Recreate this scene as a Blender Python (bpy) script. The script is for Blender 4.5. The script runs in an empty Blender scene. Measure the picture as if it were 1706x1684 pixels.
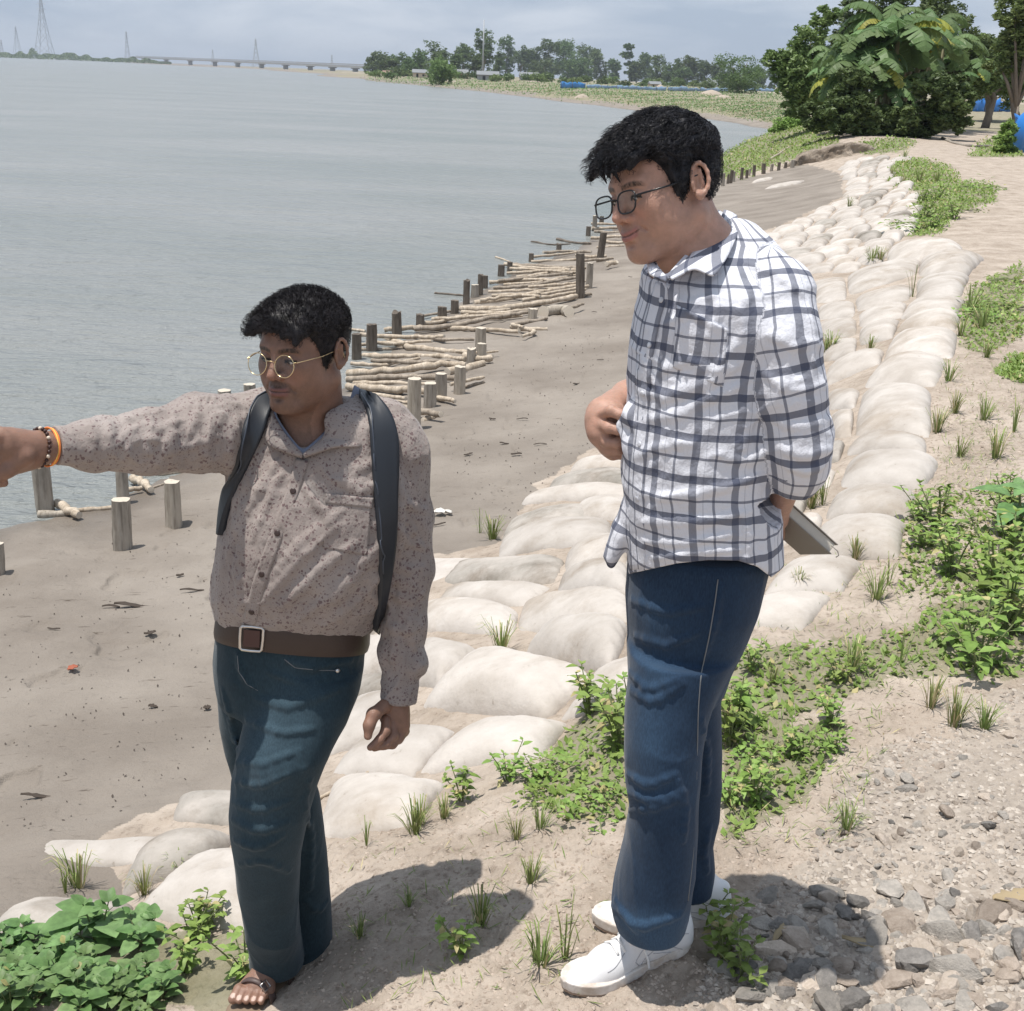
import bpy, math, random
import numpy as np
from mathutils import Vector, Matrix
R = math.radians
sc = bpy.context.scene
col = sc.collection
# ------------------------------------------------------------------ camera
F_PX, CX, CY = 2100.0, 853.0, 842.0           # focal length in pixels of the 1706 x 1684 photograph
CAM = np.array([0.0, 0.0, 1.8])
PITCH, ROLL = R(18.8), R(2.3)
cd = bpy.data.cameras.new('camera')
cam = bpy.data.objects.new('camera', cd); col.objects.link(cam)
cam.matrix_world = Matrix.Translation(Vector(CAM)) @ Matrix.Rotation(R(90) - PITCH, 4, 'X') @ Matrix.Rotation(ROLL, 4, 'Z')
cd.sensor_fit = 'HORIZONTAL'; cd.sensor_width = 36.0; cd.lens = 36.0 * F_PX / 1706.0
cd.clip_start = 0.05; cd.clip_end = 20000
sc.camera = cam
# ------------------------------------------------------------------ light
SUN_EL, SUN_AZ = R(76.5), R(197)                # azimuth of the direction to the sun, counter-clockwise from +X
sun_dir = Vector((math.cos(SUN_EL) * math.cos(SUN_AZ), math.cos(SUN_EL) * math.sin(SUN_AZ), math.sin(SUN_EL)))
ld = bpy.data.lights.new('sun', 'SUN'); ld.energy = 4.7; ld.angle = R(0.55); ld.color = (1.0, 0.955, 0.89)
sun = bpy.data.objects.new('sun', ld); col.objects.link(sun)
sun.rotation_euler = sun_dir.to_track_quat('Z', 'Y').to_euler()
w = bpy.data.worlds.new('World'); sc.world = w; w.use_nodes = True
nt = w.node_tree; nt.nodes.clear()
def N(nt, typ, **kw):
    n = nt.nodes.new(typ)
    for k, v in kw.items():
        if k.startswith('in_'):
            key = k[3:]
            key = int(key) if key.isdigit() else key.replace('_', ' ')
            n.inputs[key].default_value = v
        else:
            setattr(n, k, v)
    return n
def L(nt, a, b): nt.links.new(a, b)
sky = N(nt, 'ShaderNodeTexSky', sky_type='NISHITA', sun_disc=False, sun_elevation=SUN_EL,
        sun_rotation=math.atan2(sun_dir.x, sun_dir.y), air_density=1.0, dust_density=3.2, ozone_density=1.6, altitude=60.0)
tc = N(nt, 'ShaderNodeTexCoord')
mp = N(nt, 'ShaderNodeMapping'); mp.inputs['Scale'].default_value = (1.0, 1.0, 3.6)
L(nt, tc.outputs['Generated'], mp.inputs['Vector'])
cn = N(nt, 'ShaderNodeTexNoise', in_Scale=6.5, in_Detail=7.0, in_Roughness=0.52, in_Distortion=0.35)
L(nt, mp.outputs['Vector'], cn.inputs['Vector'])
cr = N(nt, 'ShaderNodeValToRGB'); cr.color_ramp.elements[0].position = 0.44; cr.color_ramp.elements[1].position = 0.66
cr.color_ramp.elements[0].color = (0, 0, 0, 1); cr.color_ramp.elements[1].color = (1, 1, 1, 1)
L(nt, cn.outputs['Fac'], cr.inputs['Fac'])
mx = N(nt, 'ShaderNodeMix', data_type='RGBA'); mx.inputs['Factor'].default_value = 0.85
L(nt, sky.outputs['Color'], mx.inputs['A']); mx.inputs['B'].default_value = (3.95, 4.80, 6.05, 1)     # the thin even overcast of a hazy day
mx2 = N(nt, 'ShaderNodeMix', data_type='RGBA')
mm = N(nt, 'ShaderNodeMath', operation='MULTIPLY'); mm.inputs[1].default_value = 0.6
L(nt, cr.outputs['Color'], mm.inputs[0]); L(nt, mm.outputs[0], mx2.inputs['Factor'])
L(nt, mx.outputs['Result'], mx2.inputs['A']); mx2.inputs['B'].default_value = (7.0, 7.4, 8.0, 1)
bg = N(nt, 'ShaderNodeBackground', in_Strength=0.108)
L(nt, mx2.outputs['Result'], bg.inputs['Color'])
wo = N(nt, 'ShaderNodeOutputWorld'); L(nt, bg.outputs[0], wo.inputs['Surface'])
sc.view_settings.view_transform = 'Standard'; sc.view_settings.look = 'None'
sc.view_settings.exposure = 0.14; sc.view_settings.gamma = 1.0
sc.cycles.max_bounces = 6; sc.cycles.diffuse_bounces = 3; sc.cycles.glossy_bounces = 3
sc.cycles.transmission_bounces = 4; sc.cycles.transparent_max_bounces = 8; sc.cycles.volume_bounces = 0
sc.cycles.use_denoising = True
sc.cycles.caustics_reflective = False; sc.cycles.caustics_refractive = False
# ------------------------------------------------------------------ projection helpers (photograph pixels <-> world)
_Rm = np.array(cam.matrix_world.to_3x3())
FWD = -_Rm[:, 2]
def ray(px, py):
    px = np.asarray(px, float); py = np.asarray(py, float)
    d = np.stack([(px - CX) / F_PX, -(py - CY) / F_PX, -np.ones_like(px)], -1)
    return d @ _Rm.T
def P(px, py, y):
    """world point on the ray of that pixel at forward distance y"""
    d = ray(px, py); return CAM + d * (y / d[..., 1])[..., None] if np.ndim(px) else CAM + d * (y / d[1])
def PZ(px, py, z):
    d = ray(px, py)
    return CAM + d * ((z - CAM[2]) / d[..., 2])[..., None] if np.ndim(px) else CAM + d * ((z - CAM[2]) / d[2])
def proj(p):
    q = (np.asarray(p, float) - CAM) @ _Rm
    dz = np.where(-q[..., 2] < 1e-3, 1e-3, -q[..., 2])
    return CX + F_PX * q[..., 0] / dz, CY - F_PX * q[..., 1] / dz, -q[..., 2]
def mpp(p):
    """metres per photograph pixel at a world point"""
    return float((np.asarray(p) - CAM) @ FWD) / F_PX
# ------------------------------------------------------------------ noise
def _h(ix, iy, iz, s):
    n = (ix * 374761393 + iy * 668265263 + iz * 1274126177 + s * 1013904223) & 0xFFFFFFFF
    n = ((n ^ (n >> 13)) * 1274126177) & 0xFFFFFFFF
    n = ((n ^ (n >> 16)) * 2246822519) & 0xFFFFFFFF
    return ((n ^ (n >> 15)) & 0xFFFFFF) / float(0xFFFFFF) * 2 - 1
def vnoise(p, s=0):
    i = np.floor(p).astype(np.int64); f = p - i
    f = f * f * f * (f * (f * 6 - 15) + 10)
    out = 0
    for a in (0, 1):
        wx = f[..., 0] if a else 1 - f[..., 0]
        for b in (0, 1):
            wy = f[..., 1] if b else 1 - f[..., 1]
            for c in (0, 1):
                wz = f[..., 2] if c else 1 - f[..., 2]
                out = out + wx * wy * wz * _h(i[..., 0] + a, i[..., 1] + b, i[..., 2] + c, s)
    return out
def fbm(p, octv=4, s=0, gain=0.5):
    a, t, o = 1.0, 0.0, 0.0
    for k in range(octv):
        o = o + a * vnoise(p * (2.03 ** k) + 13.7 * k, s + k); t += a; a *= gain
    return o / t
def n2(x, y, sc_, octv=4, s=0, gain=0.5):
    return fbm(np.stack([x * sc_, y * sc_, np.full_like(x, 0.37 + s)], -1), octv, s, gain)
def in_poly(px, py, poly):
    px = np.asarray(px, float); py = np.asarray(py, float)
    ins = np.zeros(px.shape, bool); n = len(poly)
    for i in range(n):
        x1, y1 = poly[i]; x2, y2 = poly[(i + 1) % n]
        if y1 == y2: continue
        c = ((y1 > py) != (y2 > py)) & (px < (x2 - x1) * (py - y1) / (y2 - y1) + x1)
        ins ^= c
    return ins
def smooth(a, b, x):
    t = np.clip((x - a) / (b - a), 0, 1); return t * t * (3 - 2 * t)
# ------------------------------------------------------------------ object helpers
def tag(o, label=None, cat=None, group=None, kind=None):
    if label:
        wds = label.split()
        o['label'] = ' '.join(wds if len(wds) <= 16 else wds[len(wds) - 16:])
    if cat: o['category'] = cat
    if group: o['group'] = group
    if kind: o['kind'] = kind
    return o
def empty(name, loc=(0, 0, 0), rz=0.0, label=None, cat=None, group=None):
    o = bpy.data.objects.new(name, None); o.empty_display_size = 0.1; o.location = loc; o.rotation_euler = (0, 0, rz); col.objects.link(o)
    return tag(o, label, cat, group)
def obj(name, me, mat=None, parent=None):
    o = bpy.data.objects.new(name, me); col.objects.link(o)
    if mat is not None and not me.materials:
        for m in (mat if isinstance(mat, (list, tuple)) else [mat]): me.materials.append(m)
    if parent is not None: o.parent = parent
    return o
def mesh_np(name, V, Fq, smooth_=True, tris=None):
    """mesh from vertex array and an array of quads (and triangles)"""
    V = np.asarray(V, np.float32); me = bpy.data.meshes.new(name)
    Fq = np.asarray(Fq, np.int32).reshape(-1, 4) if Fq is not None and len(Fq) else np.zeros((0, 4), np.int32)
    T = np.asarray(tris, np.int32).reshape(-1, 3) if tris is not None and len(tris) else np.zeros((0, 3), np.int32)
    me.vertices.add(len(V)); me.vertices.foreach_set('co', V.ravel())
    nl = Fq.size + T.size
    me.loops.add(nl); me.loops.foreach_set('vertex_index', np.concatenate([Fq.ravel(), T.ravel()]))
    me.polygons.add(len(Fq) + len(T))
    st = np.concatenate([np.arange(len(Fq)) * 4, Fq.size + np.arange(len(T)) * 3]).astype(np.int32)
    me.polygons.foreach_set('loop_start', st)
    me.polygons.foreach_set('use_smooth', np.full(len(Fq) + len(T), smooth_))
    me.update(calc_edges=True); me.validate()
    return me
def vattr(me, name, A):
    A = np.asarray(A, np.float32)
    if A.ndim == 1:
        a = me.attributes.new(name, 'FLOAT', 'POINT'); a.data.foreach_set('value', A)
    else:
        if A.shape[1] == 3: A = np.concatenate([A, np.ones((len(A), 1), np.float32)], 1)
        a = me.attributes.new(name, 'FLOAT_COLOR', 'POINT'); a.data.foreach_set('color', A.ravel())
class MB:
    """collects polygons for one mesh"""
    def __init__(s): s.V = []; s.Q = []; s.T = []; s.n = 0; s.C = []
    def add(s, V, Q=(), T=(), c=None):
        V = np.asarray(V, float); s.V.append(V)
        if len(Q): s.Q.append(np.asarray(Q, int) + s.n)
        if len(T): s.T.append(np.asarray(T, int) + s.n)
        if c is not None: s.C.append(np.broadcast_to(np.asarray(c, float), (len(V), len(c) if np.ndim(c) == 1 else np.shape(c)[1])))
        s.n += len(V)
    def tube(s, pts, rad, n=8, cap=True, c=None, jit=0.0, rng=None):
        pts = np.asarray(pts, float); rad = np.broadcast_to(np.asarray(rad, float), (len(pts),))
        d = np.gradient(pts, axis=0); d /= np.linalg.norm(d, axis=1)[:, None] + 1e-12
        up = np.array([0, 0, 1.0]) if abs(d[0][2]) < 0.9 else np.array([1.0, 0, 0])
        V = []
        a = np.cross(d[0], up); a /= np.linalg.norm(a)
        ang = np.arange(n) * 2 * np.pi / n
        for i in range(len(pts)):
            a = a - d[i] * (a @ d[i]); a /= np.linalg.norm(a); b = np.cross(d[i], a)
            rr = rad[i] * (1 + (rng.normal(0, jit, n) if jit else 0))
            V.append(pts[i] + np.outer(np.cos(ang) * rr, a) + np.outer(np.sin(ang) * rr, b))
        V = np.concatenate(V); m = len(pts)
        i, j = np.meshgrid(np.arange(m - 1), np.arange(n), indexing='ij'); i = i.ravel(); j = j.ravel(); k = (j + 1) % n
        Q = np.stack([i * n + j, i * n + k, (i + 1) * n + k, (i + 1) * n + j], 1)
        T = []
        if cap:
            V = np.concatenate([V, pts[:1], pts[-1:]]); c0, c1 = m * n, m * n + 1
            for j in range(n):
                T.append((c0, (j + 1) % n, j)); T.append((c1, (m - 1) * n + j, (m - 1) * n + (j + 1) % n))
        s.add(V, Q, T, c)
    def box(s, c, sz, M=None):
        g = np.array([(x, y, z) for x in (-.5, .5) for y in (-.5, .5) for z in (-.5, .5)]) * np.asarray(sz, float)
        if M is not None: g = g @ np.asarray(M).T
        s.add(g + np.asarray(c, float), [(0, 1, 3, 2), (4, 6, 7, 5), (0, 4, 5, 1), (2, 3, 7, 6), (0, 2, 6, 4), (1, 5, 7, 3)])
    def mesh(s, name='m', smooth_=True, cname=None):
        me = mesh_np(name, np.concatenate(s.V), np.concatenate(s.Q) if s.Q else None, smooth_, np.concatenate(s.T) if s.T else None)
        if cname and s.C: vattr(me, cname, np.concatenate(s.C))
        return me
# ------------------------------------------------------------------ materials
MATS = {}
def mat(name, color=(.5, .5, .5), rough=0.7, spec=0.4, **kw):
    m = bpy.data.materials.new(name); m.use_nodes = True; t = m.node_tree
    b = t.nodes['Principled BSDF']; b.inputs['Base Color'].default_value = (*color, 1)
    b.inputs['Roughness'].default_value = rough; b.inputs['Specular IOR Level'].default_value = spec
    for k, v in kw.items(): b.inputs[k.replace('_', ' ')].default_value = v
    return m, t, b
def noisecol(t, b, c1, c2, scale, detail=5, coord='Object', lo=0.35, hi=0.65, vec=None, rough=0.6, mapscale=None):
    """base colour that wanders between two colours"""
    tcn = N(t, 'ShaderNodeTexCoord')
    v = tcn.outputs[coord] if vec is None else vec
    if mapscale is not None:
        mpn = N(t, 'ShaderNodeMapping'); mpn.inputs['Scale'].default_value = mapscale; L(t, v, mpn.inputs['Vector']); v = mpn.outputs[0]
    n = N(t, 'ShaderNodeTexNoise', in_Scale=scale, in_Detail=detail, in_Roughness=rough); L(t, v, n.inputs['Vector'])
    r = N(t, 'ShaderNodeValToRGB'); r.color_ramp.elements[0].position = lo; r.color_ramp.elements[1].position = hi
    r.color_ramp.elements[0].color = (*c1, 1); r.color_ramp.elements[1].color = (*c2, 1)
    L(t, n.outputs['Fac'], r.inputs['Fac'])
    if b is not None: L(t, r.outputs['Color'], b.inputs['Base Color'])
    return r.outputs['Color'], n
def bump(t, b, scale, strength, dist=0.01, detail=4, coord='Object', mapscale=None, rough=0.55, prev=None, kind='noise'):
    tcn = N(t, 'ShaderNodeTexCoord'); v = tcn.outputs[coord]
    if mapscale is not None:
        mpn = N(t, 'ShaderNodeMapping'); mpn.inputs['Scale'].default_value = mapscale; L(t, v, mpn.inputs['Vector']); v = mpn.outputs[0]
    n = N(t, 'ShaderNodeTexNoise', in_Scale=scale, in_Detail=detail, in_Roughness=rough); L(t, v, n.inputs['Vector'])
    bp = N(t, 'ShaderNodeBump', in_Strength=strength, in_Distance=dist); L(t, n.outputs['Fac'], bp.inputs['Height'])
    if prev is not None: L(t, prev.outputs[0], bp.inputs['Normal'])
    L(t, bp.outputs[0], b.inputs['Normal'])
    return bp
def mixc(t, fac, a, b_):
    m = N(t, 'ShaderNodeMix', data_type='RGBA')
    for s, v in (('Factor', fac), ('A', a), ('B', b_)):
        if isinstance(v, (int, float)): m.inputs[s].default_value = v
        elif isinstance(v, tuple): m.inputs[s].default_value = (*v, 1) if len(v) == 3 else v
        else: L(t, v, m.inputs[s])
    return m.outputs['Result']
def mth(t, op, a, b_=None, c_=None, clamp=False):
    m = N(t, 'ShaderNodeMath', operation=op, use_clamp=clamp)
    for i, v in enumerate((a, b_, c_)):
        if v is None: continue
        if isinstance(v, (int, float)): m.inputs[i].default_value = v
        else: L(t, v, m.inputs[i])
    return m.outputs[0]
def attr(t, name, out='Fac'):
    return N(t, 'ShaderNodeAttribute', attribute_name=name).outputs[out]
def translucent(m, t, b, color, amt):
    tr = N(t, 'ShaderNodeBsdfTranslucent')
    if isinstance(color, tuple): tr.inputs['Color'].default_value = (*color, 1)
    else: L(t, color, tr.inputs['Color'])
    ms = N(t, 'ShaderNodeMixShader'); ms.inputs[0].default_value = amt
    L(t, b.outputs[0], ms.inputs[1]); L(t, tr.outputs[0], ms.inputs[2])
    L(t, ms.outputs[0], t.nodes['Material Output'].inputs['Surface'])
# ================================================================== TERRAIN
WATER = -1.4
def hor(px): return 90 + .042 * px
CTRL = [  # photograph pixel and height of ground there
 # foreground
 (1100,1600,.04),(1180,1560,.03),(1000,1684,.02),(1300,1684,.05),(1500,1600,.08),(1706,1684,.12),(1706,1450,.13),(1450,1400,.06),(1300,1400,.02),
 (440,1665,-.28),(520,1640,-.24),(300,1684,-.33),(0,1684,-.42),(150,1640,-.42),(650,1600,-.14),(800,1684,-.06),(800,1500,-.10),(620,1500,-.20),
 (420,1560,-.34),(250,1560,-.46),(0,1600,-.50),(100,1540,-.58),(0,1520,-.64),(250,1450,-.62),(180,1480,-.68),(60,1400,-.80),(0,1400,-.84),(200,1380,-.76),(400,1430,-.50),
 (0,1250,-.98),(0,1100,-1.13),(0,980,-1.26),(0,925,-1.33),(150,1250,-.94),(150,1050,-1.14),(250,960,-1.21),(300,1250,-.88),(300,1100,-1.03),(380,1330,-.74),(450,1200,-.86),
 (700,1400,-.22),(560,1400,-.34),(700,1310,-.36),(540,1300,-.52),(900,1400,-.08),(850,1300,-.20),(1000,1250,-.10),(950,1200,-.26),(760,1200,-.42),(600,1200,-.66),
 (820,1130,-.44),(700,1100,-.62),(1000,1100,-.22),(1000,1000,-.34),(880,1000,-.56),(720,1000,-.76),(700,930,-.90),(900,900,-.66),(1020,870,-.58),(860,880,-.82),(1000,780,-.80),
 (600,1000,-.95),(600,1100,-.86),(500,1000,-.98),(700,800,-1.02),(560,900,-1.06),(400,900,-1.20),(850,700,-1.06),(950,650,-1.04),(850,600,-1.17),(1000,560,-1.1),(950,520,-1.19),(700,700,-1.16),
 (1200,1200,-.02),(1250,1050,-.02),(1400,1200,.04),(1706,1200,.12),(1550,1050,.08),(1706,1000,.12),(1400,900,.0),(1320,960,-.04),(1290,900,-.14),(1500,800,.05),(1706,800,.12),
 (1450,700,-.02),(1380,740,-.12),(1350,640,-.34),(1250,560,-.60),(1150,600,-.80),(1500,600,.0),(1440,560,-.14),(1560,520,.02),(1600,430,.03),(1500,430,-.12),(1706,600,.10),(1706,400,.06),
 (1350,480,-.42),(1400,430,-.34),(1300,430,-.56),(1500,380,-.1),(1530,330,.0),(1440,350,-.26),(1350,375,-.52),(1230,400,-.78),(1150,450,-.98),(1100,500,-1.04),
 (1400,310,-.46),(1300,320,-.86),(1230,340,-1.0),(1200,320,-1.2),(1450,280,-.26),(1500,262,-.08),(1550,290,.0),(1650,290,.03),(1706,300,.04),(1340,275,-.86),(1400,268,-.58),
 (1600,240,.0),(1500,235,.0),(1430,235,-.05),(1380,232,-.15),(1340,212,-.15),(1300,215,-.55),(1290,255,-1.05),(1240,275,-1.28),(1320,245,-.6),(1260,240,-1.0),(1220,262,-1.25),
 (1500,215,.0),(1600,205,.0),(1706,210,.02),(1706,190,.02),(1600,185,.0),(1400,195,-.02),(1450,180,.0),(1340,192,-.2),(1340,170,-.2),
 # shoreline
 (0,882,-1.4),(60,868,-1.4),(150,845,-1.4),(230,812,-1.4),(320,785,-1.4),(400,752,-1.4),(480,715,-1.4),(560,655,-1.4),(620,608,-1.4),(700,548,-1.4),(760,512,-1.4),(830,472,-1.4),
 (880,445,-1.4),(935,425,-1.4),(985,400,-1.4),(1040,372,-1.4),(1100,345,-1.4),(1150,322,-1.4),(1190,295,-1.4),(1200,262,-1.4),(1240,240,-1.4),(1285,221,-1.4),(1287,215,-1.4),
 (1250,212,-1.4),(1190,200,-1.4),(1100,188,-1.4),(1000,176,-1.4),(900,164,-1.4),(800,152,-1.4),(700,142,-1.4),(600,130.5,-1.4),(540,123,-1.4),
 (320,110,-1.4),(450,116,-1.4),(250,104.6,-1.4),(150,100.5,-1.4),(0,93.8,-1.4),
 # river bed
 (-150,800,-2.3),(100,700,-2.2),(300,650,-2.2),(0,600,-2.6),(300,450,-2.8),(450,600,-2.0),(650,450,-2.2),(800,380,-2.2),(950,320,-2.3),(1100,270,-2.2),(1180,240,-2.0),(1000,220,-2.5),
 (700,250,-3),(400,250,-3),(0,300,-3),(0,160,-3),(300,140,-3),(600,160,-2.8),(1100,205,-2.1),(1220,220,-1.8),(800,180,-2.5),(150,115,-3),(450,125,-2.3),(-200,400,-3),(-150,130,-3),(150,880,-1.37),
 # far bank
 (1290,200,-1.0),(1290,188,-.4),(1240,195,-1.0),(1240,180,-.3),(1150,184,-1.0),(1150,170,-.4),(1050,172,-.9),(1050,158,-.25),(950,160,-.8),(950,151,-.3),(850,148,-.7),(850,142,-.2),(750,139,-.7),(750,134,-.2),
 (650,130,-.6),(600,126,-.5),(1150,158,-.15),(1000,146,-.1),(800,135,-.1),(650,125,-.1),(560,121,-.7),(500,117.5,-.9),(400,112.5,-1.1),(340,109,-1.1),(1250,165,-.1),(1300,160,-.1),(1400,165,-.05),(1600,170,0),(1706,175,0),
 (0,92.3,-.8),(250,102.6,-.8),(150,98,-.8),
]
_c = np.array(CTRL, float)
_w = PZ(_c[:, 0], _c[:, 1], _c[:, 2])
def uv_of(x, y):
    r = np.hypot(x, y); th = np.arctan2(x, np.maximum(y, 1e-6))
    return np.stack([np.clip(th, -.62, .62) * 4.0, np.log(r + .3)], -1)
_U = uv_of(_w[:, 0], _w[:, 1]); _Z = _c[:, 2]
def _phi(d2): return 0.5 * d2 * np.log(d2 + 1e-12)
_n = len(_U)
_A = np.zeros((_n + 3, _n + 3))
_A[:_n, :_n] = _phi(((_U[:, None] - _U[None]) ** 2).sum(-1)) + np.eye(_n) * 1.5e-3
_A[:_n, _n] = 1; _A[:_n, _n + 1:] = _U; _A[_n, :_n] = 1; _A[_n + 1:, :_n] = _U.T
_W = np.linalg.solve(_A, np.concatenate([_Z, np.zeros(3)]))
TH = np.linspace(-.62, .62, 560); LR = np.linspace(math.log(.8), math.log(6000), 560)
_uu = np.stack(np.meshgrid(TH * 4.0, LR, indexing='ij'), -1).reshape(-1, 2)
_uv = _uu.copy(); _uv[:, 1] = np.log(np.exp(_uu[:, 1]) + .3)
_HZ = np.empty(len(_uv))
for i in range(0, len(_uv), 20000):
    q = _uv[i:i + 20000]
    _HZ[i:i + 20000] = _phi(((q[:, None] - _U[None]) ** 2).sum(-1)) @ _W[:_n] + _W[_n] + q @ _W[_n + 1:]
_HZ = np.clip(_HZ, -3.2, .35).reshape(len(TH), len(LR))
def H0(x, y):
    r = np.maximum(np.hypot(x, y), .81); th = np.clip(np.arctan2(x, y), -.6199, .6199)
    a = (th - TH[0]) / (TH[1] - TH[0]); b = np.clip((np.log(r) - LR[0]) / (LR[1] - LR[0]), 0, len(LR) - 1.001)
    i = np.clip(a.astype(int), 0, len(TH) - 2); j = np.clip(b.astype(int), 0, len(LR) - 2); fa = a - i; fb = b - j
    return (_HZ[i, j] * (1 - fa) * (1 - fb) + _HZ[i + 1, j] * fa * (1 - fb) + _HZ[i, j + 1] * (1 - fa) * fb + _HZ[i + 1, j + 1] * fa * fb)
BEACH = [(-300,900),(0,880),(60,866),(230,810),(400,750),(560,650),(760,508),(880,440),(985,395),(1100,340),(1190,300),(1260,292),(1340,272),(1400,290),(1405,325),(1350,352),(1300,376),(1220,402),
         (1130,560),(1010,735),(900,800),(835,905),(700,925),(640,1000),(600,1120),(540,1260),(400,1330),(290,1345),(150,1400),(190,1450),(200,1500),(0,1560),(-300,1640)]
GRAVEL = [(1150,1684),(1190,1600),(1230,1520),(1330,1460),(1400,1330),(1470,1240),(1600,1190),(1706,1140),(2100,1000),(2100,2300),(1100,2300)]
GREENS = [
 [(1195,250),(1270,222),(1330,204),(1372,214),(1400,235),(1360,248),(1300,270),(1240,292),(1200,300)],
 [(1420,240),(1500,228),(1530,236),(1500,252),(1440,258)],
 [(1470,285),(1500,262),(1540,265),(1580,280),(1600,300),(1530,320),(1480,306)],
 [(1520,330),(1600,300),(1660,310),(1660,335),(1600,350),(1560,390),(1510,395),(1515,360)],
 [(1620,480),(1706,440),(1706,560),(1640,590),(1600,570)],
 [(1660,620),(1706,590),(1706,640)],
 [(1580,210),(1700,215),(1700,195),(1600,200)],
 [(1610,262),(1706,262),(1706,225),(1640,235)],
 [(1706,980),(1560,1000),(1500,1060),(1230,1090),(1190,1190),(1260,1230),(1480,1130),(1706,1130)],
 [(960,1200),(1050,1150),(1060,1370),(940,1370),(870,1310)],
 [(1200,1180),(1330,1210),(1420,1200),(1350,1330),(1210,1400)],
 [(-50,1580),(150,1560),(420,1560),(410,1684),(-50,1684)],
]
def zones(x, y, z):
    px, py, _ = proj(np.stack([x, y, z], -1))
    d = np.hypot(x, y)
    jx = px + 14 * n2(x, y, 3.0, 3, 5) + 30 * np.exp(-d / 6) * n2(x, y, 6.0, 3, 6)
    jy = py + (10 * n2(x, y, 3.1, 3, 7) + 30 * n2(x, y, 6.3, 3, 8)) * np.exp(-d / 8) + 2.0 * n2(x, y, .5, 2, 9)
    beach = in_poly(jx, jy, BEACH).astype(float)
    gravel = in_poly(jx + 60 * n2(x, y, 5.5, 4, 15), jy + 60 * n2(x, y, 5.1, 4, 16), GRAVEL).astype(float) * np.clip(.9 + .8 * n2(x, y, 4.0, 3, 17), .2, 1)
    green = np.zeros_like(px)
    for g in GREENS: green = np.maximum(green, in_poly(jx, jy, g).astype(float))
    far = (d > 75) & (z > WATER - .1)
    fg = far & (z > -1.02 + .35 * n2(x, y, .05, 3, 11)) & (n2(x, y, .028, 3, 12) < .33)
    green = np.maximum(green, fg * 1.0)
    mudfar = far & (~fg) & (z < -.6)
    beach = np.maximum(beach, mudfar * 1.0)
    beach = np.maximum(beach, ((z < WATER + .04)).astype(float))
    return beach, gravel, green, px, py
def Hd(x, y):
    """ground height with its small relief"""
    z = H0(x, y); d = np.hypot(x, y)
    near = np.exp(-d / 9.0)
    z = z + smooth(70, 110, d) * smooth(-1.3, -.6, z) * (.30 * n2(x, y, .09, 4, 51) + .14 * n2(x, y, .5, 3, 52))
    dirt = smooth(-.95, -.35, z)
    z = z + (.018 * n2(x, y, 1.1, 3, 1) + .012 * n2(x, y, 4.0, 3, 2)) * np.clip(d / 3, .6, 1.5)
    clod = np.abs(n2(x, y, 11.0, 4, 3, .6))
    z = z + dirt * near * (.034 * (.35 - clod) + .012 * n2(x, y, 40.0, 3, 4)) * smooth(-.5, .5, n2(x, y, 2.2, 2, 21) + .25)
    z = z - (1 - dirt) * np.exp(-d / 25) * .030 * smooth(.26, .46, n2(x, y * .6, 4.2, 3, 61)) * smooth(-1.36, -1.25, z)
    z = z + (1 - dirt) * near * (.005 * n2(x, y, 9.0, 3, 31) + .003 * n2(x, y, 30.0, 2, 32))
    return z
def HG(x, y):
    x = np.asarray(x, float); y = np.asarray(y, float)
    return Hd(x, y)
def hit(px, py, lift=0.0):
    """where the ray of a photograph pixel first meets the ground"""
    sc1 = np.ndim(px) == 0
    px = np.atleast_1d(np.asarray(px, float)); py = np.atleast_1d(np.asarray(py, float))
    d = ray(px, py); d /= np.hypot(d[:, 0], d[:, 1])[:, None]
    ts = np.exp(np.linspace(math.log(.9), math.log(5000), 700))
    Pz = CAM[2] + d[:, 2:3] * ts; X = d[:, :1] * ts; Y = d[:, 1:2] * ts
    G = H0(X, Y); below = Pz < np.maximum(G, WATER)
    k = np.argmax(below, 1); k = np.where(below.any(1), np.maximum(k, 1), len(ts) - 1)
    lo = ts[k - 1]; hi = ts[k]
    for _ in range(24):
        m = (lo + hi) / 2; b = CAM[2] + d[:, 2] * m < np.maximum(H0(d[:, 0] * m, d[:, 1] * m), WATER)
        hi = np.where(b, m, hi); lo = np.where(b, lo, m)
    x = d[:, 0] * hi; y = d[:, 1] * hi
    o = np.stack([x, y, HG(x, y) + lift], 1)
    return o[0] if sc1 else o
# ---- the ground as one sheet
ths = np.concatenate([np.linspace(-math.pi, -.66, 24)[:-1], np.linspace(-.66, -.44, 24)[:-1], np.linspace(-.44, .44, 980), np.linspace(.44, .66, 24)[1:], np.linspace(.66, math.pi, 24)[1:]])
lrs = np.concatenate([np.linspace(math.log(.05), math.log(1.55), 14)[:-1], np.linspace(math.log(1.55), math.log(9.5), 800)[:-1], np.linspace(math.log(9.5), math.log(420), 420)[:-1], np.linspace(math.log(420), math.log(9000), 60)])
TT, RR = np.meshgrid(ths, np.exp(lrs), indexing='ij')
GX = (np.sin(TT) * RR).ravel(); GY = (np.cos(TT) * RR).ravel()
GZ = np.empty_like(GX)
for i in range(0, len(GX), 200000): GZ[i:i + 200000] = Hd(GX[i:i + 200000], GY[i:i + 200000])
GZ = np.where((RR.ravel() > 5200), -3.0, GZ)
nT, nR = TT.shape
i, j = np.meshgrid(np.arange(nT - 1), np.arange(nR - 1), indexing='ij'); i = i.ravel(); j = j.ravel()
GQ = np.stack([i * nR + j, i * nR + j + 1, (i + 1) * nR + j + 1, (i + 1) * nR + j], 1)[:, ::-1]
gm = mesh_np('ground', np.stack([GX, GY, GZ], 1), GQ)
zb, zg, zv, _, _ = zones(GX, GY, GZ)
behind = GY < .3
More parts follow.
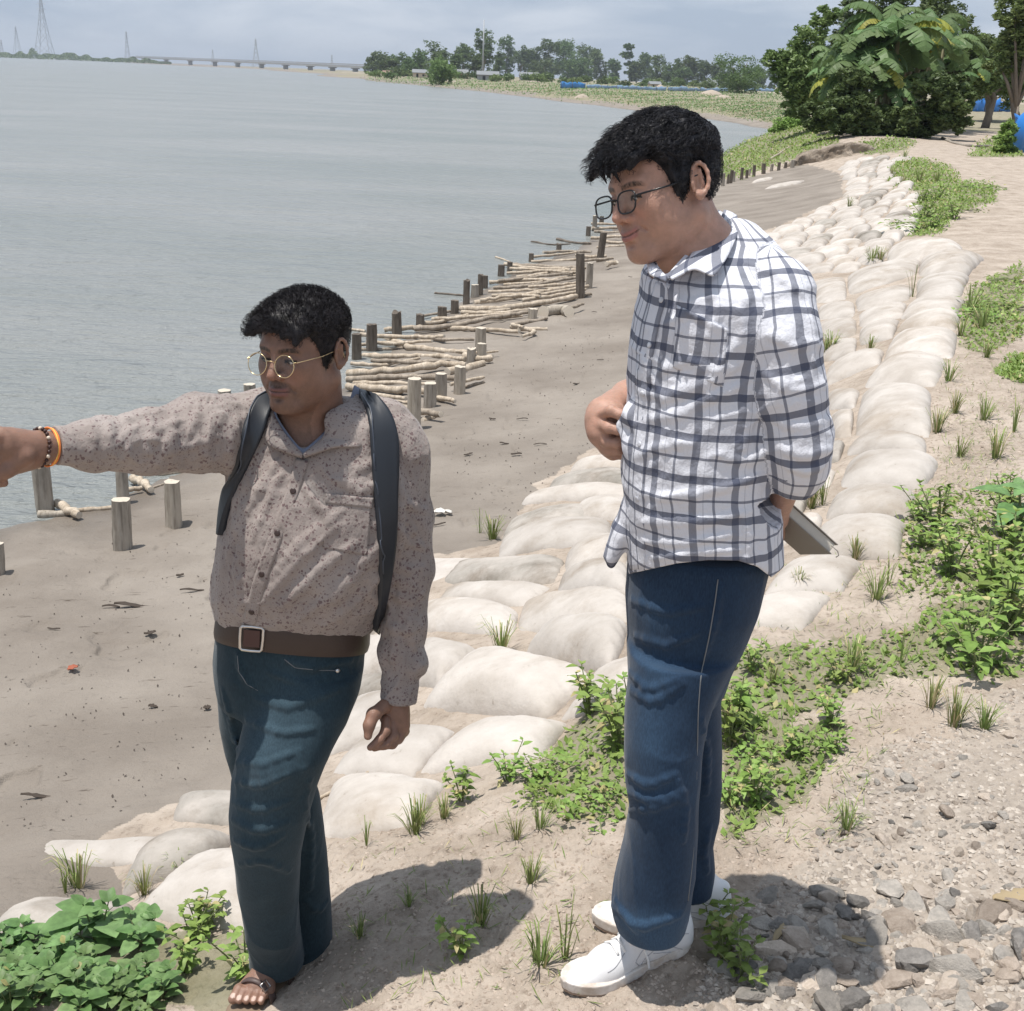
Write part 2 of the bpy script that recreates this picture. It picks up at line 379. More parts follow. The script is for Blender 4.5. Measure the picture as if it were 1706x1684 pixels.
zb[behind] = 0; zg[behind] = 0; zv[behind] = 0
vattr(gm, 'zone', np.stack([zb, zg, zv], 1))
m, t, b = mat('ground', rough=.92, spec=.2)
tcn = N(t, 'ShaderNodeTexCoord')
# pale silty earth of the bank
dirt1, _ = noisecol(t, None, (.30, .245, .195), (.47, .40, .335), 3.0, 9, lo=.34, hi=.62, rough=.68)
dirt2, _ = noisecol(t, None, (.20, .155, .12), (.9, .9, .9), 26.0, 6, lo=.30, hi=.46, rough=.7)
dm = N(t, 'ShaderNodeMix', data_type='RGBA', blend_type='MULTIPLY'); dm.inputs['Factor'].default_value = .55
L(t, dirt1, dm.inputs['A']); L(t, dirt2, dm.inputs['B'])
# grey river mud with darker specks
mud1, _ = noisecol(t, None, (.195, .168, .142), (.275, .242, .208), .9, 8, lo=.36, hi=.64, rough=.6)
mud2, _ = noisecol(t, None, (.30, .26, .23), (1, 1, 1), 13.0, 6, lo=.27, hi=.37, rough=.62, mapscale=(.55, 1.6, 1))
mm_ = N(t, 'ShaderNodeMix', data_type='RGBA', blend_type='MULTIPLY'); mm_.inputs['Factor'].default_value = .8
L(t, mud1, mm_.inputs['A']); L(t, mud2, mm_.inputs['B'])
gr1, _ = noisecol(t, None, (.24, .21, .18), (.45, .40, .345), 30.0, 9, lo=.3, hi=.7, rough=.75)
gn1, _ = noisecol(t, None, (.075, .115, .03), (.26, .25, .12), 8.0, 8, lo=.42, hi=.66, rough=.7)
sep = N(t, 'ShaderNodeSeparateColor'); L(t, attr(t, 'zone', 'Color'), sep.inputs[0])
c = mixc(t, sep.outputs[0], dm.outputs['Result'], mm_.outputs['Result'])
c = mixc(t, mth(t, 'MULTIPLY', sep.outputs[1], .62), c, gr1)
gn2, _ = noisecol(t, None, (.075, .10, .035), (.24, .205, .135), .12, 9, lo=.38, hi=.64, rough=.72, mapscale=(1, 2.5, 1))
c = mixc(t, mth(t, 'MULTIPLY', sep.outputs[2], .55), c, mixc(t, .72, gn1, gn2))
# wet rim along the water
sx = N(t, 'ShaderNodeSeparateXYZ'); L(t, tcn.outputs['Object'], sx.inputs[0])
wn = N(t, 'ShaderNodeTexNoise', in_Scale=1.3, in_Detail=4.0); L(t, tcn.outputs['Object'], wn.inputs['Vector'])
wz = mth(t, 'ADD', sx.outputs[2], mth(t, 'MULTIPLY', mth(t, 'SUBTRACT', wn.outputs['Fac'], .5), .07))
wet = N(t, 'ShaderNodeMapRange'); wet.inputs['From Min'].default_value = -1.33; wet.inputs['From Max'].default_value = -1.39
L(t, wz, wet.inputs['Value'])
wm = N(t, 'ShaderNodeMix', data_type='RGBA', blend_type='MULTIPLY'); L(t, mth(t, 'MULTIPLY', wet.outputs[0], .5), wm.inputs['Factor']); L(t, c, wm.inputs['A']); wm.inputs['B'].default_value = (.45, .42, .38, 1)
L(t, wm.outputs['Result'], b.inputs['Base Color'])
L(t, mth(t, 'SUBTRACT', .93, mth(t, 'MULTIPLY', wet.outputs[0], .5)), b.inputs['Roughness'])
b1 = bump(t, b, 60.0, .55, .012, 6, rough=.7)
b2 = bump(t, b, 9.0, .5, .05, 6, rough=.65, prev=b1)
ground = obj('ground', gm, m); tag(ground, 'pale silty river bank falling to a grey mud beach', kind='structure')
# ---- river
wl = np.concatenate([np.linspace(math.log(1.5), math.log(9000), 160)])
wth = np.linspace(-1.4, 1.4, 220)
TT, RR = np.meshgrid(wth, np.exp(wl), indexing='ij')
X = (np.sin(TT) * RR).ravel(); Y = (np.cos(TT) * RR).ravel()
i, j = np.meshgrid(np.arange(len(wth) - 1), np.arange(len(wl) - 1), indexing='ij'); i = i.ravel(); j = j.ravel(); nR = len(wl)
WQ = np.stack([i * nR + j, i * nR + j + 1, (i + 1) * nR + j + 1, (i + 1) * nR + j], 1)[:, ::-1]
wmsh = mesh_np('water', np.stack([X, Y, np.full_like(X, WATER)], 1), WQ)
m, t, b = mat('river_water', (.175, .19, .165), rough=.24, spec=.5, IOR=1.33)
noisecol(t, b, (.20, .215, .205), (.255, .26, .25), .05, 5, lo=.35, hi=.65, mapscale=(1, 2.5, 1))
p_ = bump(t, b, .42, .75, .8, 6, mapscale=(1, 2.2, 1), rough=.62)
p_ = bump(t, b, 2.6, .7, .14, 6, mapscale=(1, 2.4, 1), rough=.62, prev=p_)
p_ = bump(t, b, 11.0, .22, .03, 3, mapscale=(1, 2.0, 1), prev=p_)
water = obj('river', wmsh, m); tag(water, 'wide grey green river with fine ripples', kind='structure')
# ================================================================== IMPLICIT SURFACES (bodies and clothes grown as one surface)
def _nrm(v): v = np.asarray(v, float); return v / (np.linalg.norm(v) + 1e-12)
def f_cap(a, b, ra, rb, sq=None):
    """tapered capsule; sq = (unit axis, factor) flattens it along that axis"""
    a = np.asarray(a, float); b = np.asarray(b, float)
    if sq is not None:
        ax, s = _nrm(sq[0]), sq[1]; M = np.eye(3) + (1 / s - 1) * np.outer(ax, ax); mn = min(1, s)
    else: M, mn = None, 1.0
    def f(p):
        q = p - a; e = b - a
        if M is not None: q = q @ M; e = e @ M
        t = np.clip((q @ e) / (e @ e + 1e-12), 0, 1)
        return (np.linalg.norm(q - t[:, None] * e, axis=1) - (ra + (rb - ra) * t)) * mn
    return f
def f_ell(c, r, Rm=None):
    c = np.asarray(c, float); r = np.asarray(r, float)
    def f(p):
        q = p - c
        if Rm is not None: q = q @ Rm
        k0 = np.linalg.norm(q / r, axis=1); k1 = np.linalg.norm(q / (r * r), axis=1)
        return k0 * (k0 - 1) / (k1 + 1e-9)
    return f
def f_loft(rows, n=2.2, round_=.02, yaw=0.0):
    """vertical stack of superellipses: rows of (cx, cy, z, rx, ry)"""
    rows = np.array(sorted(rows, key=lambda r: r[2]), float)
    zz = np.linspace(rows[0, 2], rows[-1, 2], 160)
    # smooth (monotone-ish) interpolation: linear then blurred
    prm = np.stack([np.interp(zz, rows[:, 2], rows[:, k]) for k in (0, 1, 3, 4)], 1)
    ker = np.hanning(9); ker /= ker.sum()
    prm = np.stack([np.convolve(np.pad(prm[:, k], 4, mode='edge'), ker, 'valid') for k in range(4)], 1)
    c_, s_ = math.cos(yaw), math.sin(yaw)
    def f(p):
        z = p[:, 2]
        cx, cy, rx, ry = (np.interp(z, zz, prm[:, k]) for k in range(4))
        dx = p[:, 0] - cx; dy = p[:, 1] - cy
        u = (dx * c_ + dy * s_) / rx; v = (-dx * s_ + dy * c_) / ry
        d = ((np.abs(u) ** n + np.abs(v) ** n) ** (1 / n) - 1) * np.minimum(rx, ry)
        dz = np.maximum(zz[0] - z, z - zz[-1])
        a = np.maximum(d + round_, 0); b = np.maximum(dz + round_, 0)
        return np.minimum(np.maximum(d, dz) + round_ * 0, 0) + np.where((d > -round_) & (dz > -round_), np.hypot(a, b) - round_, 0) + np.where((dz <= -round_) & (d > 0), d, 0) + np.where((d <= -round_) & (dz > 0), dz, 0)
    return f
def f_shear(f, cy, k, z0, z1):
    """raises the front of a horizontal hem or waistband"""
    def g(p):
        q = p.copy(); q[:, 2] = p[:, 2] - k * smooth(z0, z1, p[:, 2]) * (cy - p[:, 1]); return f(q)
    return g
class SDF:
    def __init__(s): s.pr = []; s.disp = None; s.clip = []
    def add(s, f, k=.01, op='u'): s.pr.append((f, k, op)); return s
    def cap(s, a, b, ra, rb=None, k=.01, op='u', sq=None): return s.add(f_cap(a, b, ra, ra if rb is None else rb, sq), k, op)
    def chain(s, pts, rad, k=.01, sq=None):
        for i in range(len(pts) - 1): s.cap(pts[i], pts[i + 1], rad[i], rad[i + 1], k, sq=sq)
        return s
    def ell(s, c, r, Rm=None, k=.01, op='u'): return s.add(f_ell(c, r, Rm), k, op)
    def base(s, p, sel=None):
        d = np.full(len(p), 9.0)
        for i, (f, k, op) in enumerate(s.pr):
            if sel is not None and not sel[i]: continue
            e = f(p)
            if op == 'u':
                h = np.maximum(k - np.abs(d - e), 0) / k; d = np.minimum(d, e) - h * h * k * .25
            elif op == 's':
                h = np.maximum(k - np.abs(d + e), 0) / k; d = np.maximum(d, -e) + h * h * k * .25
            elif op == 'i':
                d = np.maximum(d, e)
        return d
    def ev(s, p, sel=None):
        d = s.base(p, sel)
        if s.disp is not None: d = d + s.disp(p)
        for c in s.clip: d = np.maximum(d, c(p))
        return d
    def march(s, px, py, far=6.0, start=.6):
        """first hits of the rays of these pixels"""
        px = np.atleast_1d(np.asarray(px, float)); py = np.atleast_1d(np.asarray(py, float))
        d = ray(px, py); d /= np.linalg.norm(d, axis=1)[:, None]; t = np.full(len(px), start)
        bt = t.copy(); be = np.full(len(px), 9.0)
        for _ in range(90):
            e = s.base(CAM + d * t[:, None]); q = e < be; bt[q] = t[q]; be[q] = e[q]; t = np.minimum(t + e * .7, far)
        ok = be < .004; t = bt
        p = CAM + d * t[:, None]
        h = .002; n = np.stack([s.base(p + np.eye(3)[k] * h) - s.base(p - np.eye(3)[k] * h) for k in range(3)], 1)
        n /= np.linalg.norm(n, axis=1)[:, None] + 1e-12
        return p, n, ok
    def mesh(s, name, lo, hi, h, disp_margin=.02):
        lo = np.asarray(lo, float); hi = np.asarray(hi, float); B = 14
        nb = np.ceil((hi - lo) / (h * B)).astype(int)
        bi = np.stack(np.meshgrid(*[np.arange(k) for k in nb], indexing='ij'), -1).reshape(-1, 3)
        cen = lo + (bi + .5) * B * h; Rb = B * h * math.sqrt(3) / 2
        D = []
        for f, k, op in s.pr: D.append(f(cen))
        D = np.array(D)
        dc = s.base(cen)
        keep = (np.abs(dc) < Rb * 1.25 + disp_margin)
        bi = bi[keep]; D = D[:, keep]
        g = np.arange(B + 1)
        node = np.stack(np.meshgrid(g, g, g, indexing='ij'), -1).reshape(-1, 3)
        cells_i, cells_v, edge_q = [], [], []
        ks = np.array([k for _, k, _ in s.pr])
        NB = nb * B + 2
        offs = np.array([(a, b, c) for a in (0, 1) for b in (0, 1) for c in (0, 1)])
        eds = [(a, b) for a in range(8) for b in range(a + 1, 8) if bin(a ^ b).count('1') == 1]
        qd = {0: [], 1: [], 2: []}
        for q in range(len(bi)):
            sel = D[:, q] < Rb + ks + disp_margin
            for ii, (_, _, op) in enumerate(s.pr):
                if op == 'i': sel[ii] = True
            gi = bi[q] * B + node
            v = s.ev(lo + gi * h, sel).reshape(B + 1, B + 1, B + 1)
            neg = v < 0
            if neg.all() or not neg.any(): continue
            cs = [v[o[0]:o[0] + B, o[1]:o[1] + B, o[2]:o[2] + B] for o in offs]
            ns = np.stack([c < 0 for c in cs], -1); cnt = ns.sum(-1); act = (cnt > 0) & (cnt < 8)
            ai = np.argwhere(act)
            if not len(ai): continue
            val = np.stack([c[act] for c in cs], -1)
            acc = np.zeros((len(ai), 3)); w_ = np.zeros(len(ai))
            for a, b in eds:
                va, vb = val[:, a], val[:, b]; m = (va < 0) != (vb < 0)
                t = np.where(m, va / np.where(m, va - vb, 1), 0)
                acc += np.where(m[:, None], offs[a] + (offs[b] - offs[a]) * t[:, None], 0); w_ += m
            pos = acc / w_[:, None] + ai + bi[q] * B
            cells_i.append(ai + bi[q] * B); cells_v.append(pos)
            for ax in range(3):
                o2 = offs[[0]][0].copy(); o2[ax] = 1
                k2 = int(o2[0] * 4 + o2[1] * 2 + o2[2])
                m = (val[:, 0] < 0) != (val[:, k2] < 0)
                qd[ax].append(np.concatenate([(ai + bi[q] * B)[m], (val[:, 0] < 0)[m][:, None]], 1))
        C = np.concatenate(cells_i); V = np.concatenate(cells_v)
        key = lambda c: (c[:, 0] * NB[1] + c[:, 1]) * NB[2] + c[:, 2]
        kk = key(C); od = np.argsort(kk); ks_ = kk[od]
        def find(c):
            x = key(c); j = np.searchsorted(ks_, x); j = np.minimum(j, len(ks_) - 1)
            ok = (ks_[j] == x) & (c >= 0).all(1); return np.where(ok, od[j], -1)
        Q = []
        for ax in range(3):
            e = np.concatenate(qd[ax]); c = e[:, :3]; fl = e[:, 3].astype(bool)
            a1, a2 = [(1, 2), (2, 0), (0, 1)][ax]
            u = np.zeros(3, int); u[a1] = 1; v_ = np.zeros(3, int); v_[a2] = 1
            i0, i1, i2, i3 = find(c), find(c - u), find(c - u - v_), find(c - v_)
            q = np.stack([i0, i1, i2, i3], 1); ok = (q >= 0).all(1); q = q[ok]; fl = fl[ok]
            q[~fl] = q[~fl][:, ::-1]
            Q.append(q)
        V = lo + V * h
        me = mesh_np(name, V, np.concatenate(Q))
        return me, V
def rowpx(py, xl, xr, y, hd):
    a = P(xl, py, y); b = P(xr, py, y)
    return ((a[0] + b[0]) / 2, y, (a[2] + b[2]) / 2, abs(b[0] - a[0]) / 2, hd)
def Rpx(px, py, y, r): return r * mpp(P(px, py, y))
def fold(S, pts, r=6, h=.40, y0=1.0, k=.012):
    """a crease of cloth along a polyline of the photograph, laid on the surface as a real ridge"""
    pts = np.array(pts, float); n = max(4, int(np.linalg.norm(np.diff(pts, axis=0), axis=1).sum() / 14))
    t = np.linspace(0, len(pts) - 1, n); px = np.interp(t, range(len(pts)), pts[:, 0]); py = np.interp(t, range(len(pts)), pts[:, 1])
    p, nn, ok = S.march(px, py, start=y0)
    out = []
    for i in range(n):
        if not ok[i]: continue
        rr = r * mpp(p[i]) * (0.25 + .75 * math.sin(math.pi * (i + .5) / n))
        out.append((p[i] - nn[i] * (rr * (1 - h)), rr))
    return out
def add_folds(S, lst, k=.012):
    fs = [fold(S, *f) if isinstance(f, tuple) and isinstance(f[0], list) else fold(S, f) for f in lst]
    for f in fs:
        for i in range(len(f) - 1): S.cap(f[i][0], f[i + 1][0], f[i][1], f[i + 1][1], k)
def patch(S, quad_fn, nu, nv, off=.004, thick=.003, start=.6, base=-.004, relax=0):
    """a thin piece of cloth laid on a surface: quad_fn(u, v) gives photograph pixels"""
    u, v = np.meshgrid(np.linspace(0, 1, nu), np.linspace(0, 1, nv), indexing='ij')
    px, py = quad_fn(u, v)
    p, n, ok = S.march(px.ravel(), py.ravel(), start=start)
    if relax:
        g = p.reshape(nu, nv, 3); gn = n.reshape(nu, nv, 3)
        for _ in range(relax):
            for a_ in (g, gn): a_[:, 1:-1] = .5 * a_[:, 1:-1] + .25 * (a_[:, :-2] + a_[:, 2:])
        p = g.reshape(-1, 3); n = gn.reshape(-1, 3); n = n / (np.linalg.norm(n, axis=1)[:, None] + 1e-9)
    top = p + n * (off + thick) ; bot = p + n * base
    return solid_patch(top, bot, nu, nv)
def solid_patch(top, bot, nu, nv):
    mb_ = MB(); V = np.concatenate([top, bot]); M = nu * nv
    i, j = np.meshgrid(np.arange(nu - 1), np.arange(nv - 1), indexing='ij'); i = i.ravel(); j = j.ravel()
    q = np.stack([i * nv + j, (i + 1) * nv + j, (i + 1) * nv + j + 1, i * nv + j + 1], 1)
    Q = [q, q[:, ::-1] + M]
    bd = [(i, 0) for i in range(nu)] + [(nu - 1, j) for j in range(1, nv)] + [(i, nv - 1) for i in range(nu - 2, -1, -1)] + [(0, j) for j in range(nv - 2, 0, -1)]
    bd = np.array([a * nv + b for a, b in bd]); nx = np.roll(bd, -1)
    Q.append(np.stack([bd, bd + M, nx + M, nx], 1))
    mb_.add(V, np.concatenate(Q)); return mb_
def bil(q):
    q = np.array(q, float)
    def f(u, v):
        a = q[0][None, None] * (1 - u[..., None]) * (1 - v[..., None]) + q[1] * u[..., None] * (1 - v[..., None]) + q[2] * u[..., None] * v[..., None] + q[3] * (1 - u[..., None]) * v[..., None]
        return a[..., 0], a[..., 1]
    return f
def rib(left, right):
    """ribbon between two pixel polylines: u across, v along"""
    l = np.array(left, float); r = np.array(right, float)
    def sm(a, t):
        s = np.linspace(0, 1, len(a)); tt = np.linspace(0, 1, 60)
        o = np.stack([np.interp(tt, s, a[:, k]) for k in (0, 1)], 1)
        ker = np.hanning(11); ker /= ker.sum()
        o2 = np.stack([np.convolve(np.pad(o[:, k], 5, mode='reflect', reflect_type='odd'), ker, 'valid') for k in (0, 1)], 1)
        return np.stack([np.interp(t, tt, o2[:, k]) for k in (0, 1)], -1)
    def f(u, v):
        a = sm(l, v) * (1 - u[..., None]) + sm(r, v) * u[..., None]
        return a[..., 0], a[..., 1]
    return f
# ------------------------------------------------------------------ head
def rot(ax, a): return np.array(Matrix.Rotation(a, 3, ax))
class Head:
    def __init__(s, px, py, y, yaw, pitch, roll, sc_=1.0, smile=0.0, chub=0.0):
        s.c = P(px, py, y); s.R = rot('Z', R(yaw)) @ rot('X', R(pitch)) @ rot('Y', R(roll)); s.s = sc_
        s.smile = smile; s.chub = chub
        S = SDF(); s.skull = SDF()
        for T in (S, s.skull):
            T.ell((0, .015, .036), (.077, .094, .080), k=.02)
            T.ell((0, -.020, .024), (.069, .076, .074), k=.02)
            T.ell((0, -.030, -.022), (.061 + .004 * chub, .062, .074), k=.02)
        for sx in (-1, 1):
            S.ell((sx * .040, -.056, -.018), (.026, .030, .026), k=.02)                 # cheekbone
            S.ell((sx * .036, -.044, -.050), (.028 + .004 * chub, .036, .032), k=.02)                 # cheek
            S.cap((sx * .052, .012, -.052), (sx * .020, -.070, -.094), .020 + .004 * chub, .018, k=.025)   # jaw line
            S.cap((sx * .010, -.089, .026), (sx * .040, -.078, .026), .0085, .009, k=.012)   # brow
        S.ell((0, -.078, -.094), (.024, .020, .018), k=.018)                            # chin
        S.ell((0, -.082, -.058), (.028, .020, .026), k=.02)                             # muzzle
        for sx in (-1, 1):
            S.ell((sx * .031, -.096, .004), (.0165, .013, .0115), k=.010, op='s')
        S.cap((0, -.090, .014), (0, -.108, -.016), .0072, .0088, k=.010)                # nose bridge
        S.ell((0, -.112, -.026), (.0105, .0115, .0100), k=.007)
        for sx in (-1, 1):
            S.ell((sx * .0130, -.100, -.031), (.0075, .0105, .0075), k=.006)
            S.ell((sx * .0062, -.1085, -.0378), (.0035, .0052, .0030), k=.002, op='s')
            S.ell((sx * .031, -.0800, .0035), (.0140, .0142, .0130), k=.003)            # lids over the eyeball
            S.ell((sx * .031, -.0955, -.0012), (.0120, .0062, .0032), k=.0015, op='s')     # slit between the lids
            # nasolabial fold
            S.cap((sx * .019, -.103, -.036), (sx * .034, -.084, -.062 + .006 * smile), .0022, .0016, k=.006, op='s')
        m = smile * .006
        for i_ in range(6):
            x0 = -.024 + i_ * .008; x1 = x0 + .008
            zz = lambda x: -.0600 + m * (x / .024) ** 2
            yy = lambda x: -.1015 + 18 * x * x
            rr = lambda x: .0046 * (1 - (x / .028) ** 2) + .0008
            S.cap((x0, yy(x0), zz(x0) + .0032), (x1, yy(x1), zz(x1) + .0032), rr(x0), rr(x1), k=.003)
            S.cap((x0, yy(x0) + .0008, zz(x0) - .0055), (x1, yy(x1) + .0008, zz(x1) - .0055), rr(x0) * 1.2, rr(x1) * 1.2, k=.003)
        for i_ in range(6):
            x0 = -.026 + i_ * .00867; x1 = x0 + .00867
            zz = lambda x: -.0606 + m * (x / .024) ** 2
            yy = lambda x: -.1065 + 18 * x * x
            S.cap((x0, yy(x0), zz(x0)), (x1, yy(x1), zz(x1)), .0011, .0011, k=.0015, op='s')
        S.ell((0, -.100, -.077), (.014, .006, .005), k=.006, op='s')
        s.zmouth = lambda x: -.0606 + m * (x / .024) ** 2
        # ears
        for sx in (-1, 1):
            ec = np.array([sx * .078, .012, .004])
            tilt = lambda a, r_, rz: ec + np.array([sx * (.006 + .007 * max(0, math.cos(a))), r_ * math.cos(a) + .10 * rz * math.sin(a), rz * math.sin(a)])
            prev = None
            for q in range(13):
                a = math.radians(215 - q * (335 / 12))
                p_ = tilt(a, .0165, .0295 if math.sin(a) > 0 else .026)
                if prev is not None: S.cap(prev, p_, .0034, .0034, k=.003)
                prev = p_
            S.ell(ec + np.array([sx * .001, .001, -.002]), (.0058, .0150, .0265), k=.006)
            S.ell(ec + np.array([sx * .0045, -.003, -.026]), (.0048, .0085, .0090), k=.005)      # lobe
            S.ell(ec + np.array([sx * .0085, -.002, -.003]), (.0050, .0075, .0110), k=.004, op='s')
            S.cap(ec + np.array([sx * .006, .006, -.008]), ec + np.array([sx * .008, .004, .016]), .0026, .0030, k=.004)
            S.ell(ec + np.array([sx * .002, -.0125, -.004]), (.0045, .0040, .0065), k=.004)
        s.S = S
    def loc(s, p): return ((p - s.c) @ s.R) / s.s
    def wor(s, q): return (np.asarray(q, float) * s.s) @ s.R.T + s.c
    def f(s):
        def g(p):
            q = s.loc(p); d = np.empty(len(q)); n = np.linalg.norm(q - [0, 0, 0], axis=1); far = n > .19
            d[far] = (n[far] - .15)
            if (~far).any(): d[~far] = s.S.base(q[~far])
            return d * s.s
        return g
def skin_mat(name, rough=.48, blood=(.8, .3, .2)):
    m, t, b = mat(name, rough=rough, spec=.45)
    v = attr(t, 'tint', 'Color')
    n1, _ = noisecol(t, None, (.80, .78, .76), (1.10, 1.04, 1.02), 46.0, 7, lo=.3, hi=.7)
    mx_ = N(t, 'ShaderNodeMix', data_type='RGBA', blend_type='MULTIPLY'); mx_.inputs['Factor'].default_value = 1.0
    L(t, v, mx_.inputs['A']); L(t, n1, mx_.inputs['B']); L(t, mx_.outputs['Result'], b.inputs['Base Color'])
    b.inputs['Subsurface Weight'].default_value = .12; b.inputs['Subsurface Radius'].default_value = (.010, .004, .002); b.inputs['Subsurface Scale'].default_value = .6
    p_ = bump(t, b, 520.0, .45, .0018, 4)
    bump(t, b, 90.0, .22, .004, 4, prev=p_)
    return m
def tint_face(hd, V, base, lip, stub=.0, moust=0.0, brow=.9):
    q = hd.loc(V); C = np.tile(np.asarray(base, float), (len(V), 1))
    near = np.linalg.norm(q, axis=1) < .2
    x, y, z = q[:, 0], q[:, 1], q[:, 2]; ax = np.abs(x); front = near & (y < -.03)
    def mixto(mask, colr):
        nonlocal C
        mask = np.clip(mask, 0, 1)[:, None]; C = C * (1 - mask) + np.asarray(colr) * mask
    zm = hd.zmouth(np.clip(x, -.03, .03))
    # flush of nose, cheeks and ears
    mixto(front * .35 * np.exp(-((ax - .034) / .02) ** 2 - ((z + .03) / .02) ** 2), np.asarray(base) * [1.1, .80, .78])
    mixto(front * .35 * np.exp(-((ax) / .014) ** 2 - ((z + .027) / .016) ** 2), np.asarray(base) * [1.1, .82, .80])
    # beard shadow and moustache
    st = front * stub * smooth(-.03, -.055, z) * smooth(.075, .05, ax) * (.7 + .3 * vnoise(q * 500, 3)) * (1 - np.exp(-((ax - .03) / .016) ** 2 - ((z + .042) / .012) ** 2))
    mixto(st, np.asarray(base) * .42)
    mo = front * moust * smooth(.0115, .006, np.abs(z - (zm + .0145 - .25 * ax))) * smooth(.032, .022, ax) * (y < -.08)
    mixto(mo * .8 * (.75 + .35 * vnoise(q * 600, 5)), (.012, .009, .008))
    mixto(front * moust * .55 * smooth(.006, .001, np.abs(z + .081)) * smooth(.009, .001, ax) * (y < -.07), (.03, .02, .016))
    # lips
    lm = front * (y < -.088) * smooth(.027, .021, ax) * smooth(.0105, .0065, np.abs(z - zm + .001))
    mixto(lm * .85, lip)
    mixto(front * (y < -.085) * smooth(.0018, .0007, np.abs(z - zm)) * smooth(.029, .025, ax), np.asarray(lip) * .25)
    # eyebrows
    bz = .0245 - 9 * (ax - .028) ** 2 + .05 * (ax - .03)
    bm = front * smooth(.0062, .0028, np.abs(z - bz)) * smooth(.007, .012, ax) * smooth(.052, .046, ax)
    mixto(bm * brow * (.75 + .5 * vnoise(q * np.array([900, 900, 300]), 9)), (.010, .008, .007))
    # lashes along the slit, eye-socket shade painted into the skin colour
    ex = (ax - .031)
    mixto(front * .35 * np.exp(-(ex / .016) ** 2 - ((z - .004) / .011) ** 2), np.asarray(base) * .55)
    mixto(front * (y < -.085) * smooth(.0042, .0026, np.abs(z - (.0030 - 14 * ex * ex))) * smooth(.0150, .0130, np.abs(ex)) * (z > -.0022), (.008, .006, .005))
    return C
def tube_obj(name, pts, rad, mt, parent, n=8, closed=False):
    pts = np.asarray(pts, float)
    if closed: pts = np.concatenate([pts, pts[:2]])
    b_ = MB(); b_.tube(pts, rad, n); return obj(name, b_.mesh(name), mt, parent)
lens_m = bpy.data.materials.new('spectacle_lens'); lens_m.use_nodes = True
t = lens_m.node_tree; t.nodes.clear()
_tr = N(t, 'ShaderNodeBsdfTransparent'); _tr.inputs[0].default_value = (.93, .95, .95, 1)
_gl = N(t, 'ShaderNodeBsdfGlossy'); _gl.inputs['Roughness'].default_value = .03
_fr = N(t, 'ShaderNodeFresnel'); _fr.inputs[0].default_value = 1.5
_ms = N(t, 'ShaderNodeMixShader'); _lw = N(t, 'ShaderNodeLayerWeight'); L(t, mth(t, 'ADD', .018, mth(t, 'MULTIPLY', mth(t, 'POWER', _lw.outputs['Facing'], 5.0), .5)), _ms.inputs[0]); L(t, _tr.outputs[0], _ms.inputs[1]); L(t, _gl.outputs[0], _ms.inputs[2])
_o = N(t, 'ShaderNodeOutputMaterial'); L(t, _ms.outputs[0], _o.inputs['Surface'])
def glasses(hd, parent, frame_m, shape, rad, yoff=-.112, z0=.0, cx_=.034, wrap=.10, temple=True, tipy=.03):
    """shape(a) -> (x, z) outline of one lens around its centre"""
    root = empty('glasses'); root.parent = parent
    fr = MB()
    for sx in (-1, 1):
        o = []
        for a in np.linspace(0, 2 * np.pi, 41)[:-1]:
            x, z = shape(a)
            X = sx * (cx_ + x); Y = yoff + wrap * (X * X) * 2.2 + .012 * (z / .02) * .35
            o.append((X, Y, z0 + z))
        o = np.array(o); W_ = hd.wor(o)
        fr.tube(np.concatenate([W_, W_[:2]]), rad * hd.s, 8)
        cen = W_.mean(0)
        nrm = np.cross(W_[10] - cen, W_[0] - cen); nrm /= np.linalg.norm(nrm)
        lb = MB(); n = len(W_)
        for sgn in (-1, 1):
            rim = cen + (W_ - cen) * .99 + nrm * .0006 * sgn; cc = cen + nrm * (.0006 * sgn) + hd.R @ np.array([0, -.0012, 0])
            lb.add(np.concatenate([rim, [cc]]), T=[(n, i, (i + 1) % n) if sgn > 0 else (n, (i + 1) % n, i) for i in range(n)])
        obj('lens', lb.mesh('lens'), lens_m, root)
    xi = cx_ - abs(shape(math.pi)[0])
    br = [(-xi, yoff + .001, z0 + .006), (-xi * .4, yoff - .003, z0 + .0085), (xi * .4, yoff - .003, z0 + .0085), (xi, yoff + .001, z0 + .006)]
    fr.tube(hd.wor(br), rad * hd.s, 8)
    for sx in (-1, 1):
        xo = cx_ + abs(shape(0)[0]); yo = yoff + wrap * xo * xo * 2.2
        fr.tube(hd.wor([(sx * xo, yo, z0 + .008), (sx * (xo + .004), yo + .006, z0 + .008)]), rad * hd.s, 8)
        tp = MB()
        tp.tube(hd.wor([(sx * (xo + .004), yo + .004, z0 + .008), (sx * .0775, -.045, z0 + .010), (sx * .0815, -.005, z0 + .014), (sx * .083, .012, z0 + .016), (sx * .082, .026, z0 + .004), (sx * .080, .034, z0 - .016)]), rad * hd.s * 1.1, 8)
        obj('temple_arm', tp.mesh('temple_arm'), frame_m, root)
    obj('rim', fr.mesh('rim'), frame_m, root)
    return root
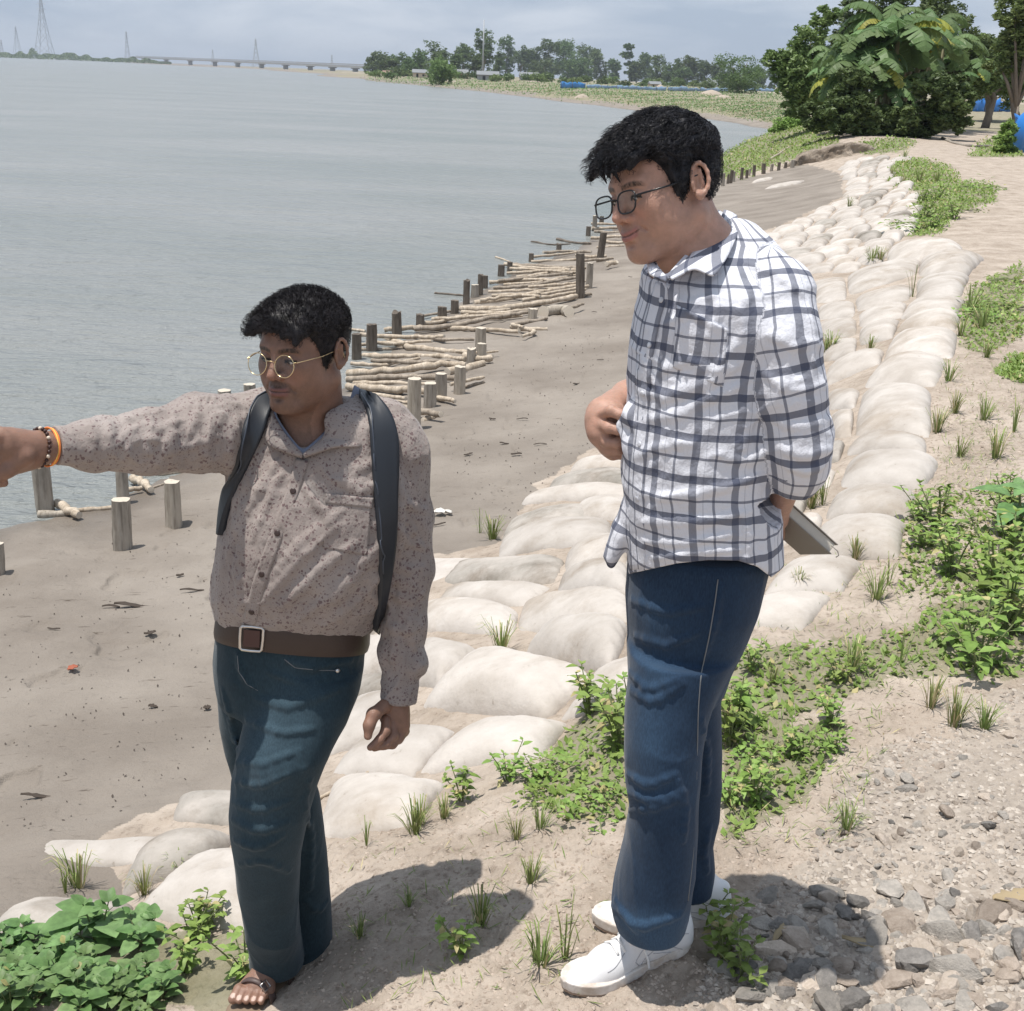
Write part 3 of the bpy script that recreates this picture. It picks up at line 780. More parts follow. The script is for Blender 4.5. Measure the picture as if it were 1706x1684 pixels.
def eyes(hd, parent, gx=0.0, gz=-.35):
    m, t, b = mat('eye', (.7, .66, .62), rough=.15, spec=.5)
    L(t, attr(t, 'tint', 'Color'), b.inputs['Base Color'])
    for sx in (-1, 1):
        th = np.linspace(0, np.pi, 17); ph = np.linspace(0, 2 * np.pi, 25)[:-1]
        a, p_ = np.meshgrid(th, ph, indexing='ij')
        q = np.stack([np.sin(a) * np.cos(p_), np.sin(a) * np.sin(p_), np.cos(a)], -1).reshape(-1, 3)
        g = _nrm((gx, -1, gz)); ang = np.degrees(np.arccos(np.clip(q @ g, -1, 1)))
        C = np.where(ang[:, None] < 12, (.004, .004, .004), np.where(ang[:, None] < 27, (.035, .018, .010), (.62, .56, .52)))
        V = hd.wor(q * .0124 + np.array([sx * .031, -.0805, .003]))
        i, j = np.meshgrid(np.arange(16), np.arange(24), indexing='ij'); i = i.ravel(); j = j.ravel(); k = (j + 1) % 24
        me = mesh_np('eye', V, np.stack([i * 24 + j, i * 24 + k, (i + 1) * 24 + k, (i + 1) * 24 + j], 1)[:, ::-1]); vattr(me, 'tint', C)
        obj('eye', me, m, parent)
def hair_mat(name, c=(.009, .008, .009)):
    m, t, b = mat(name, c, rough=.52, spec=.26)
    noisecol(t, b, c, tuple(np.array(c) * 3.0), 60, 3)
    return m
def build_hair(hd, parent, mt, thick, hairline, noise_amp, flow, n_str, ln, name='hair', extra=None, seed=1, h=.0022, wav=.0, rad=.00042, keep=None):
    """scalp cap of hair and locks on it. thick(q), hairline(y, |x|) in head space; flow(q, n) direction of the locks"""
    S = SDF()
    def f(p):
        q = hd.loc(p); d = np.full(len(q), .2)
        nr = np.linalg.norm(q, axis=1) < .2
        if nr.any():
            qq = q[nr]; g = hairline(qq[:, 1], np.abs(qq[:, 0])) - qq[:, 2]
            t_ = thick(qq); t_ = t_ * smooth(.0, -.02, g) + .0012
            w_ = qq + .012 * np.stack([vnoise(qq * 30, 1), vnoise(qq * 30, 2), vnoise(qq * 30, 3)], 1)
            nz = noise_amp * (1 - np.abs(vnoise(w_ * np.array([120, 60, 120]), 7)) * 1.6) * smooth(.004, .02, t_)
            nz = nz + noise_amp * .5 * vnoise(w_ * 210, 8) * smooth(.002, .01, t_)
            d[nr] = np.maximum(hd.skull.base(qq) - t_ - nz, g)
        return d * hd.s
    S.add(f, .004)
    if extra: extra(S, hd)
    me, V = S.mesh(name, hd.c - .2, hd.c + .2, h, .03)
    rng = np.random.default_rng(seed)
    nrm = np.empty(len(me.vertices) * 3, np.float32); me.vertex_normals.foreach_get('vector', nrm); nrm = nrm.reshape(-1, 3)
    idx = rng.choice(len(V), min(n_str, len(V)), replace=False)
    q = hd.loc(V[idx]); nq = nrm[idx] @ hd.R
    # only from the outside of the cap
    out = (nq * (q - np.array([0, .01, .02]))).sum(1) > 0
    if keep is not None: out &= keep(q)
    q = q[out]; nq = nq[out]; M = len(q)
    fl = flow(q, nq); fl /= np.linalg.norm(fl, axis=1)[:, None] + 1e-9
    Lr = ln(q) * rng.uniform(.6, 1.15, M); K = 6
    side = np.cross(fl, nq); side /= np.linalg.norm(side, axis=1)[:, None] + 1e-9
    ph = rng.uniform(0, 6.28, M); tw = rng.normal(0, 1, (M, 1))
    pts = []
    for k in range(K):
        t_ = k / (K - 1)
        o = q + fl * (Lr * t_)[:, None] + nq * (.004 * math.sin(math.pi * min(1, t_ * 1.1)) + .0 * t_) + side * ((wav * np.sin(ph + 5 * t_))[:, None] + .18 * tw * Lr[:, None] * t_ * t_)
        o += nq * ((-.35 * Lr * t_ * t_)[:, None] * .4)
        pts.append(o)
    pts = np.stack(pts, 1)
    r_ = rad * (1 - np.linspace(0, 1, K) ** 2 * .9)
    a = np.stack([side, -.5 * side + .86 * nq, -.5 * side - .86 * nq], 1)
    VV = pts[:, :, None, :] + a[:, None] * (r_[None, :, None, None] * rng.uniform(.7, 1.6, (M, 1, 1, 1)))
    VV = hd.wor(VV.reshape(-1, 3))
    b_ = np.arange(M)[:, None, None] * K * 3; i = np.arange(K - 1)[None, :, None] * 3; j = np.arange(3)[None, None]
    k = (j + 1) % 3
    Q = np.stack(np.broadcast_arrays(b_ + i + j, b_ + i + k, b_ + i + 3 + k, b_ + i + 3 + j), -1).reshape(-1, 4)
    F0 = np.empty(len(me.loops), np.int32); me.loops.foreach_get('vertex_index', F0)
    full = mesh_np(name, np.concatenate([V, VV]), np.concatenate([F0.reshape(-1, 4), Q + len(V)]))
    return obj(name, full, mt, parent)
# ------------------------------------------------------------------ cloth relief
def cloth_disp(amp, sc_=(9, 9, 5), seed=0, fine=.0):
    sc_ = np.array(sc_, float)
    def f(p):
        w_ = p + .05 * np.stack([vnoise(p * 6, seed + 1), vnoise(p * 6, seed + 2), vnoise(p * 6, seed + 3)], 1)
        v = 1 - np.abs(vnoise(w_ * sc_, seed)) * 2
        d = -amp * v * np.abs(v)
        if fine: d = d - fine * (1 - np.abs(vnoise(w_ * sc_ * 2.7, seed + 9)) * 2)
        return d
    return f
def finger(S, base, dirs, lens, r0, r1, k=.004):
    p = np.asarray(base, float); n = len(lens)
    for i in range(n):
        d = _nrm(dirs[i]); q = p + d * lens[i]
        S.cap(p, q, r0 + (r1 - r0) * i / n, r0 + (r1 - r0) * (i + 1) / n, k); 
        p = q
    return p
# ================================================================== PEOPLE
def ribbon3(e1, e2, nu=6, nv=24, thick=.004, puff=.0, up=None):
    """thick curved strip between two lists of (px, py, forward distance)"""
    def sm(e):
        e = np.array(e, float); W_ = np.array([P(*q) for q in e]); s = np.linspace(0, 1, len(W_)); tt = np.linspace(0, 1, nv)
        o = np.stack([np.interp(tt, s, W_[:, k]) for k in range(3)], 1)
        ker = np.hanning(max(3, (nv // (len(W_) + 1)) | 1) + 2); ker /= ker.sum(); h = len(ker) // 2
        return np.stack([np.convolve(np.pad(o[:, k], h, mode='reflect', reflect_type='odd'), ker, 'valid') for k in range(3)], 1)
    a, b = sm(e1), sm(e2); u = np.linspace(0, 1, nu)[:, None, None]
    G = a[None] * (1 - u) + b[None] * u
    du = np.gradient(G, axis=0); dv = np.gradient(G, axis=1); n = np.cross(du, dv); n /= np.linalg.norm(n, axis=2)[..., None] + 1e-12
    tocam = CAM - G; s = np.sign((n * tocam).sum(-1)).mean(); n = n * (1 if s >= 0 else -1)
    G = G + n * (puff * np.sin(np.pi * u))
    return solid_patch((G + n * thick / 2).reshape(-1, 3), (G - n * thick / 2).reshape(-1, 3), nu, nv)
def grow(S, name, h, parent, mt, pad=.05, lo=None, hi=None):
    me, V = S.mesh(name, lo, hi, h); return obj(name, me, mt, parent), me, V
def place_root(root, Lc):
    root.location = Lc
    for ch in root.children: ch.matrix_parent_inverse = Matrix.Translation(-Vector(Lc))
def denim(name, dark, light, fade):
    m, t, b = mat(name, dark, rough=.86, spec=.15)
    c, _ = noisecol(t, None, dark, light, 5.0, 6, lo=.35, hi=.7)
    c2, _ = noisecol(t, None, (.7, .7, .72), (1.15, 1.15, 1.15), 420, 3, mapscale=(1, 1, .25))
    mm_ = N(t, 'ShaderNodeMix', data_type='RGBA', blend_type='MULTIPLY'); mm_.inputs['Factor'].default_value = .8
    L(t, mixc(t, attr(t, 'fade'), c, fade), mm_.inputs['A']); L(t, c2, mm_.inputs['B']); L(t, mm_.outputs['Result'], b.inputs['Base Color'])
    b.inputs['Sheen Weight'].default_value = .12
    p_ = bump(t, b, 900, .25, .001, 2)
    p_ = bump(t, b, 14, .22, .010, 5, mapscale=(1, 1, 1.0), prev=p_)
    return m
# ---------------------------------------------------------------- man with outstretched arm
PA = empty('person', label='man in speckled mauve shirt and dark jeans pointing across the river with outstretched arm', cat='person')
skinA = skin_mat('skin_of_pointing_man')
hA = Head(506, 588, 2.40, -26, 1, -3, sc_=.925, chub=1.0)
S = SDF(); S.add(hA.f(), .012)
yS = 2.44
S.cap(hA.wor((0, .025, -.060)), P(520, 715, 2.46), .056, .064, k=.02)
S.cap(hA.wor((0, -.01, -.085)), P(508, 735, 2.42), .040, .050, k=.03)
S.cap(P(430, 735, 2.44), P(640, 735, 2.46), .055, .055, k=.04)                              # collar bones, hidden
S.ell(P(506, 770, 2.43), (.10, .085, .11), k=.03)
S.chain([P(520, 740, 2.46), P(500, 900, 2.45), P(490, 1060, 2.44)], [.08, .09, .09], k=.03)
shR, elR, wrR = P(408, 722, 2.42), P(240, 737, 2.27), P(78, 744, 2.13)
S.chain([shR, elR, P(120, 742, 2.16)], [.035, .033, .0285], k=.02)
S.chain([P(120, 742, 2.165), P(66, 746, 2.12)], [.030, .0275], k=.01, sq=((0, 1, 0), .85))
# right hand: palm, index stretched out beyond the frame, the others folded
def hp(px, py, y): return P(px, py, y)
S.cap(P(66, 746, 2.12), P(22, 752, 2.09), .0275, .036, k=.012, sq=((0.3, 1, 0), .62))
S.cap(P(40, 748, 2.10), P(0, 742, 2.07), .030, .034, k=.014, sq=((0.3, 1, 0), .60))
for b0, dr, ln_, r0 in (((-4, 728, 2.055), [(-1, -.25, -.02), (-1, -.2, -.05), (-1, -.2, -.08)], (.045, .026, .022), .0105),
                       ((-8, 748, 2.05), [(-1, -.3, -.25), (.25, .1, -1), (1, .3, -.1)], (.042, .026, .020), .0105),
                       ((-4, 764, 2.055), [(-1, -.3, -.4), (.35, .1, -1), (1, .3, 0)], (.036, .024, .019), .0100),
                       ((6, 776, 2.065), [(-.9, -.3, -.5), (.4, .1, -1), (1, .3, 0)], (.028, .019, .016), .0088)):
    finger(S, hp(*b0), dr, ln_, r0, r0 * .8, k=.006)
finger(S, P(44, 760, 2.075), [(-.75, -.35, -.55), (-.9, -.2, -.45), (-.95, 0, -.15)], (.040, .030, .024), .0135, .0095, k=.010)     # thumb
S.cap(P(56, 764, 2.10), P(20, 778, 2.075), .013, .011, k=.012)
# left arm and hand, hanging
S.chain([P(668, 745, 2.44), P(682, 950, 2.42), P(664, 1150, 2.36)], [.04, .034, .028], k=.02)
wl_ = P(660, 1158, 2.36)
S.chain([wl_, P(656, 1185, 2.355)], [.0270, .0300], k=.01, sq=((0, 1, 0), .80))
S.cap(P(656, 1185, 2.355), P(660, 1206, 2.35), .0310, .0300, k=.012, sq=((.2, 1, 0), .72))
g_ = lambda px, py, y: P(px, py, y)
def fchain(pts, rs, k=.005):
    S.chain([P(*q) for q in pts], rs, k=k)
fchain([(670, 1198, 2.365), (674, 1218, 2.355), (664, 1232, 2.335), (650, 1238, 2.32)], [.0105, .0098, .0090, .0078])
fchain([(662, 1202, 2.350), (666, 1226, 2.335), (654, 1240, 2.315), (638, 1243, 2.30)], [.0110, .0102, .0092, .0078])
fchain([(653, 1203, 2.337), (655, 1226, 2.318), (642, 1240, 2.300), (624, 1246, 2.288)], [.0110, .0102, .0092, .0075])
fchain([(643, 1200, 2.325), (642, 1218, 2.305), (632, 1232, 2.290), (617, 1245, 2.280)], [.0105, .0098, .0086, .0072])
fchain([(640, 1176, 2.330), (622, 1190, 2.300), (615, 1208, 2.285), (613, 1226, 2.277)], [.0145, .0128, .0108, .0085], k=.010)
# legs and feet under the trousers
S.chain([P(540, 1110, 2.41), P(437, 1370, 2.34), P(450, 1580, 2.48)], [.06, .045, .034], k=.02)
S.chain([P(440, 1110, 2.46), P(475, 1360, 2.54), P(520, 1560, 2.60)], [.06, .045, .034], k=.02)
def foot(S, ank, dirv, ln_=.19, r=.034, side=1):
    d = _nrm((dirv[0], dirv[1], 0)); sd = np.array([-d[1], d[0], 0]) * side
    gz = ank[2]
    a = np.array([ank[0], ank[1], gz]);
    heel = a - d * .045 + [0, 0, -.055]; ball = a + d * (ln_ * .56) + [0, 0, -.068]
    S.cap(a, heel + [0, 0, .006], r, .032, k=.03); S.cap(a + d * .01, ball + [0, 0, .004], r, .030, k=.03, sq=((0, 0, 1), .75)); S.cap(heel, ball, .026, .026, k=.02)
    S.cap(ball + sd * .020, ball - sd * .026, .020, .016, k=.015)
    for i in range(5):
        o = sd * (.030 - .0155 * i); L0 = [.052, .050, .044, .038, .031][i]; r0 = [.0125, .0088, .0084, .0080, .0078][i]
        b0 = ball + o + d * .005 + [0, 0, .0]
        S.cap(b0, b0 + d * L0 * .55 + [0, 0, .006], r0, r0, k=.006); S.cap(b0 + d * L0 * .55 + [0, 0, .006], b0 + d * L0 + [0, 0, -.004], r0, r0 * .92, k=.004)
    return ball, d, sd
tA = P(436, 1672, 2.42); gA = float(HG(tA[0], tA[1]))
anA = np.array([tA[0] + .032, tA[1] + .092, gA + .105])
fA = foot(S, anA, (-.40, -.92), ln_=.175, side=-1)
anA2 = P(508, 1572, 2.67); gA2 = float(HG(anA2[0], anA2[1])); anA2 = np.array([anA2[0], anA2[1], gA2 + .105])
fA2 = foot(S, anA2, (-.45, -.89), ln_=.17, side=1)
bodyA, me, V = grow(S, 'body', .0021, PA, skinA, lo=(-1.25, 1.75, -.45), hi=(.0, 2.85, 1.62))
baseA = (.245, .143, .102)
C = tint_face(hA, V, baseA, (.20, .085, .075), stub=.62, moust=.9, brow=.95)
qh = hA.loc(V)
scalp = (np.linalg.norm(qh, axis=1) < .2) & (qh[:, 2] > np.interp(qh[:, 1], [-.1, -.07, -.045, -.02, .0, .03, .05, .1], [.078, .072, .045, -.03, -.005, .03, -.025, -.03])) & (np.abs(qh[:, 0]) < .079)
C[scalp] = (.02, .016, .014)
# toe nails
for bl, d_, sd_ in (fA, fA2):
    for i in range(5):
        tip = bl + sd_ * (.030 - .0155 * i) + d_ * ([.052, .050, .044, .038, .031][i] + .006) + [0, 0, .006]
        C[np.linalg.norm(V - tip, axis=1) < .0065] = (.55, .42, .36)
vattr(me, 'tint', C)
eyes(hA, PA, gx=-.3, gz=-.45)
gold, t, b = mat('gold_wire', (.75, .58, .34), rough=.25); b.inputs['Metallic'].default_value = 1.0
def lensA(a): 
    c_, s_ = math.cos(a), math.sin(a)
    return .0235 * c_, .0215 * s_ * (1 if s_ > 0 else 1.05)
glasses(hA, PA, gold, lensA, .0009, yoff=-.1135, z0=-.003, cx_=.0335)
# hair: short sides, thick curly top combed forward
hairA_m = hair_mat('black_curly_hair')
def thA(q):
    top = smooth(.03, .085, q[:, 2])
    return .004 + top * (.009 + .010 * smooth(-.02, -.085, q[:, 1]))
def hlA(y, ax):
    return np.interp(y, [-.13, -.095, -.085, -.075, -.060, -.047, -.037, -.032, -.012, -.002, .012, .028, .040, .055, .11], [.068, .066, .063, .060, .052, .030, .002, -.018, -.020, .006, .034, .030, -.020, -.055, -.060]) + .006 * np.clip((.04 - ax) / .04, 0, 1) * (y < -.06)
def exA(S_, hd):
    for x in np.linspace(-.050, .060, 9):
        p0 = (x * .9, -.068, .086 - abs(x) * .25); p1 = (x * 1.05 - .004, -.091, .083 - abs(x) * .30 + .004 * math.sin(x * 300)); p2 = (x * 1.1 - .008, -.102 + .002 * math.sin(x * 500), .070 - abs(x) * .35 + .006 * math.sin(x * 700))
        S_.cap(hd.wor(p0), hd.wor(p1), .015 * hd.s, .012 * hd.s, k=.010); S_.cap(hd.wor(p1), hd.wor(p2), .012 * hd.s, .007 * hd.s, k=.008)
def flA(q, n):
    f_ = np.stack([.35 * q[:, 0] / .08 + .15 * np.sin(q[:, 1] * 60), -1.0 * np.ones(len(q)), .25 * smooth(0, .1, q[:, 2])], 1) + n * .9
    side = q[:, 2] < .05
    f_[side] = np.stack([0 * q[side, 0], .15 + 0 * q[side, 0], -1 + 0 * q[side, 0]], 1) + n[side] * .45
    f_ += .35 * np.stack([vnoise(q * 90, 4), vnoise(q * 90, 5), vnoise(q * 90, 6)], 1)
    return f_
build_hair(hA, PA, hairA_m, thA, hlA, .0034, flA, 12000, lambda q: .004 + .013 * smooth(.03, .09, q[:, 2]), extra=exA, seed=4, wav=.0022)
# ---- shirt
def shirt_mat_A():
    m, t, b = mat('speckled_mauve_cotton', (.45, .38, .35), rough=.85, spec=.15)
    tcn = N(t, 'ShaderNodeTexCoord')
    c0, _ = noisecol(t, None, (.262, .222, .203), (.335, .292, .270), 7, 4)
    wv = N(t, 'ShaderNodeTexNoise', in_Scale=120.0, in_Detail=2.0); L(t, tcn.outputs['Object'], wv.inputs['Vector'])
    va = N(t, 'ShaderNodeVectorMath', operation='MULTIPLY_ADD'); L(t, wv.outputs['Color'], va.inputs[0]); va.inputs[1].default_value = (.010, .010, .010); L(t, tcn.outputs['Object'], va.inputs[2])
    def specks(scale, r, lo):
        vo = N(t, 'ShaderNodeTexVoronoi', in_Scale=scale, in_Randomness=1.0); L(t, va.outputs[0], vo.inputs['Vector'])
        on = N(t, 'ShaderNodeSeparateColor'); L(t, vo.outputs['Color'], on.inputs[0])
        rr = mth(t, 'MULTIPLY', on.outputs[1], r)
        a = mth(t, 'LESS_THAN', vo.outputs['Distance'], rr)
        return mth(t, 'MULTIPLY', a, mth(t, 'GREATER_THAN', on.outputs[0], lo))
    s1 = specks(150.0, .50, .30); s2 = specks(270.0, .48, .40)
    c1 = mixc(t, mth(t, 'MULTIPLY', s2, .55), c0, (.15, .085, .085)); c2 = mixc(t, mth(t, 'MULTIPLY', s1, .72), c1, (.10, .055, .06))
    L(t, c2, b.inputs['Base Color']); b.inputs['Sheen Weight'].default_value = .15
    p_ = bump(t, b, 700, .2, .001, 2); p_ = bump(t, b, 13, .75, .02, 6, rough=.6, prev=p_, mapscale=(1, 1, .6))
    return m
shA = shirt_mat_A()
S = SDF(); T_A = [(668,445,625,.075),(685,418,655,.088),(705,400,682,.10),(740,388,700,.115),(800,382,698,.125),(860,377,690,.132),(920,368,678,.142),(970,358,662,.150),(1005,354,645,.150),(1030,360,628,.143),(1050,368,616,.130),(1062,376,606,.115)]
S.add(f_shear(f_loft([rowpx(py, xl, xr, yS - .03 * math.sin(math.pi * np.clip((py - 760) / 300, 0, 1)), hd * .95) for py, xl, xr, hd in T_A], n=2.25, round_=.03), 2.44, .30, 1.12, .84), .03)
S.cap(P(445, 690, 2.455), P(400, 716, 2.44), .050, .056, k=.04)
S.chain([P(410, 717, 2.43), P(335, 722, 2.36), P(245, 737, 2.27), P(160, 741, 2.20), P(88, 743, 2.14)], [.0725, .0715, .0555, .0435, .0345], k=.03)
S.chain([P(645, 700, 2.46), P(668, 748, 2.45)], [.045, .052], k=.04)
LA = [P(668, 760, 2.445), P(680, 860, 2.435), P(681, 950, 2.42), P(674, 1040, 2.40), P(668, 1098, 2.385)]
S.chain(LA, [.0520, .0490, .0470, .0420, .0400], k=.02)
S.cap(P(662, 1088, 2.385), P(684, 1104, 2.38), .043, .034, k=.012); S.cap(P(668, 1106, 2.38), P(664, 1162, 2.36), .0355, .0370, k=.008)
S.cap(P(690, 1096, 2.37), P(701, 1108, 2.36), .016, .008, k=.010)
S.cap(P(506, 690, 2.30), P(504, 742, 2.30), .072, .020, k=.01, op='s'); S.cap(P(512, 668, 2.43), P(508, 700, 2.40), .064, .060, k=.02, op='s')
S.cap(P(506, 720, 2.34), P(504, 752, 2.33), .045, .012, k=.01, op='s')
T = S
# creases read off the photograph
FA = [([(470,1010),(520,960),(590,905)],9),([(500,1030),(560,985),(625,925)],9),([(440,1000),(490,940),(560,875)],7),([(540,1040),(590,1005),(635,960)],8),([(455,960),(500,905),(570,850)],6),
      ([(400,1010),(395,950),(405,880)],6),([(380,930),(400,860),(440,800)],7),([(396,880),(430,820),(462,770)],6),([(560,800),(600,820),(650,800)],6),([(500,800),(530,840),(560,880)],5),
      ([(590,790),(620,770),(655,765)],5),([(470,790),(445,840),(420,900)],5),([(600,985),(630,1000),(655,960)],6),([(640,900),(600,940),(560,1000)],6),
      ([(395,700),(380,740),(383,790)],9),([(370,690),(345,730),(350,775)],7),([(330,676),(320,720),(345,770)],6),([(290,690),(285,730),(265,772)],6),([(250,694),(255,730),(240,770)],6),([(210,700),(222,735),(205,765)],5),([(180,706),(186,735),(175,765)],5),([(150,712),(158,740),(146,768)],4),
      ([(300,700),(265,715),(240,745)],4),([(360,730),(310,745),(270,750)],5),([(225,712),(200,730),(190,755)],4),
      ([(655,800),(680,840),(705,850)],6),([(650,870),(680,905),(706,910)],6),([(648,930),(672,950),(700,945)],6),([(648,985),(672,1000),(700,990)],6),([(642,1040),(668,1052),(698,1045)],6),([(660,780),(668,850),(664,930)],5),([(690,960),(684,1030),(690,1080)],4),([(645,1020),(660,1070),(650,1100)],5)]
FA = [(a, b * .95, .5) for a, b in FA]; add_folds(S, FA, k=.010)
S.disp = cloth_disp(.0036, (18, 18, 9), 11, fine=.0016)
cufR = P(90, 743, 2.142); dR = _nrm(P(88, 743, 2.14) - P(160, 741, 2.20)); cufL = P(664, 1166, 2.36); dL = np.array([-.10, -.1, -1.0]); dL /= np.linalg.norm(dL)
S.clip = [lambda p: np.where(np.linalg.norm(p - cufR, axis=1) < .09, (p - cufR) @ dR, -1), lambda p: np.where(np.linalg.norm(p - cufL, axis=1) < .09, (p - cufL) @ dL, -1)]
shirtA, me, V = grow(S, 'shirt', .0031, PA, shA, lo=(-1.05, 1.85, .1), hi=(.0, 2.75, 1.45))
SA = S
navy, t, b = mat('grey_blue_collar_lining', (.17, .19, .25), rough=.8); bump(t, b, 40, .3, .006, 4)
obj('collar', ribbon3([(590,645,2.50),(584,672,2.45),(562,706,2.40),(535,732,2.352),(506,756,2.325)], [(606,662,2.50),(614,700,2.43),(608,745,2.345),(560,743,2.325),(507,762,2.318)], thick=.004, puff=.004).mesh('collar'), shA, shirtA)
obj('collar', ribbon3([(455,672,2.40),(456,690,2.375),(470,716,2.35),(488,738,2.335),(504,756,2.325)], [(440,672,2.42),(436,700,2.385),(446,742,2.335),(470,752,2.322),(503,763,2.318)], thick=.004, puff=.004).mesh('collar'), shA, shirtA)
obj('collar_stand', ribbon3([(455,668,2.40),(462,695,2.37),(480,722,2.352),(504,752,2.336),(530,730,2.36),(560,700,2.40),(582,668,2.455),(590,642,2.50)], [(446,676,2.41),(449,704,2.372),(470,734,2.345),(504,762,2.326),(541,741,2.345),(575,711,2.39),(597,678,2.45),(603,650,2.50)], nv=40, thick=.003).mesh('collar_stand'), navy, shirtA)
obj('placket', patch(SA, rib([(494,764),(480,812),(450,890),(424,960),(408,1022),(404,1040)], [(514,768),(500,814),(472,892),(446,962),(430,1024),(425,1042)]), 6, 60, off=.001, thick=.0022, base=-.006).mesh('placket'), shA, shirtA)
obj('pocket', patch(SA, bil([(545,825),(618,832),(612,925),(538,912)]), 24, 26, off=.0008, thick=.0022, base=-.006).mesh('pocket'), shA, shirtA)
obj('pocket_flap', patch(SA, bil([(543,822),(621,829),(619,846),(542,838)]), 20, 6, off=.0028, thick=.0022, base=-.006).mesh('pocket_flap'), shA, shirtA)
btn, t, b = mat('dark_button', (.045, .028, .025), rough=.35)
for px, py in ((489,818),(463,888),(437,956),(420,1018)):
    p, n, ok = SA.march(px, py); mb_ = MB(); c_ = p[0] + n[0] * .0035
    mb_.tube([c_ - n[0] * .004, c_, c_ + n[0] * .0012, c_ + n[0] * .0016], [.0062, .0062, .0060, .0035], 16); obj('button', mb_.mesh('button'), btn, shirtA)
# ---- trousers and belt
jA = denim('dark_teal_denim', (.018, .036, .048), (.030, .054, .070), (.060, .100, .13))
S = SDF()
S.add(f_shear(f_loft([rowpx(py, xl, xr, 2.44, hd) for py, xl, xr, hd in ((1030,368,612,.128),(1060,364,612,.128),(1100,360,605,.128),(1140,364,598,.125),(1170,368,588,.118))], n=2.3, round_=.03), 2.44, .30, .62, .74), .03)
FR = [(1110,452,602,2.40,.098),(1150,425,597,2.385,.100),(1200,408,577,2.36,.098),(1250,396,551,2.33,.093),(1300,387,530,2.335,.088),(1350,383,514,2.33,.084),(1380,384,507,2.335,.082),(1420,391,499,2.355,.076),(1460,396,497,2.38,.072),(1500,402,497,2.41,.070),(1550,410,498,2.44,.069),(1575,416,502,2.48,.070),(1606,417,506,2.50,.072)]
S.add(f_loft([rowpx(*r) for r in FR], n=2.15, round_=.012), .018)
RR_ = [(1110,364,480,2.47,.092),(1150,364,482,2.48,.090),(1200,367,490,2.49,.088),(1250,377,505,2.50,.085),(1290,390,518,2.51,.083),(1330,404,531,2.52,.080),(1400,428,541,2.55,.074),(1500,452,550,2.59,.070),(1560,464,553,2.60,.069),(1606,474,553,2.60,.069)]
S.add(f_loft([rowpx(*r) for r in RR_], n=2.15, round_=.012), .012)
FJ = [([(392,1300),(430,1310),(480,1290)],6),([(388,1335),(430,1350),(480,1335)],7),([(388,1365),(430,1385),(478,1370)],8),([(392,1400),(430,1412),(470,1392)],7),([(430,1165),(480,1178),(560,1150)],8),([(412,1200),(470,1222),(520,1215)],5),([(450,1120),(510,1140),(580,1120)],6),
      ([(480,1100),(520,1112),(585,1100)],4),([(398,1090),(402,1120),(418,1142)],4),([(400,1440),(440,1432),(480,1450)],5),([(500,1260),(515,1300),(508,1340)],5),([(372,1150),(385,1200),(395,1250)],5),([(396,1270),(440,1272),(500,1250)],5),
      ([(505,1330),(520,1400),(515,1480)],5),([(510,1500),(530,1520),(545,1500)],5)]
FJ = [(a, b * .55) for a, b in FJ]; add_folds(S, FJ, k=.012)
S.disp = cloth_disp(.0022, (9, 9, 4.5), 31, fine=.0007)
trA, me, V = grow(S, 'trousers', .0033, PA, jA, lo=(-.75, 2.05, -.40), hi=(-.05, 2.85, .85))
px, py, _ = proj(V)
vattr(me, 'fade', (.55 * np.exp(-((px - 455 - (1250 - py) * .33) / 55) ** 2 - ((py - 1260) / 130) ** 2) * (V[:, 1] < 2.42)) * (.8 + .4 * vnoise(V * 25, 3)))
stitch, t, b = mat('denim_stitching', (.16, .17, .18), rough=.8)
st = MB()
for pl in ([(474,1098),(492,1112),(530,1116),(562,1117)], [(396,1092),(398,1118),(412,1140),(430,1150)]):
    pl = np.array(pl, float); tt = np.linspace(0, len(pl) - 1, 20); p, n, ok = S.march(np.interp(tt, range(len(pl)), pl[:, 0]), np.interp(tt, range(len(pl)), pl[:, 1])); st.tube(p + n * .0006, .0011, 6)
obj('stitching', st.mesh('stitching'), stitch, trA)
p, n, ok = S.march(562, 1117); mb_ = MB(); mb_.tube([p[0] - n[0] * .002, p[0] + n[0] * .003, p[0] + n[0] * .004], [.005, .005, .003], 14); chrome, t, b = mat('nickel', (.62, .60, .58), rough=.3); b.inputs['Metallic'].default_value = 1.0
obj('rivet', mb_.mesh('rivet'), chrome, trA)
SB = SDF(); SB.add(f_loft([rowpx(py, xl, xr, 2.44, hd) for py, xl, xr, hd in ((1024,368,616,.136),(1076,362,615,.136))], n=2.3, round_=.004), .004)
# belt follows the waistband, slanting a little
leath, t, b = mat('brown_leather_belt', (.055, .036, .028), rough=.5); bump(t, b, 160, .25, .002, 4)
u = np.linspace(.02, .98, 60)
belt = MB(); top, bot = [], []
th_ = np.linspace(0, 2 * np.pi, 90)[:-1]
r1 = rowpx(1032, 367, 614, 2.44, .137); r2 = rowpx(1072, 362, 612, 2.44, .137)
prof = [(0, 0.0), (.0015, .10), (.0032, .25), (.0032, .75), (.0015, .9), (0, 1.0)]
G = []
for off, f_ in prof:
    cx_, cy_, z_, rx_, ry_ = [a_ + (b_ - a_) * f_ for a_, b_ in zip(r1, r2)]
    c_, s_ = np.cos(th_), np.sin(th_); n_ = 2.3
    rr = (np.abs(c_) ** n_ + np.abs(s_) ** n_) ** (-1 / n_)
    G.append(np.stack([cx_ + (rx_ + off) * c_ * rr, cy_ + (ry_ + off) * s_ * rr, z_ + .30 * (2.44 - (cy_ + (ry_ + off) * s_ * rr)) - .012 * c_], 1))
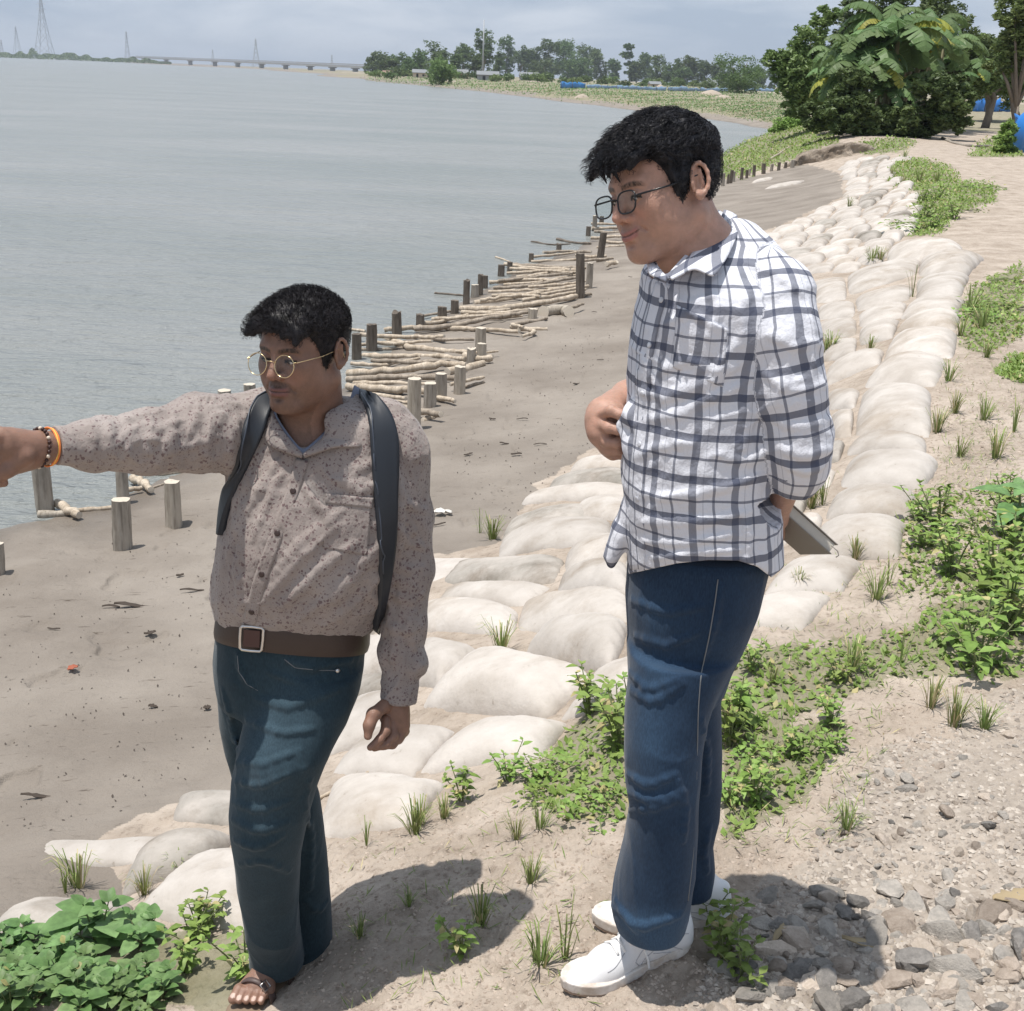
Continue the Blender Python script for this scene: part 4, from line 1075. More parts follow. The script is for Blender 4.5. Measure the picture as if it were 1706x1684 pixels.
G = np.concatenate(G); nn_ = len(th_); i, j = np.meshgrid(np.arange(len(prof) - 1), np.arange(nn_), indexing='ij'); i = i.ravel(); j = j.ravel(); k = (j + 1) % nn_
belt.add(G, np.stack([i * nn_ + j, (i + 1) * nn_ + j, (i + 1) * nn_ + k, i * nn_ + k], 1))
beltA = obj('belt', belt.mesh('belt'), leath, PA)
def px_tube(pts, y, rad, closed=True):
    W_ = np.array([P(a_, b_, y) for a_, b_ in pts]); 
    if closed: W_ = np.concatenate([W_, W_[:2]])
    b_ = MB(); b_.tube(W_, rad, 8); return b_
obj('buckle', px_tube([(401,1046),(404,1043),(420,1044),(436,1046),(439,1049),(438,1066),(436,1082),(433,1085),(418,1084),(403,1082),(400,1079),(400,1062)], 2.300, .0032).mesh('buckle'), chrome, beltA)
mb_ = MB(); mb_.add(np.array([P(a_, b_, y_) for y_ in (2.298, 2.306) for a_, b_ in ((406,1049),(433,1051),(432,1079),(405,1077))]), [(0, 3, 2, 1), (4, 5, 6, 7), (0, 1, 5, 4), (1, 2, 6, 5), (2, 3, 7, 6), (3, 0, 4, 7)])
obj('buckle_plate', mb_.mesh('buckle_plate', False), mat('dark_red_leather', (.075, .035, .030), rough=.45)[0], beltA)
# ---- sandals
def sandal(ball, d, sd, side):
    r_ = empty('sandal'); r_.parent = PA
    sole, t, b = mat('tan_sandal_sole', (.20, .145, .10), rough=.75); strap, t2, b2 = mat('brown_sandal_strap', (.075, .050, .045), rough=.5)
    Ss = SDF(); hl = ball - d * .165
    Ss.cap(hl + [0, 0, -.036], ball + d * .045 + [0, 0, -.036], .036, .050, k=.01, sq=((0, 0, 1), .30))
    me_, _ = Ss.mesh('sole', np.minimum(hl, ball) - .12, np.maximum(hl, ball) + .12, .003); obj('sole', me_, sole, r_)
    for off, hgt in ((.012, .034), (-.062, .058)):
        pts = []
        for a in np.linspace(-1.45, 1.45, 17):
            pts.append(ball + d * (off + .006 * math.sin(a)) + sd * (.047 * math.sin(a)) + np.array([0, 0, -.030 + (hgt + .026) * math.cos(a)]))
        pts = np.array(pts); sb = MB()
        e1, e2 = pts + d * .011, pts - d * .011; G_ = np.stack([e1, pts + [0, 0, .0012], e2], 0); dv = np.gradient(G_, axis=1); du = np.gradient(G_, axis=0); n_ = np.cross(du, dv); n_ /= np.linalg.norm(n_, axis=2)[..., None]
        if (n_[1, 8] @ np.array([0, 0, 1])) < 0: n_ = -n_
        obj('strap', solid_patch((G_ + n_ * .0016).reshape(-1, 3), (G_ - n_ * .0016).reshape(-1, 3), 3, 17).mesh('strap'), strap, r_)
    bk = ball + d * .014 + sd * (.030 * side) + [0, 0, .024]
    up_ = _nrm(sd * side * .7 + np.array([0, 0, .7])); al = _nrm(np.cross(up_, d))
    q_ = [bk + d * a_ * .011 + al * c_ * .009 for a_, c_ in ((-1, -1), (1, -1), (1, 1), (-1, 1))]; mb_ = MB(); mb_.tube(np.array(q_ + q_[:2]), .0015, 6); obj('buckle', mb_.mesh('buckle'), chrome, r_)
sandal(*fA, -1); sandal(*fA2, 1)
# ---- wrist threads and beads
orange, t, b = mat('orange_thread', (.75, .22, .06), rough=.8); yell, t, b = mat('yellow_thread', (.80, .55, .12), rough=.8)
bead1, t, b = mat('dark_wooden_bead', (.045, .018, .014), rough=.35); bead2, t, b = mat('pale_bead', (.62, .52, .42), rough=.3)
axw = _nrm(P(66, 746, 2.12) - P(120, 742, 2.165)); e1 = _nrm(np.cross(axw, (0, 0, 1))); e2 = np.cross(axw, e1)
def ring(c, r, tilt=0.0, n=40):
    a = np.linspace(0, 2 * np.pi, n + 1)[:-1]; return c + np.outer(np.cos(a) * r * .92, e1) + np.outer(np.sin(a) * r, e2) + np.outer(np.sin(a + .6) * tilt, axw)
tb = empty('thread_bracelet'); tb.parent = PA
for q, (mt_, px_) in enumerate(((orange, 84), (yell, 81), (orange, 79))):
    pts = ring(P(px_, 744.5, 2.137), .0330 + .0008 * q, .003); mb_ = MB(); mb_.tube(np.concatenate([pts, pts[:2]]), .0016, 6); obj('thread', mb_.mesh('thread'), mt_, tb)
bb = empty('bead_bracelet'); bb.parent = PA
pts = ring(P(64, 746, 2.118), .0345, .006, 26)
for i, c_ in enumerate(pts):
    mb_ = MB(); a = np.linspace(-.9, .9, 7); rr = .0036
    mb_.tube(np.array([c_ + e2 * 0 + axw * (rr * math.sin(x * 1.57)) for x in a]), [max(.0004, rr * math.cos(x * 1.57)) for x in a], 8); obj('bead', mb_.mesh('bead'), bead2 if i % 4 == 0 else bead1, bb)
place_root(PA, (anA[0], anA[1], gA))
# ---- backpack worn on his back: a thing of its own
BP = empty('backpack', label='black backpack with padded straps on the back of the pointing man', cat='backpack')
nyl, t, b = mat('black_blue_nylon', (.020, .024, .031), rough=.42, spec=.4); bump(t, b, 500, .2, .001, 2)
Sb = SDF(); Sb.add(f_loft([rowpx(py, xl, xr, 2.665, hd) for py, xl, xr, hd in ((715,440,610,.06),(740,420,630,.085),(850,392,648,.10),(960,376,650,.105),(1010,380,645,.10),(1035,400,630,.08))], n=3.2, round_=.03), .02)
Sb.disp = cloth_disp(.003, (10, 10, 8), 5); me_, _ = Sb.mesh('bag_body', (-.75, 2.4, .2), (0, 2.95, 1.4), .006); obj('bag_body', me_, nyl, BP)
obj('strap', patch(T, rib([(450,655),(426,668),(408,692),(394,735),(384,790),(374,850),(371,890)], [(456,660),(452,685),(444,715),(424,755),(404,800),(382,850),(373,892)]), 9, 60, off=.008, thick=.006, base=-.010, relax=40).mesh('strap'), nyl, BP)
obj('strap', patch(T, rib([(598,661),(612,692),(617,735),(619,800),(627,870),(630,950),(624,1020),(618,1045)], [(628,668),(652,692),(661,735),(661,800),(656,870),(650,930),(637,1000),(622,1050)]), 9, 70, off=.010, thick=.007, base=-.010, relax=60).mesh('strap'), nyl, BP)
pip, t, b = mat('strap_piping', (.05, .06, .08), rough=.35)
def line_on(S_, pl, off, rad, mt_, nm, par, n=60):
    pl = np.array(pl, float); tt = np.linspace(0, len(pl) - 1, n); ker = np.hanning(9); ker /= ker.sum()
    x = np.convolve(np.pad(np.interp(tt, range(len(pl)), pl[:, 0]), 4, mode='reflect', reflect_type='odd'), ker, 'valid'); y = np.convolve(np.pad(np.interp(tt, range(len(pl)), pl[:, 1]), 4, mode='reflect', reflect_type='odd'), ker, 'valid')
    p, n_, ok = S_.march(x, y); mb_ = MB(); mb_.tube((p + n_ * off)[ok], rad, 6); return obj(nm, mb_.mesh(nm), mt_, par)
line_on(T, [(601,662),(615,692),(620,735),(622,800),(630,870),(632,950)], .0145, .0016, pip, 'piping', BP)
line_on(T, [(449,657),(427,669),(410,692),(397,735),(387,790)], .0135, .0016, pip, 'piping', BP)
place_root(BP, (float(P(520, 1000, 2.6)[0]), 2.6, float(P(520, 1035, 2.6)[2])))
# ---------------------------------------------------------------- man with hands at belly and back
PB = empty('person', label='man in white and navy checked shirt, blue jeans and white sneakers gazing at the river', cat='person')
skinB = skin_mat('skin_of_checked_shirt_man')
hB = Head(1107, 318, 2.20, -56, 10, -14, sc_=.95, smile=1.0, chub=1.0)
S = SDF(); S.add(hB.f(), .012)
S.cap(hB.wor((0, .030, -.055)), P(1165, 435, 2.235), .056, .064, k=.02)
S.cap(hB.wor((0, -.01, -.085)), P(1140, 450, 2.20), .040, .050, k=.03)
S.ell(P(1150, 505, 2.24), (.06, .075, .08), k=.03)
S.chain([P(1165, 440, 2.24), P(1170, 650, 2.24), P(1160, 950, 2.25)], [.08, .09, .09], k=.03)
S.chain([P(1300, 510, 2.13), P(1330, 730, 2.11), P(1316, 792, 2.15), P(1292, 862, 2.26), P(1282, 892, 2.30)], [.04, .036, .0270, .0220, .0235], k=.015)
# left hand behind the back, fingers closed on the notebook
fB = lambda pts, rs, k=.005: S.chain([P(*q) for q in pts], rs, k=k)
S.cap(P(1283, 890, 2.29), P(1266, 916, 2.33), .027, .029, k=.012)
for q in range(4):
    fB([(1266 - 5 * q, 914 + 3 * q, 2.345 + .012 * q), (1280 - 5 * q, 924 + 3 * q, 2.37 + .012 * q), (1290 - 6 * q, 918 + 3 * q, 2.39 + .012 * q)], [.0095, .009, .0078])
fB([(1272, 903, 2.31), (1284, 908, 2.335), (1292, 904, 2.355)], [.012, .0105, .009])
# right forearm crossing the belly, hand gathering the shirt
S.chain([P(1150, 520, 2.42), P(1100, 640, 2.42), P(1045, 662, 2.36), P(1022, 676, 2.31)], [.045, .040, .031, .0265], k=.012)
S.cap(P(1026, 674, 2.32), P(1006, 690, 2.285), .0260, .0310, k=.012); S.cap(P(1006, 690, 2.285), P(1004, 718, 2.265), .0290, .0300, k=.015); S.cap(P(1005, 700, 2.275), P(1024, 690, 2.265), .0270, .0220, k=.015)
fB([(1002, 690, 2.255), (1018, 684, 2.232), (1034, 691, 2.222), (1042, 700, 2.225)], [.0115, .0108, .0096, .0082])      # index
fB([(1000, 705, 2.252), (1014, 712, 2.230), (1030, 716, 2.222), (1040, 716, 2.225)], [.0115, .0108, .0094, .0080])      # thumb below it
fB([(1000, 722, 2.258), (1012, 736, 2.240), (1028, 738, 2.232), (1036, 730, 2.235)], [.0120, .0112, .0100, .0085])
fB([(1004, 732, 2.262), (1016, 747, 2.250), (1031, 749, 2.245), (1039, 741, 2.245)], [.0115, .0106, .0096, .0082])
fB([(1010, 738, 2.268), (1022, 757, 2.262), (1036, 757, 2.26), (1042, 750, 2.26)], [.0108, .0098, .0088, .0075])
S.cap(P(1004, 705, 2.275), P(1014, 742, 2.268), .027, .0200, k=.015)
# legs
S.chain([P(1140, 960, 2.20), P(1105, 1290, 2.16), P(1090, 1520, 2.18)], [.055, .036, .026], k=.02)
S.chain([P(1150, 960, 2.28), P(1146, 1290, 2.36), P(1146, 1480, 2.38)], [.05, .034, .030], k=.02)
bodyB, me, V = grow(S, 'body', .0021, PB, skinB, lo=(-.05, 1.9, .0), hi=(.95, 2.75, 1.86))
baseB = (.43, .262, .198)
C = tint_face(hB, V, baseB, (.36, .15, .13), stub=.22, moust=.30, brow=.95)
qh = hB.loc(V)
scalp = (np.linalg.norm(qh, axis=1) < .2) & (qh[:, 2] > np.interp(qh[:, 1], [-.1, -.07, -.045, -.02, .0, .03, .05, .1], [.082, .080, .05, -.03, -.005, .03, -.025, -.03])) & (np.abs(qh[:, 0]) < .079)
C[scalp] = (.02, .016, .014)
for px_, py_, y_ in ((1042, 700, 2.225), (1040, 716, 2.225)):
    C[np.linalg.norm(V - (P(px_, py_, y_) + [0, -.006, .004]), axis=1) < .006] = (.62, .42, .36)
vattr(me, 'tint', C)
eyes(hB, PB, gx=-.2, gz=-.5)
blk, t, b = mat('black_acetate', (.012, .012, .014), rough=.28)
def lensB(a):
    c_, s_ = math.cos(a), math.sin(a); n_ = 2.9
    r_ = (abs(c_) ** n_ + abs(s_) ** n_) ** (-1 / n_)
    return .0255 * c_ * r_ * (1 + .06 * s_), .0185 * s_ * r_
glasses(hB, PB, blk, lensB, .0016, yoff=-.1125, z0=-.003, cx_=.0345)
hairB_m = hair_mat('black_wavy_hair', (.008, .008, .010))
def thB(q):
    top = smooth(.03, .085, q[:, 2])
    return .007 + top * (.012 + .006 * smooth(-.02, -.085, q[:, 1]))
def hlB(y, ax):
    return np.interp(y, [-.13, -.095, -.085, -.075, -.060, -.047, -.037, -.032, -.012, -.002, .012, .028, .040, .055, .11], [.074, .073, .072, .070, .062, .038, .004, -.016, -.018, .008, .036, .032, -.030, -.070, -.078])
def exB(S_, hd):
    for i_, x in enumerate(np.linspace(-.055, .055, 9)):
        p0 = (x * .9, -.066, .089 - abs(x) * .25); p1 = (x * 1.0 - .006, -.090, .086 - abs(x) * .32); p2 = (x * 1.05 - .012, -.099, .072 - abs(x) * .35)
        S_.cap(hd.wor(p0), hd.wor(p1), .0155 * hd.s, .012 * hd.s, k=.010); S_.cap(hd.wor(p1), hd.wor(p2), .012 * hd.s, .006 * hd.s, k=.008)
    for x, y2, z2 in ((.012, -.118, .030), (-.006, -.124, .040), (-.022, -.122, .034), (.026, -.112, .052)):
        pts = [hd.wor((x + .010, -.090, .082)), hd.wor((x + .004, -.103, .070)), hd.wor((x, -.109, .054)), hd.wor((x + .004, y2 + .016, z2))]
        S_.chain(pts, [.008 * hd.s, .0062 * hd.s, .0042 * hd.s, .0012], k=.004)
def flB(q, n):
    f_ = np.stack([.55 * np.ones(len(q)) * np.sign(q[:, 0] + .02) * .5 - .3, -1.0 * np.ones(len(q)), -.15 * np.ones(len(q))], 1) + n * .35
    side = q[:, 2] < .05
    f_[side] = np.stack([0 * q[side, 0], .25 + 0 * q[side, 0], -1 + 0 * q[side, 0]], 1) + n[side] * .2
    f_ += .30 * np.stack([vnoise(q * 45, 4), vnoise(q * 45, 5), vnoise(q * 45, 6)], 1)
    return f_
build_hair(hB, PB, hairB_m, thB, hlB, .0040, flB, 11000, lambda q: .006 + .018 * smooth(.03, .09, q[:, 2]), extra=exB, seed=6, wav=.0028, rad=.00050)
# ---- shirt
def shirt_mat_B():
    m, t, b = mat('white_navy_check_cotton', (.8, .8, .83), rough=.8, spec=.15)
    tcn = N(t, 'ShaderNodeTexCoord')
    wn_ = N(t, 'ShaderNodeTexNoise', in_Scale=9.0, in_Detail=2.0); L(t, tcn.outputs['Object'], wn_.inputs['Vector'])
    wc = N(t, 'ShaderNodeSeparateColor'); L(t, wn_.outputs['Color'], wc.inputs[0])
    sp = N(t, 'ShaderNodeSeparateColor'); L(t, attr(t, 'cuv', 'Color'), sp.inputs[0])
    u = mth(t, 'ADD', sp.outputs[0], mth(t, 'MULTIPLY', mth(t, 'SUBTRACT', wc.outputs[0], .5), .016))
    v = mth(t, 'ADD', sp.outputs[1], mth(t, 'MULTIPLY', mth(t, 'SUBTRACT', wc.outputs[1], .5), .016))
    def lines(x, per, lst):
        f_ = mth(t, 'FRACT', mth(t, 'DIVIDE', x, per)); out = None
        for c_, w_, a_ in lst:
            k = mth(t, 'MULTIPLY', mth(t, 'LESS_THAN', mth(t, 'ABSOLUTE', mth(t, 'SUBTRACT', f_, c_)), w_), a_)
            out = k if out is None else mth(t, 'MAXIMUM', out, k)
        return out
    A_ = lines(u, .076, [(.30, .090, .80), (.80, .030, .78), (.55, .012, .30)])
    B_ = lines(v, .073, [(.30, .090, .86), (.78, .032, .78)])
    fa = mth(t, 'SUBTRACT', 1.0, mth(t, 'MULTIPLY', mth(t, 'SUBTRACT', 1.0, mth(t, 'MULTIPLY', A_, .86)), mth(t, 'SUBTRACT', 1.0, mth(t, 'MULTIPLY', B_, .90))))
    c = mixc(t, fa, (.64, .65, .70), (.045, .055, .095))
    L(t, c, b.inputs['Base Color'])
    p_ = bump(t, b, 700, .2, .001, 2); bump(t, b, 13, .7, .020, 6, rough=.6, prev=p_, mapscale=(1, 1, .7))
    return m
shB = shirt_mat_B()
S = SDF()
TB = [(398,1160,1250,2.27,.070),(425,1098,1285,2.255,.115),(455,1072,1312,2.255,.152),(490,1068,1325,2.25,.170),(530,1056,1325,2.25,.175),(600,1047,1312,2.25,.170),(680,1047,1302,2.24,.165),(740,1039,1297,2.235,.165),(800,1036,1297,2.235,.165),(850,1041,1298,2.235,.165),(900,1044,1300,2.235,.165),(940,1046,1298,2.235,.162),(975,1046,1290,2.235,.158)]
fT = f_loft([rowpx(*r) for r in TB], n=2.3, round_=.02); S.add(fT, .02)
AR = [P(1292, 498, 2.155), P(1302, 560, 2.125), P(1313, 640, 2.115), P(1330, 730, 2.11), P(1330, 775, 2.12), P(1322, 812, 2.14)]; ARr = [.0600, .0600, .0585, .0530, .0470, .0380]
fS = SDF(); fS.chain(AR, ARr, k=.03)
S.add(fS.base, .018)
S.cap(P(1150, 470, 2.40), P(1120, 600, 2.42), .07, .06, k=.03); S.cap(P(1120, 600, 2.42), P(1080, 648, 2.40), .055, .045, k=.02)
# tail of the far front blowing out
S.cap(P(1050, 850, 2.24), P(1016, 925, 2.235), .020, .010, k=.02, sq=((0, 1, 0), 1.8)); S.cap(P(1034, 880, 2.24), P(1018, 938, 2.235), .016, .008, k=.012, sq=((0, 1, 0), 1.8))
# fabric pinched by the hand
S.cap(P(1056, 690, 2.19), P(1038, 706, 2.215), .022, .008, k=.02); S.cap(P(1054, 740, 2.19), P(1037, 712, 2.215), .018, .006, k=.02)
S.cap(P(1170, 395, 2.27), P(1128, 440, 2.215), .062, .050, k=.02, op='s'); S.cap(P(1132, 428, 2.17), P(1118, 448, 2.12), .034, .012, k=.01, op='s'); S.cap(P(1225, 418, 2.245), P(1296, 492, 2.17), .055, .057, k=.03)
FB = [([(1062,650),(1110,660),(1170,640),(1235,605)],8),([(1075,700),(1130,690),(1190,660),(1240,640)],7),([(1060,820),(1130,830),(1200,815),(1270,790)],6),([(1060,760),(1100,745),(1150,740)],6),([(1055,870),(1100,868),(1180,868),(1250,850)],8),([(1060,900),(1140,905),(1220,890)],5),
      ([(1110,540),(1150,520),(1200,545)],5),([(1100,620),(1140,600),(1180,610)],6),([(1235,560),(1205,600),(1180,650)],7),([(1250,600),(1240,680),(1235,760)],6),([(1090,560),(1080,620),(1100,650)],6),([(1060,560),(1075,600),(1065,640)],5),([(1200,760),(1240,770),(1280,750)],6),([(1090,930),(1150,922),(1230,915)],5),
      ([(1255,470),(1232,520),(1236,570)],6),([(1290,640),(1325,650),(1372,640)],5),([(1290,700),(1330,712),(1380,700)],6),([(1300,745),(1340,760),(1382,748)],7),([(1300,770),(1340,785),(1376,770)],6),([(1285,560),(1320,575),(1362,570)],4),([(1270,620),(1300,640),(1350,630)],4),([(1345,500),(1355,560),(1350,620)],4),([(1240,440),(1290,455),(1335,490)],4),([(1180,480),(1200,520),(1180,560)],4),
      ([(1278,820),(1270,880),(1272,940)],5),([(1240,860),(1248,900),(1240,950)],5)]
add_folds(S, [(a, b_ * .8) for a, b_ in FB], k=.010)
S.disp = cloth_disp(.0030, (10, 10, 12), 51, fine=.0010)
hc = P(1322, 806, 2.135); hd_ = _nrm(P(1306, 872, 2.20) - P(1330, 775, 2.12))
def hem(p):
    px_, py_, _ = proj(p)
    low = np.interp(px_, [1000, 1030, 1045, 1075, 1130, 1180, 1230, 1262, 1285, 1300, 1320], [950, 948, 957, 950, 938, 933, 934, 944, 962, 950, 930])
    return (py_ - low) * .00115 * 1.0
S.clip = [lambda p: np.where(np.linalg.norm(p - hc, axis=1) < .085, (p - hc) @ hd_, -1), lambda p: np.where((p[:, 2] < 1.12), hem(p), -1)]
shirtB, me, V = grow(S, 'shirt', .0031, PB, shB, lo=(-.05, 1.85, .55), hi=(1.0, 2.75, 1.72))
SBsh = S
# weave coordinates: round the trunk and down it; round the sleeve and along it
dT = fT(V); dS = fS.base(V); onS = dS < dT
rows = np.array([rowpx(*r) for r in TB]); rows = rows[np.argsort(rows[:, 2])]
cx_ = np.interp(V[:, 2], rows[:, 2], rows[:, 0]); cy_ = np.interp(V[:, 2], rows[:, 2], rows[:, 1])
ang = np.arctan2(V[:, 0] - cx_, -(V[:, 1] - cy_))
uT = ang * .175 + .02 * 0; vT = V[:, 2] + .22 * (V[:, 0] - .42) * 0
seg = []; acc = 0.0
best = np.full(len(V), 9.0); vS = np.zeros(len(V)); axd = np.zeros((len(V), 3)); cen = np.zeros((len(V), 3))
for i in range(len(AR) - 1):
    e = AR[i + 1] - AR[i]; t_ = np.clip(((V - AR[i]) @ e) / (e @ e), 0 if i else -1, 1); c_ = AR[i] + t_[:, None] * e; d_ = np.linalg.norm(V - c_, axis=1); q = d_ < best
    best[q] = d_[q]; vS[q] = acc + t_[q] * np.linalg.norm(e); cen[q] = c_[q]; axd[q] = e / np.linalg.norm(e); acc += np.linalg.norm(e)
r_ = V - cen; ex_ = np.array([1.0, 0, 0]); ey_ = np.array([0, 1.0, 0])
uS = np.arctan2(r_ @ ex_, -(r_ @ ey_)) * .060
vattr(me, 'cuv', np.stack([np.where(onS, uS + 5.02, uT + 5.0), np.where(onS, 5.0 - vS + .03, vT + 5.0), onS * 1.0], 1))
def cuv_of(me_, u0=5.0, v0=5.0, su=1.0, sv=1.0, rotv=0.0):
    n = len(me_.vertices); co = np.empty(n * 3, np.float32); me_.vertices.foreach_get('co', co); co = co.reshape(-1, 3)
    x, z = co[:, 0] - co[:, 1] * .5, co[:, 2]; c_, s_ = math.cos(rotv), math.sin(rotv)
    vattr(me_, 'cuv', np.stack([u0 + su * (x * c_ + z * s_), v0 + sv * (-x * s_ + z * c_), x * 0], 1)); return me_
obj('collar', cuv_of(ribbon3([(1206,350,2.285),(1196,374,2.230),(1180,396,2.190),(1160,415,2.160),(1140,434,2.125),(1114,460,2.085)], [(1228,360,2.270),(1230,388,2.200),(1214,424,2.135),(1190,462,2.085),(1156,446,2.095),(1119,466,2.070)], nu=8, nv=44, thick=.003, puff=.0015).mesh('collar'), rotv=.7), shB, shirtB)
obj('collar', cuv_of(ribbon3([(1084,425,2.19),(1090,440,2.15),(1112,462,2.09)], [(1078,432,2.17),(1080,456,2.11),(1110,470,2.075)], nu=6, nv=16, thick=.004, puff=.003).mesh('collar'), rotv=.3), shB, shirtB)
obj('collar_stand', cuv_of(ribbon3([(1196,350,2.31),(1188,378,2.235),(1162,404,2.185),(1134,432,2.135),(1110,460,2.092),(1094,440,2.14),(1088,424,2.19)], [(1212,360,2.31),(1204,392,2.235),(1178,420,2.185),(1148,446,2.125),(1112,468,2.082),(1086,450,2.14),(1082,434,2.19)], nv=44, thick=.003).mesh('collar_stand'), rotv=.7), shB, shirtB)
def pcuv(mb_, du=0, dv=0):
    m_ = mb_.mesh('p'); n = len(m_.vertices); co = np.empty(n * 3, np.float32); m_.vertices.foreach_get('co', co); co = co.reshape(-1, 3)
    cx2 = np.interp(co[:, 2], rows[:, 2], rows[:, 0]); cy2 = np.interp(co[:, 2], rows[:, 2], rows[:, 1]); a = np.arctan2(co[:, 0] - cx2, -(co[:, 1] - cy2)) * .175
    vattr(m_, 'cuv', np.stack([a + 5.0 + du, co[:, 2] + 5.0 + dv, a * 0], 1)); return m_
obj('pocket', pcuv(patch(SBsh, bil([(1128,508),(1212,548),(1205,645),(1122,612)]), 24, 26, off=.0004, thick=.0014, base=-.006), .012, .01), shB, shirtB)
obj('placket', pcuv(patch(SBsh, rib([(1094,470),(1072,540),(1060,620),(1060,720),(1050,800),(1052,950)], [(1118,474),(1098,540),(1084,620),(1082,720),(1074,800),(1076,946)]), 7, 70, off=.001, thick=.002, base=-.006), .02, .0), shB, shirtB)
wbtn, t, b = mat('pale_button', (.55, .56, .60), rough=.3)
for px, py in ((1104,500),(1084,575),(1072,655),(1068,740),(1064,830)):
    p, n, ok = SBsh.march(px, py); mb_ = MB(); c_ = p[0] + n[0] * .0032
    mb_.tube([c_ - n[0] * .004, c_, c_ + n[0] * .0012, c_ + n[0] * .0016], [.0052, .0052, .0050, .003], 14); obj('button', mb_.mesh('button'), wbtn, shirtB)
# ---- trousers
jB = denim('blue_denim', (.016, .034, .066), (.024, .050, .092), (.055, .110, .185))
S = SDF()
S.add(f_loft([rowpx(*r) for r in ((900,1052,1288,2.24,.135),(950,1046,1275,2.24,.140),(1000,1044,1262,2.24,.142),(1050,1046,1240,2.245,.138),(1100,1048,1218,2.25,.128),(1145,1050,1204,2.25,.112))], n=2.3, round_=.02), .02)
NL = [(1080,1048,1222,2.19,.110),(1120,1047,1205,2.18,.105),(1160,1045,1188,2.17,.100),(1200,1042,1176,2.16,.095),(1250,1040,1168,2.15,.090),(1300,1042,1165,2.145,.086),(1350,1049,1162,2.145,.084),(1400,1042,1160,2.15,.084),(1450,1029,1158,2.155,.086),(1500,1018,1150,2.16,.088),(1515,1018,1147,2.165,.088),(1540,1027,1139,2.17,.084)]
S.add(f_loft([rowpx(*r) for r in NL], n=2.2, round_=.008), .014)
FL = [(1080,1060,1216,2.30,.110),(1120,1062,1206,2.31,.104),(1160,1070,1200,2.325,.098),(1200,1082,1201,2.34,.092),(1250,1088,1202,2.35,.088),(1300,1090,1201,2.36,.084),(1350,1090,1198,2.37,.080),(1400,1090,1187,2.38,.078),(1440,1094,1190,2.39,.080),(1472,1096,1188,2.395,.080)]
S.add(f_loft([rowpx(*r) for r in FL], n=2.2, round_=.008), .010)
FJB = [([(1052,1150),(1090,1170),(1135,1140)],7),([(1050,1120),(1080,1150),(1130,1130)],5),([(1048,1290),(1080,1310),(1125,1290)],7),([(1048,1320),(1085,1335),(1140,1320)],7),([(1050,1350),(1090,1345),(1130,1330)],6),([(1055,1000),(1110,1020),(1170,1010)],5),([(1060,1060),(1110,1075),(1160,1055)],5),([(1022,1510),(1065,1545),(1132,1525)],9),([(1025,1500),(1045,1530),(1060,1550)],6),([(1130,1300),(1142,1350),(1138,1400)],4),([(1170,1200),(1178,1260),(1176,1320)],4),([(1180,1380),(1172,1420),(1178,1450)],5),([(1200,980),(1190,1040),(1170,1100)],5)]
add_folds(S, [(a, b_ * .6) for a, b_ in FJB], k=.012)
S.disp = cloth_disp(.0022, (9, 9, 4), 71, fine=.0007)
trB, me, V = grow(S, 'trousers', .0033, PB, jB, lo=(-.02, 1.95, .0), hi=(.95, 2.6, 1.15))
px, py, _ = proj(V)
vattr(me, 'fade', (.36 * np.exp(-((px - 1085) / 40) ** 2 - ((py - 1120) / 150) ** 2) + .3 * np.exp(-((px - 1070) / 40) ** 2 - ((py - 1300) / 70) ** 2) + .5 * smooth(1500, 1540, py)) * (.7 + .5 * vnoise(V * 22, 3)) * (V[:, 1] < 2.26))
st = MB(); SJB = S
line_on(SJB, [(1196,965),(1192,1000),(1182,1060),(1168,1120),(1163,1180),(1161,1260),(1158,1340),(1155,1420),(1146,1500)], .0007, .0012, stitch, 'side_seam', trB)
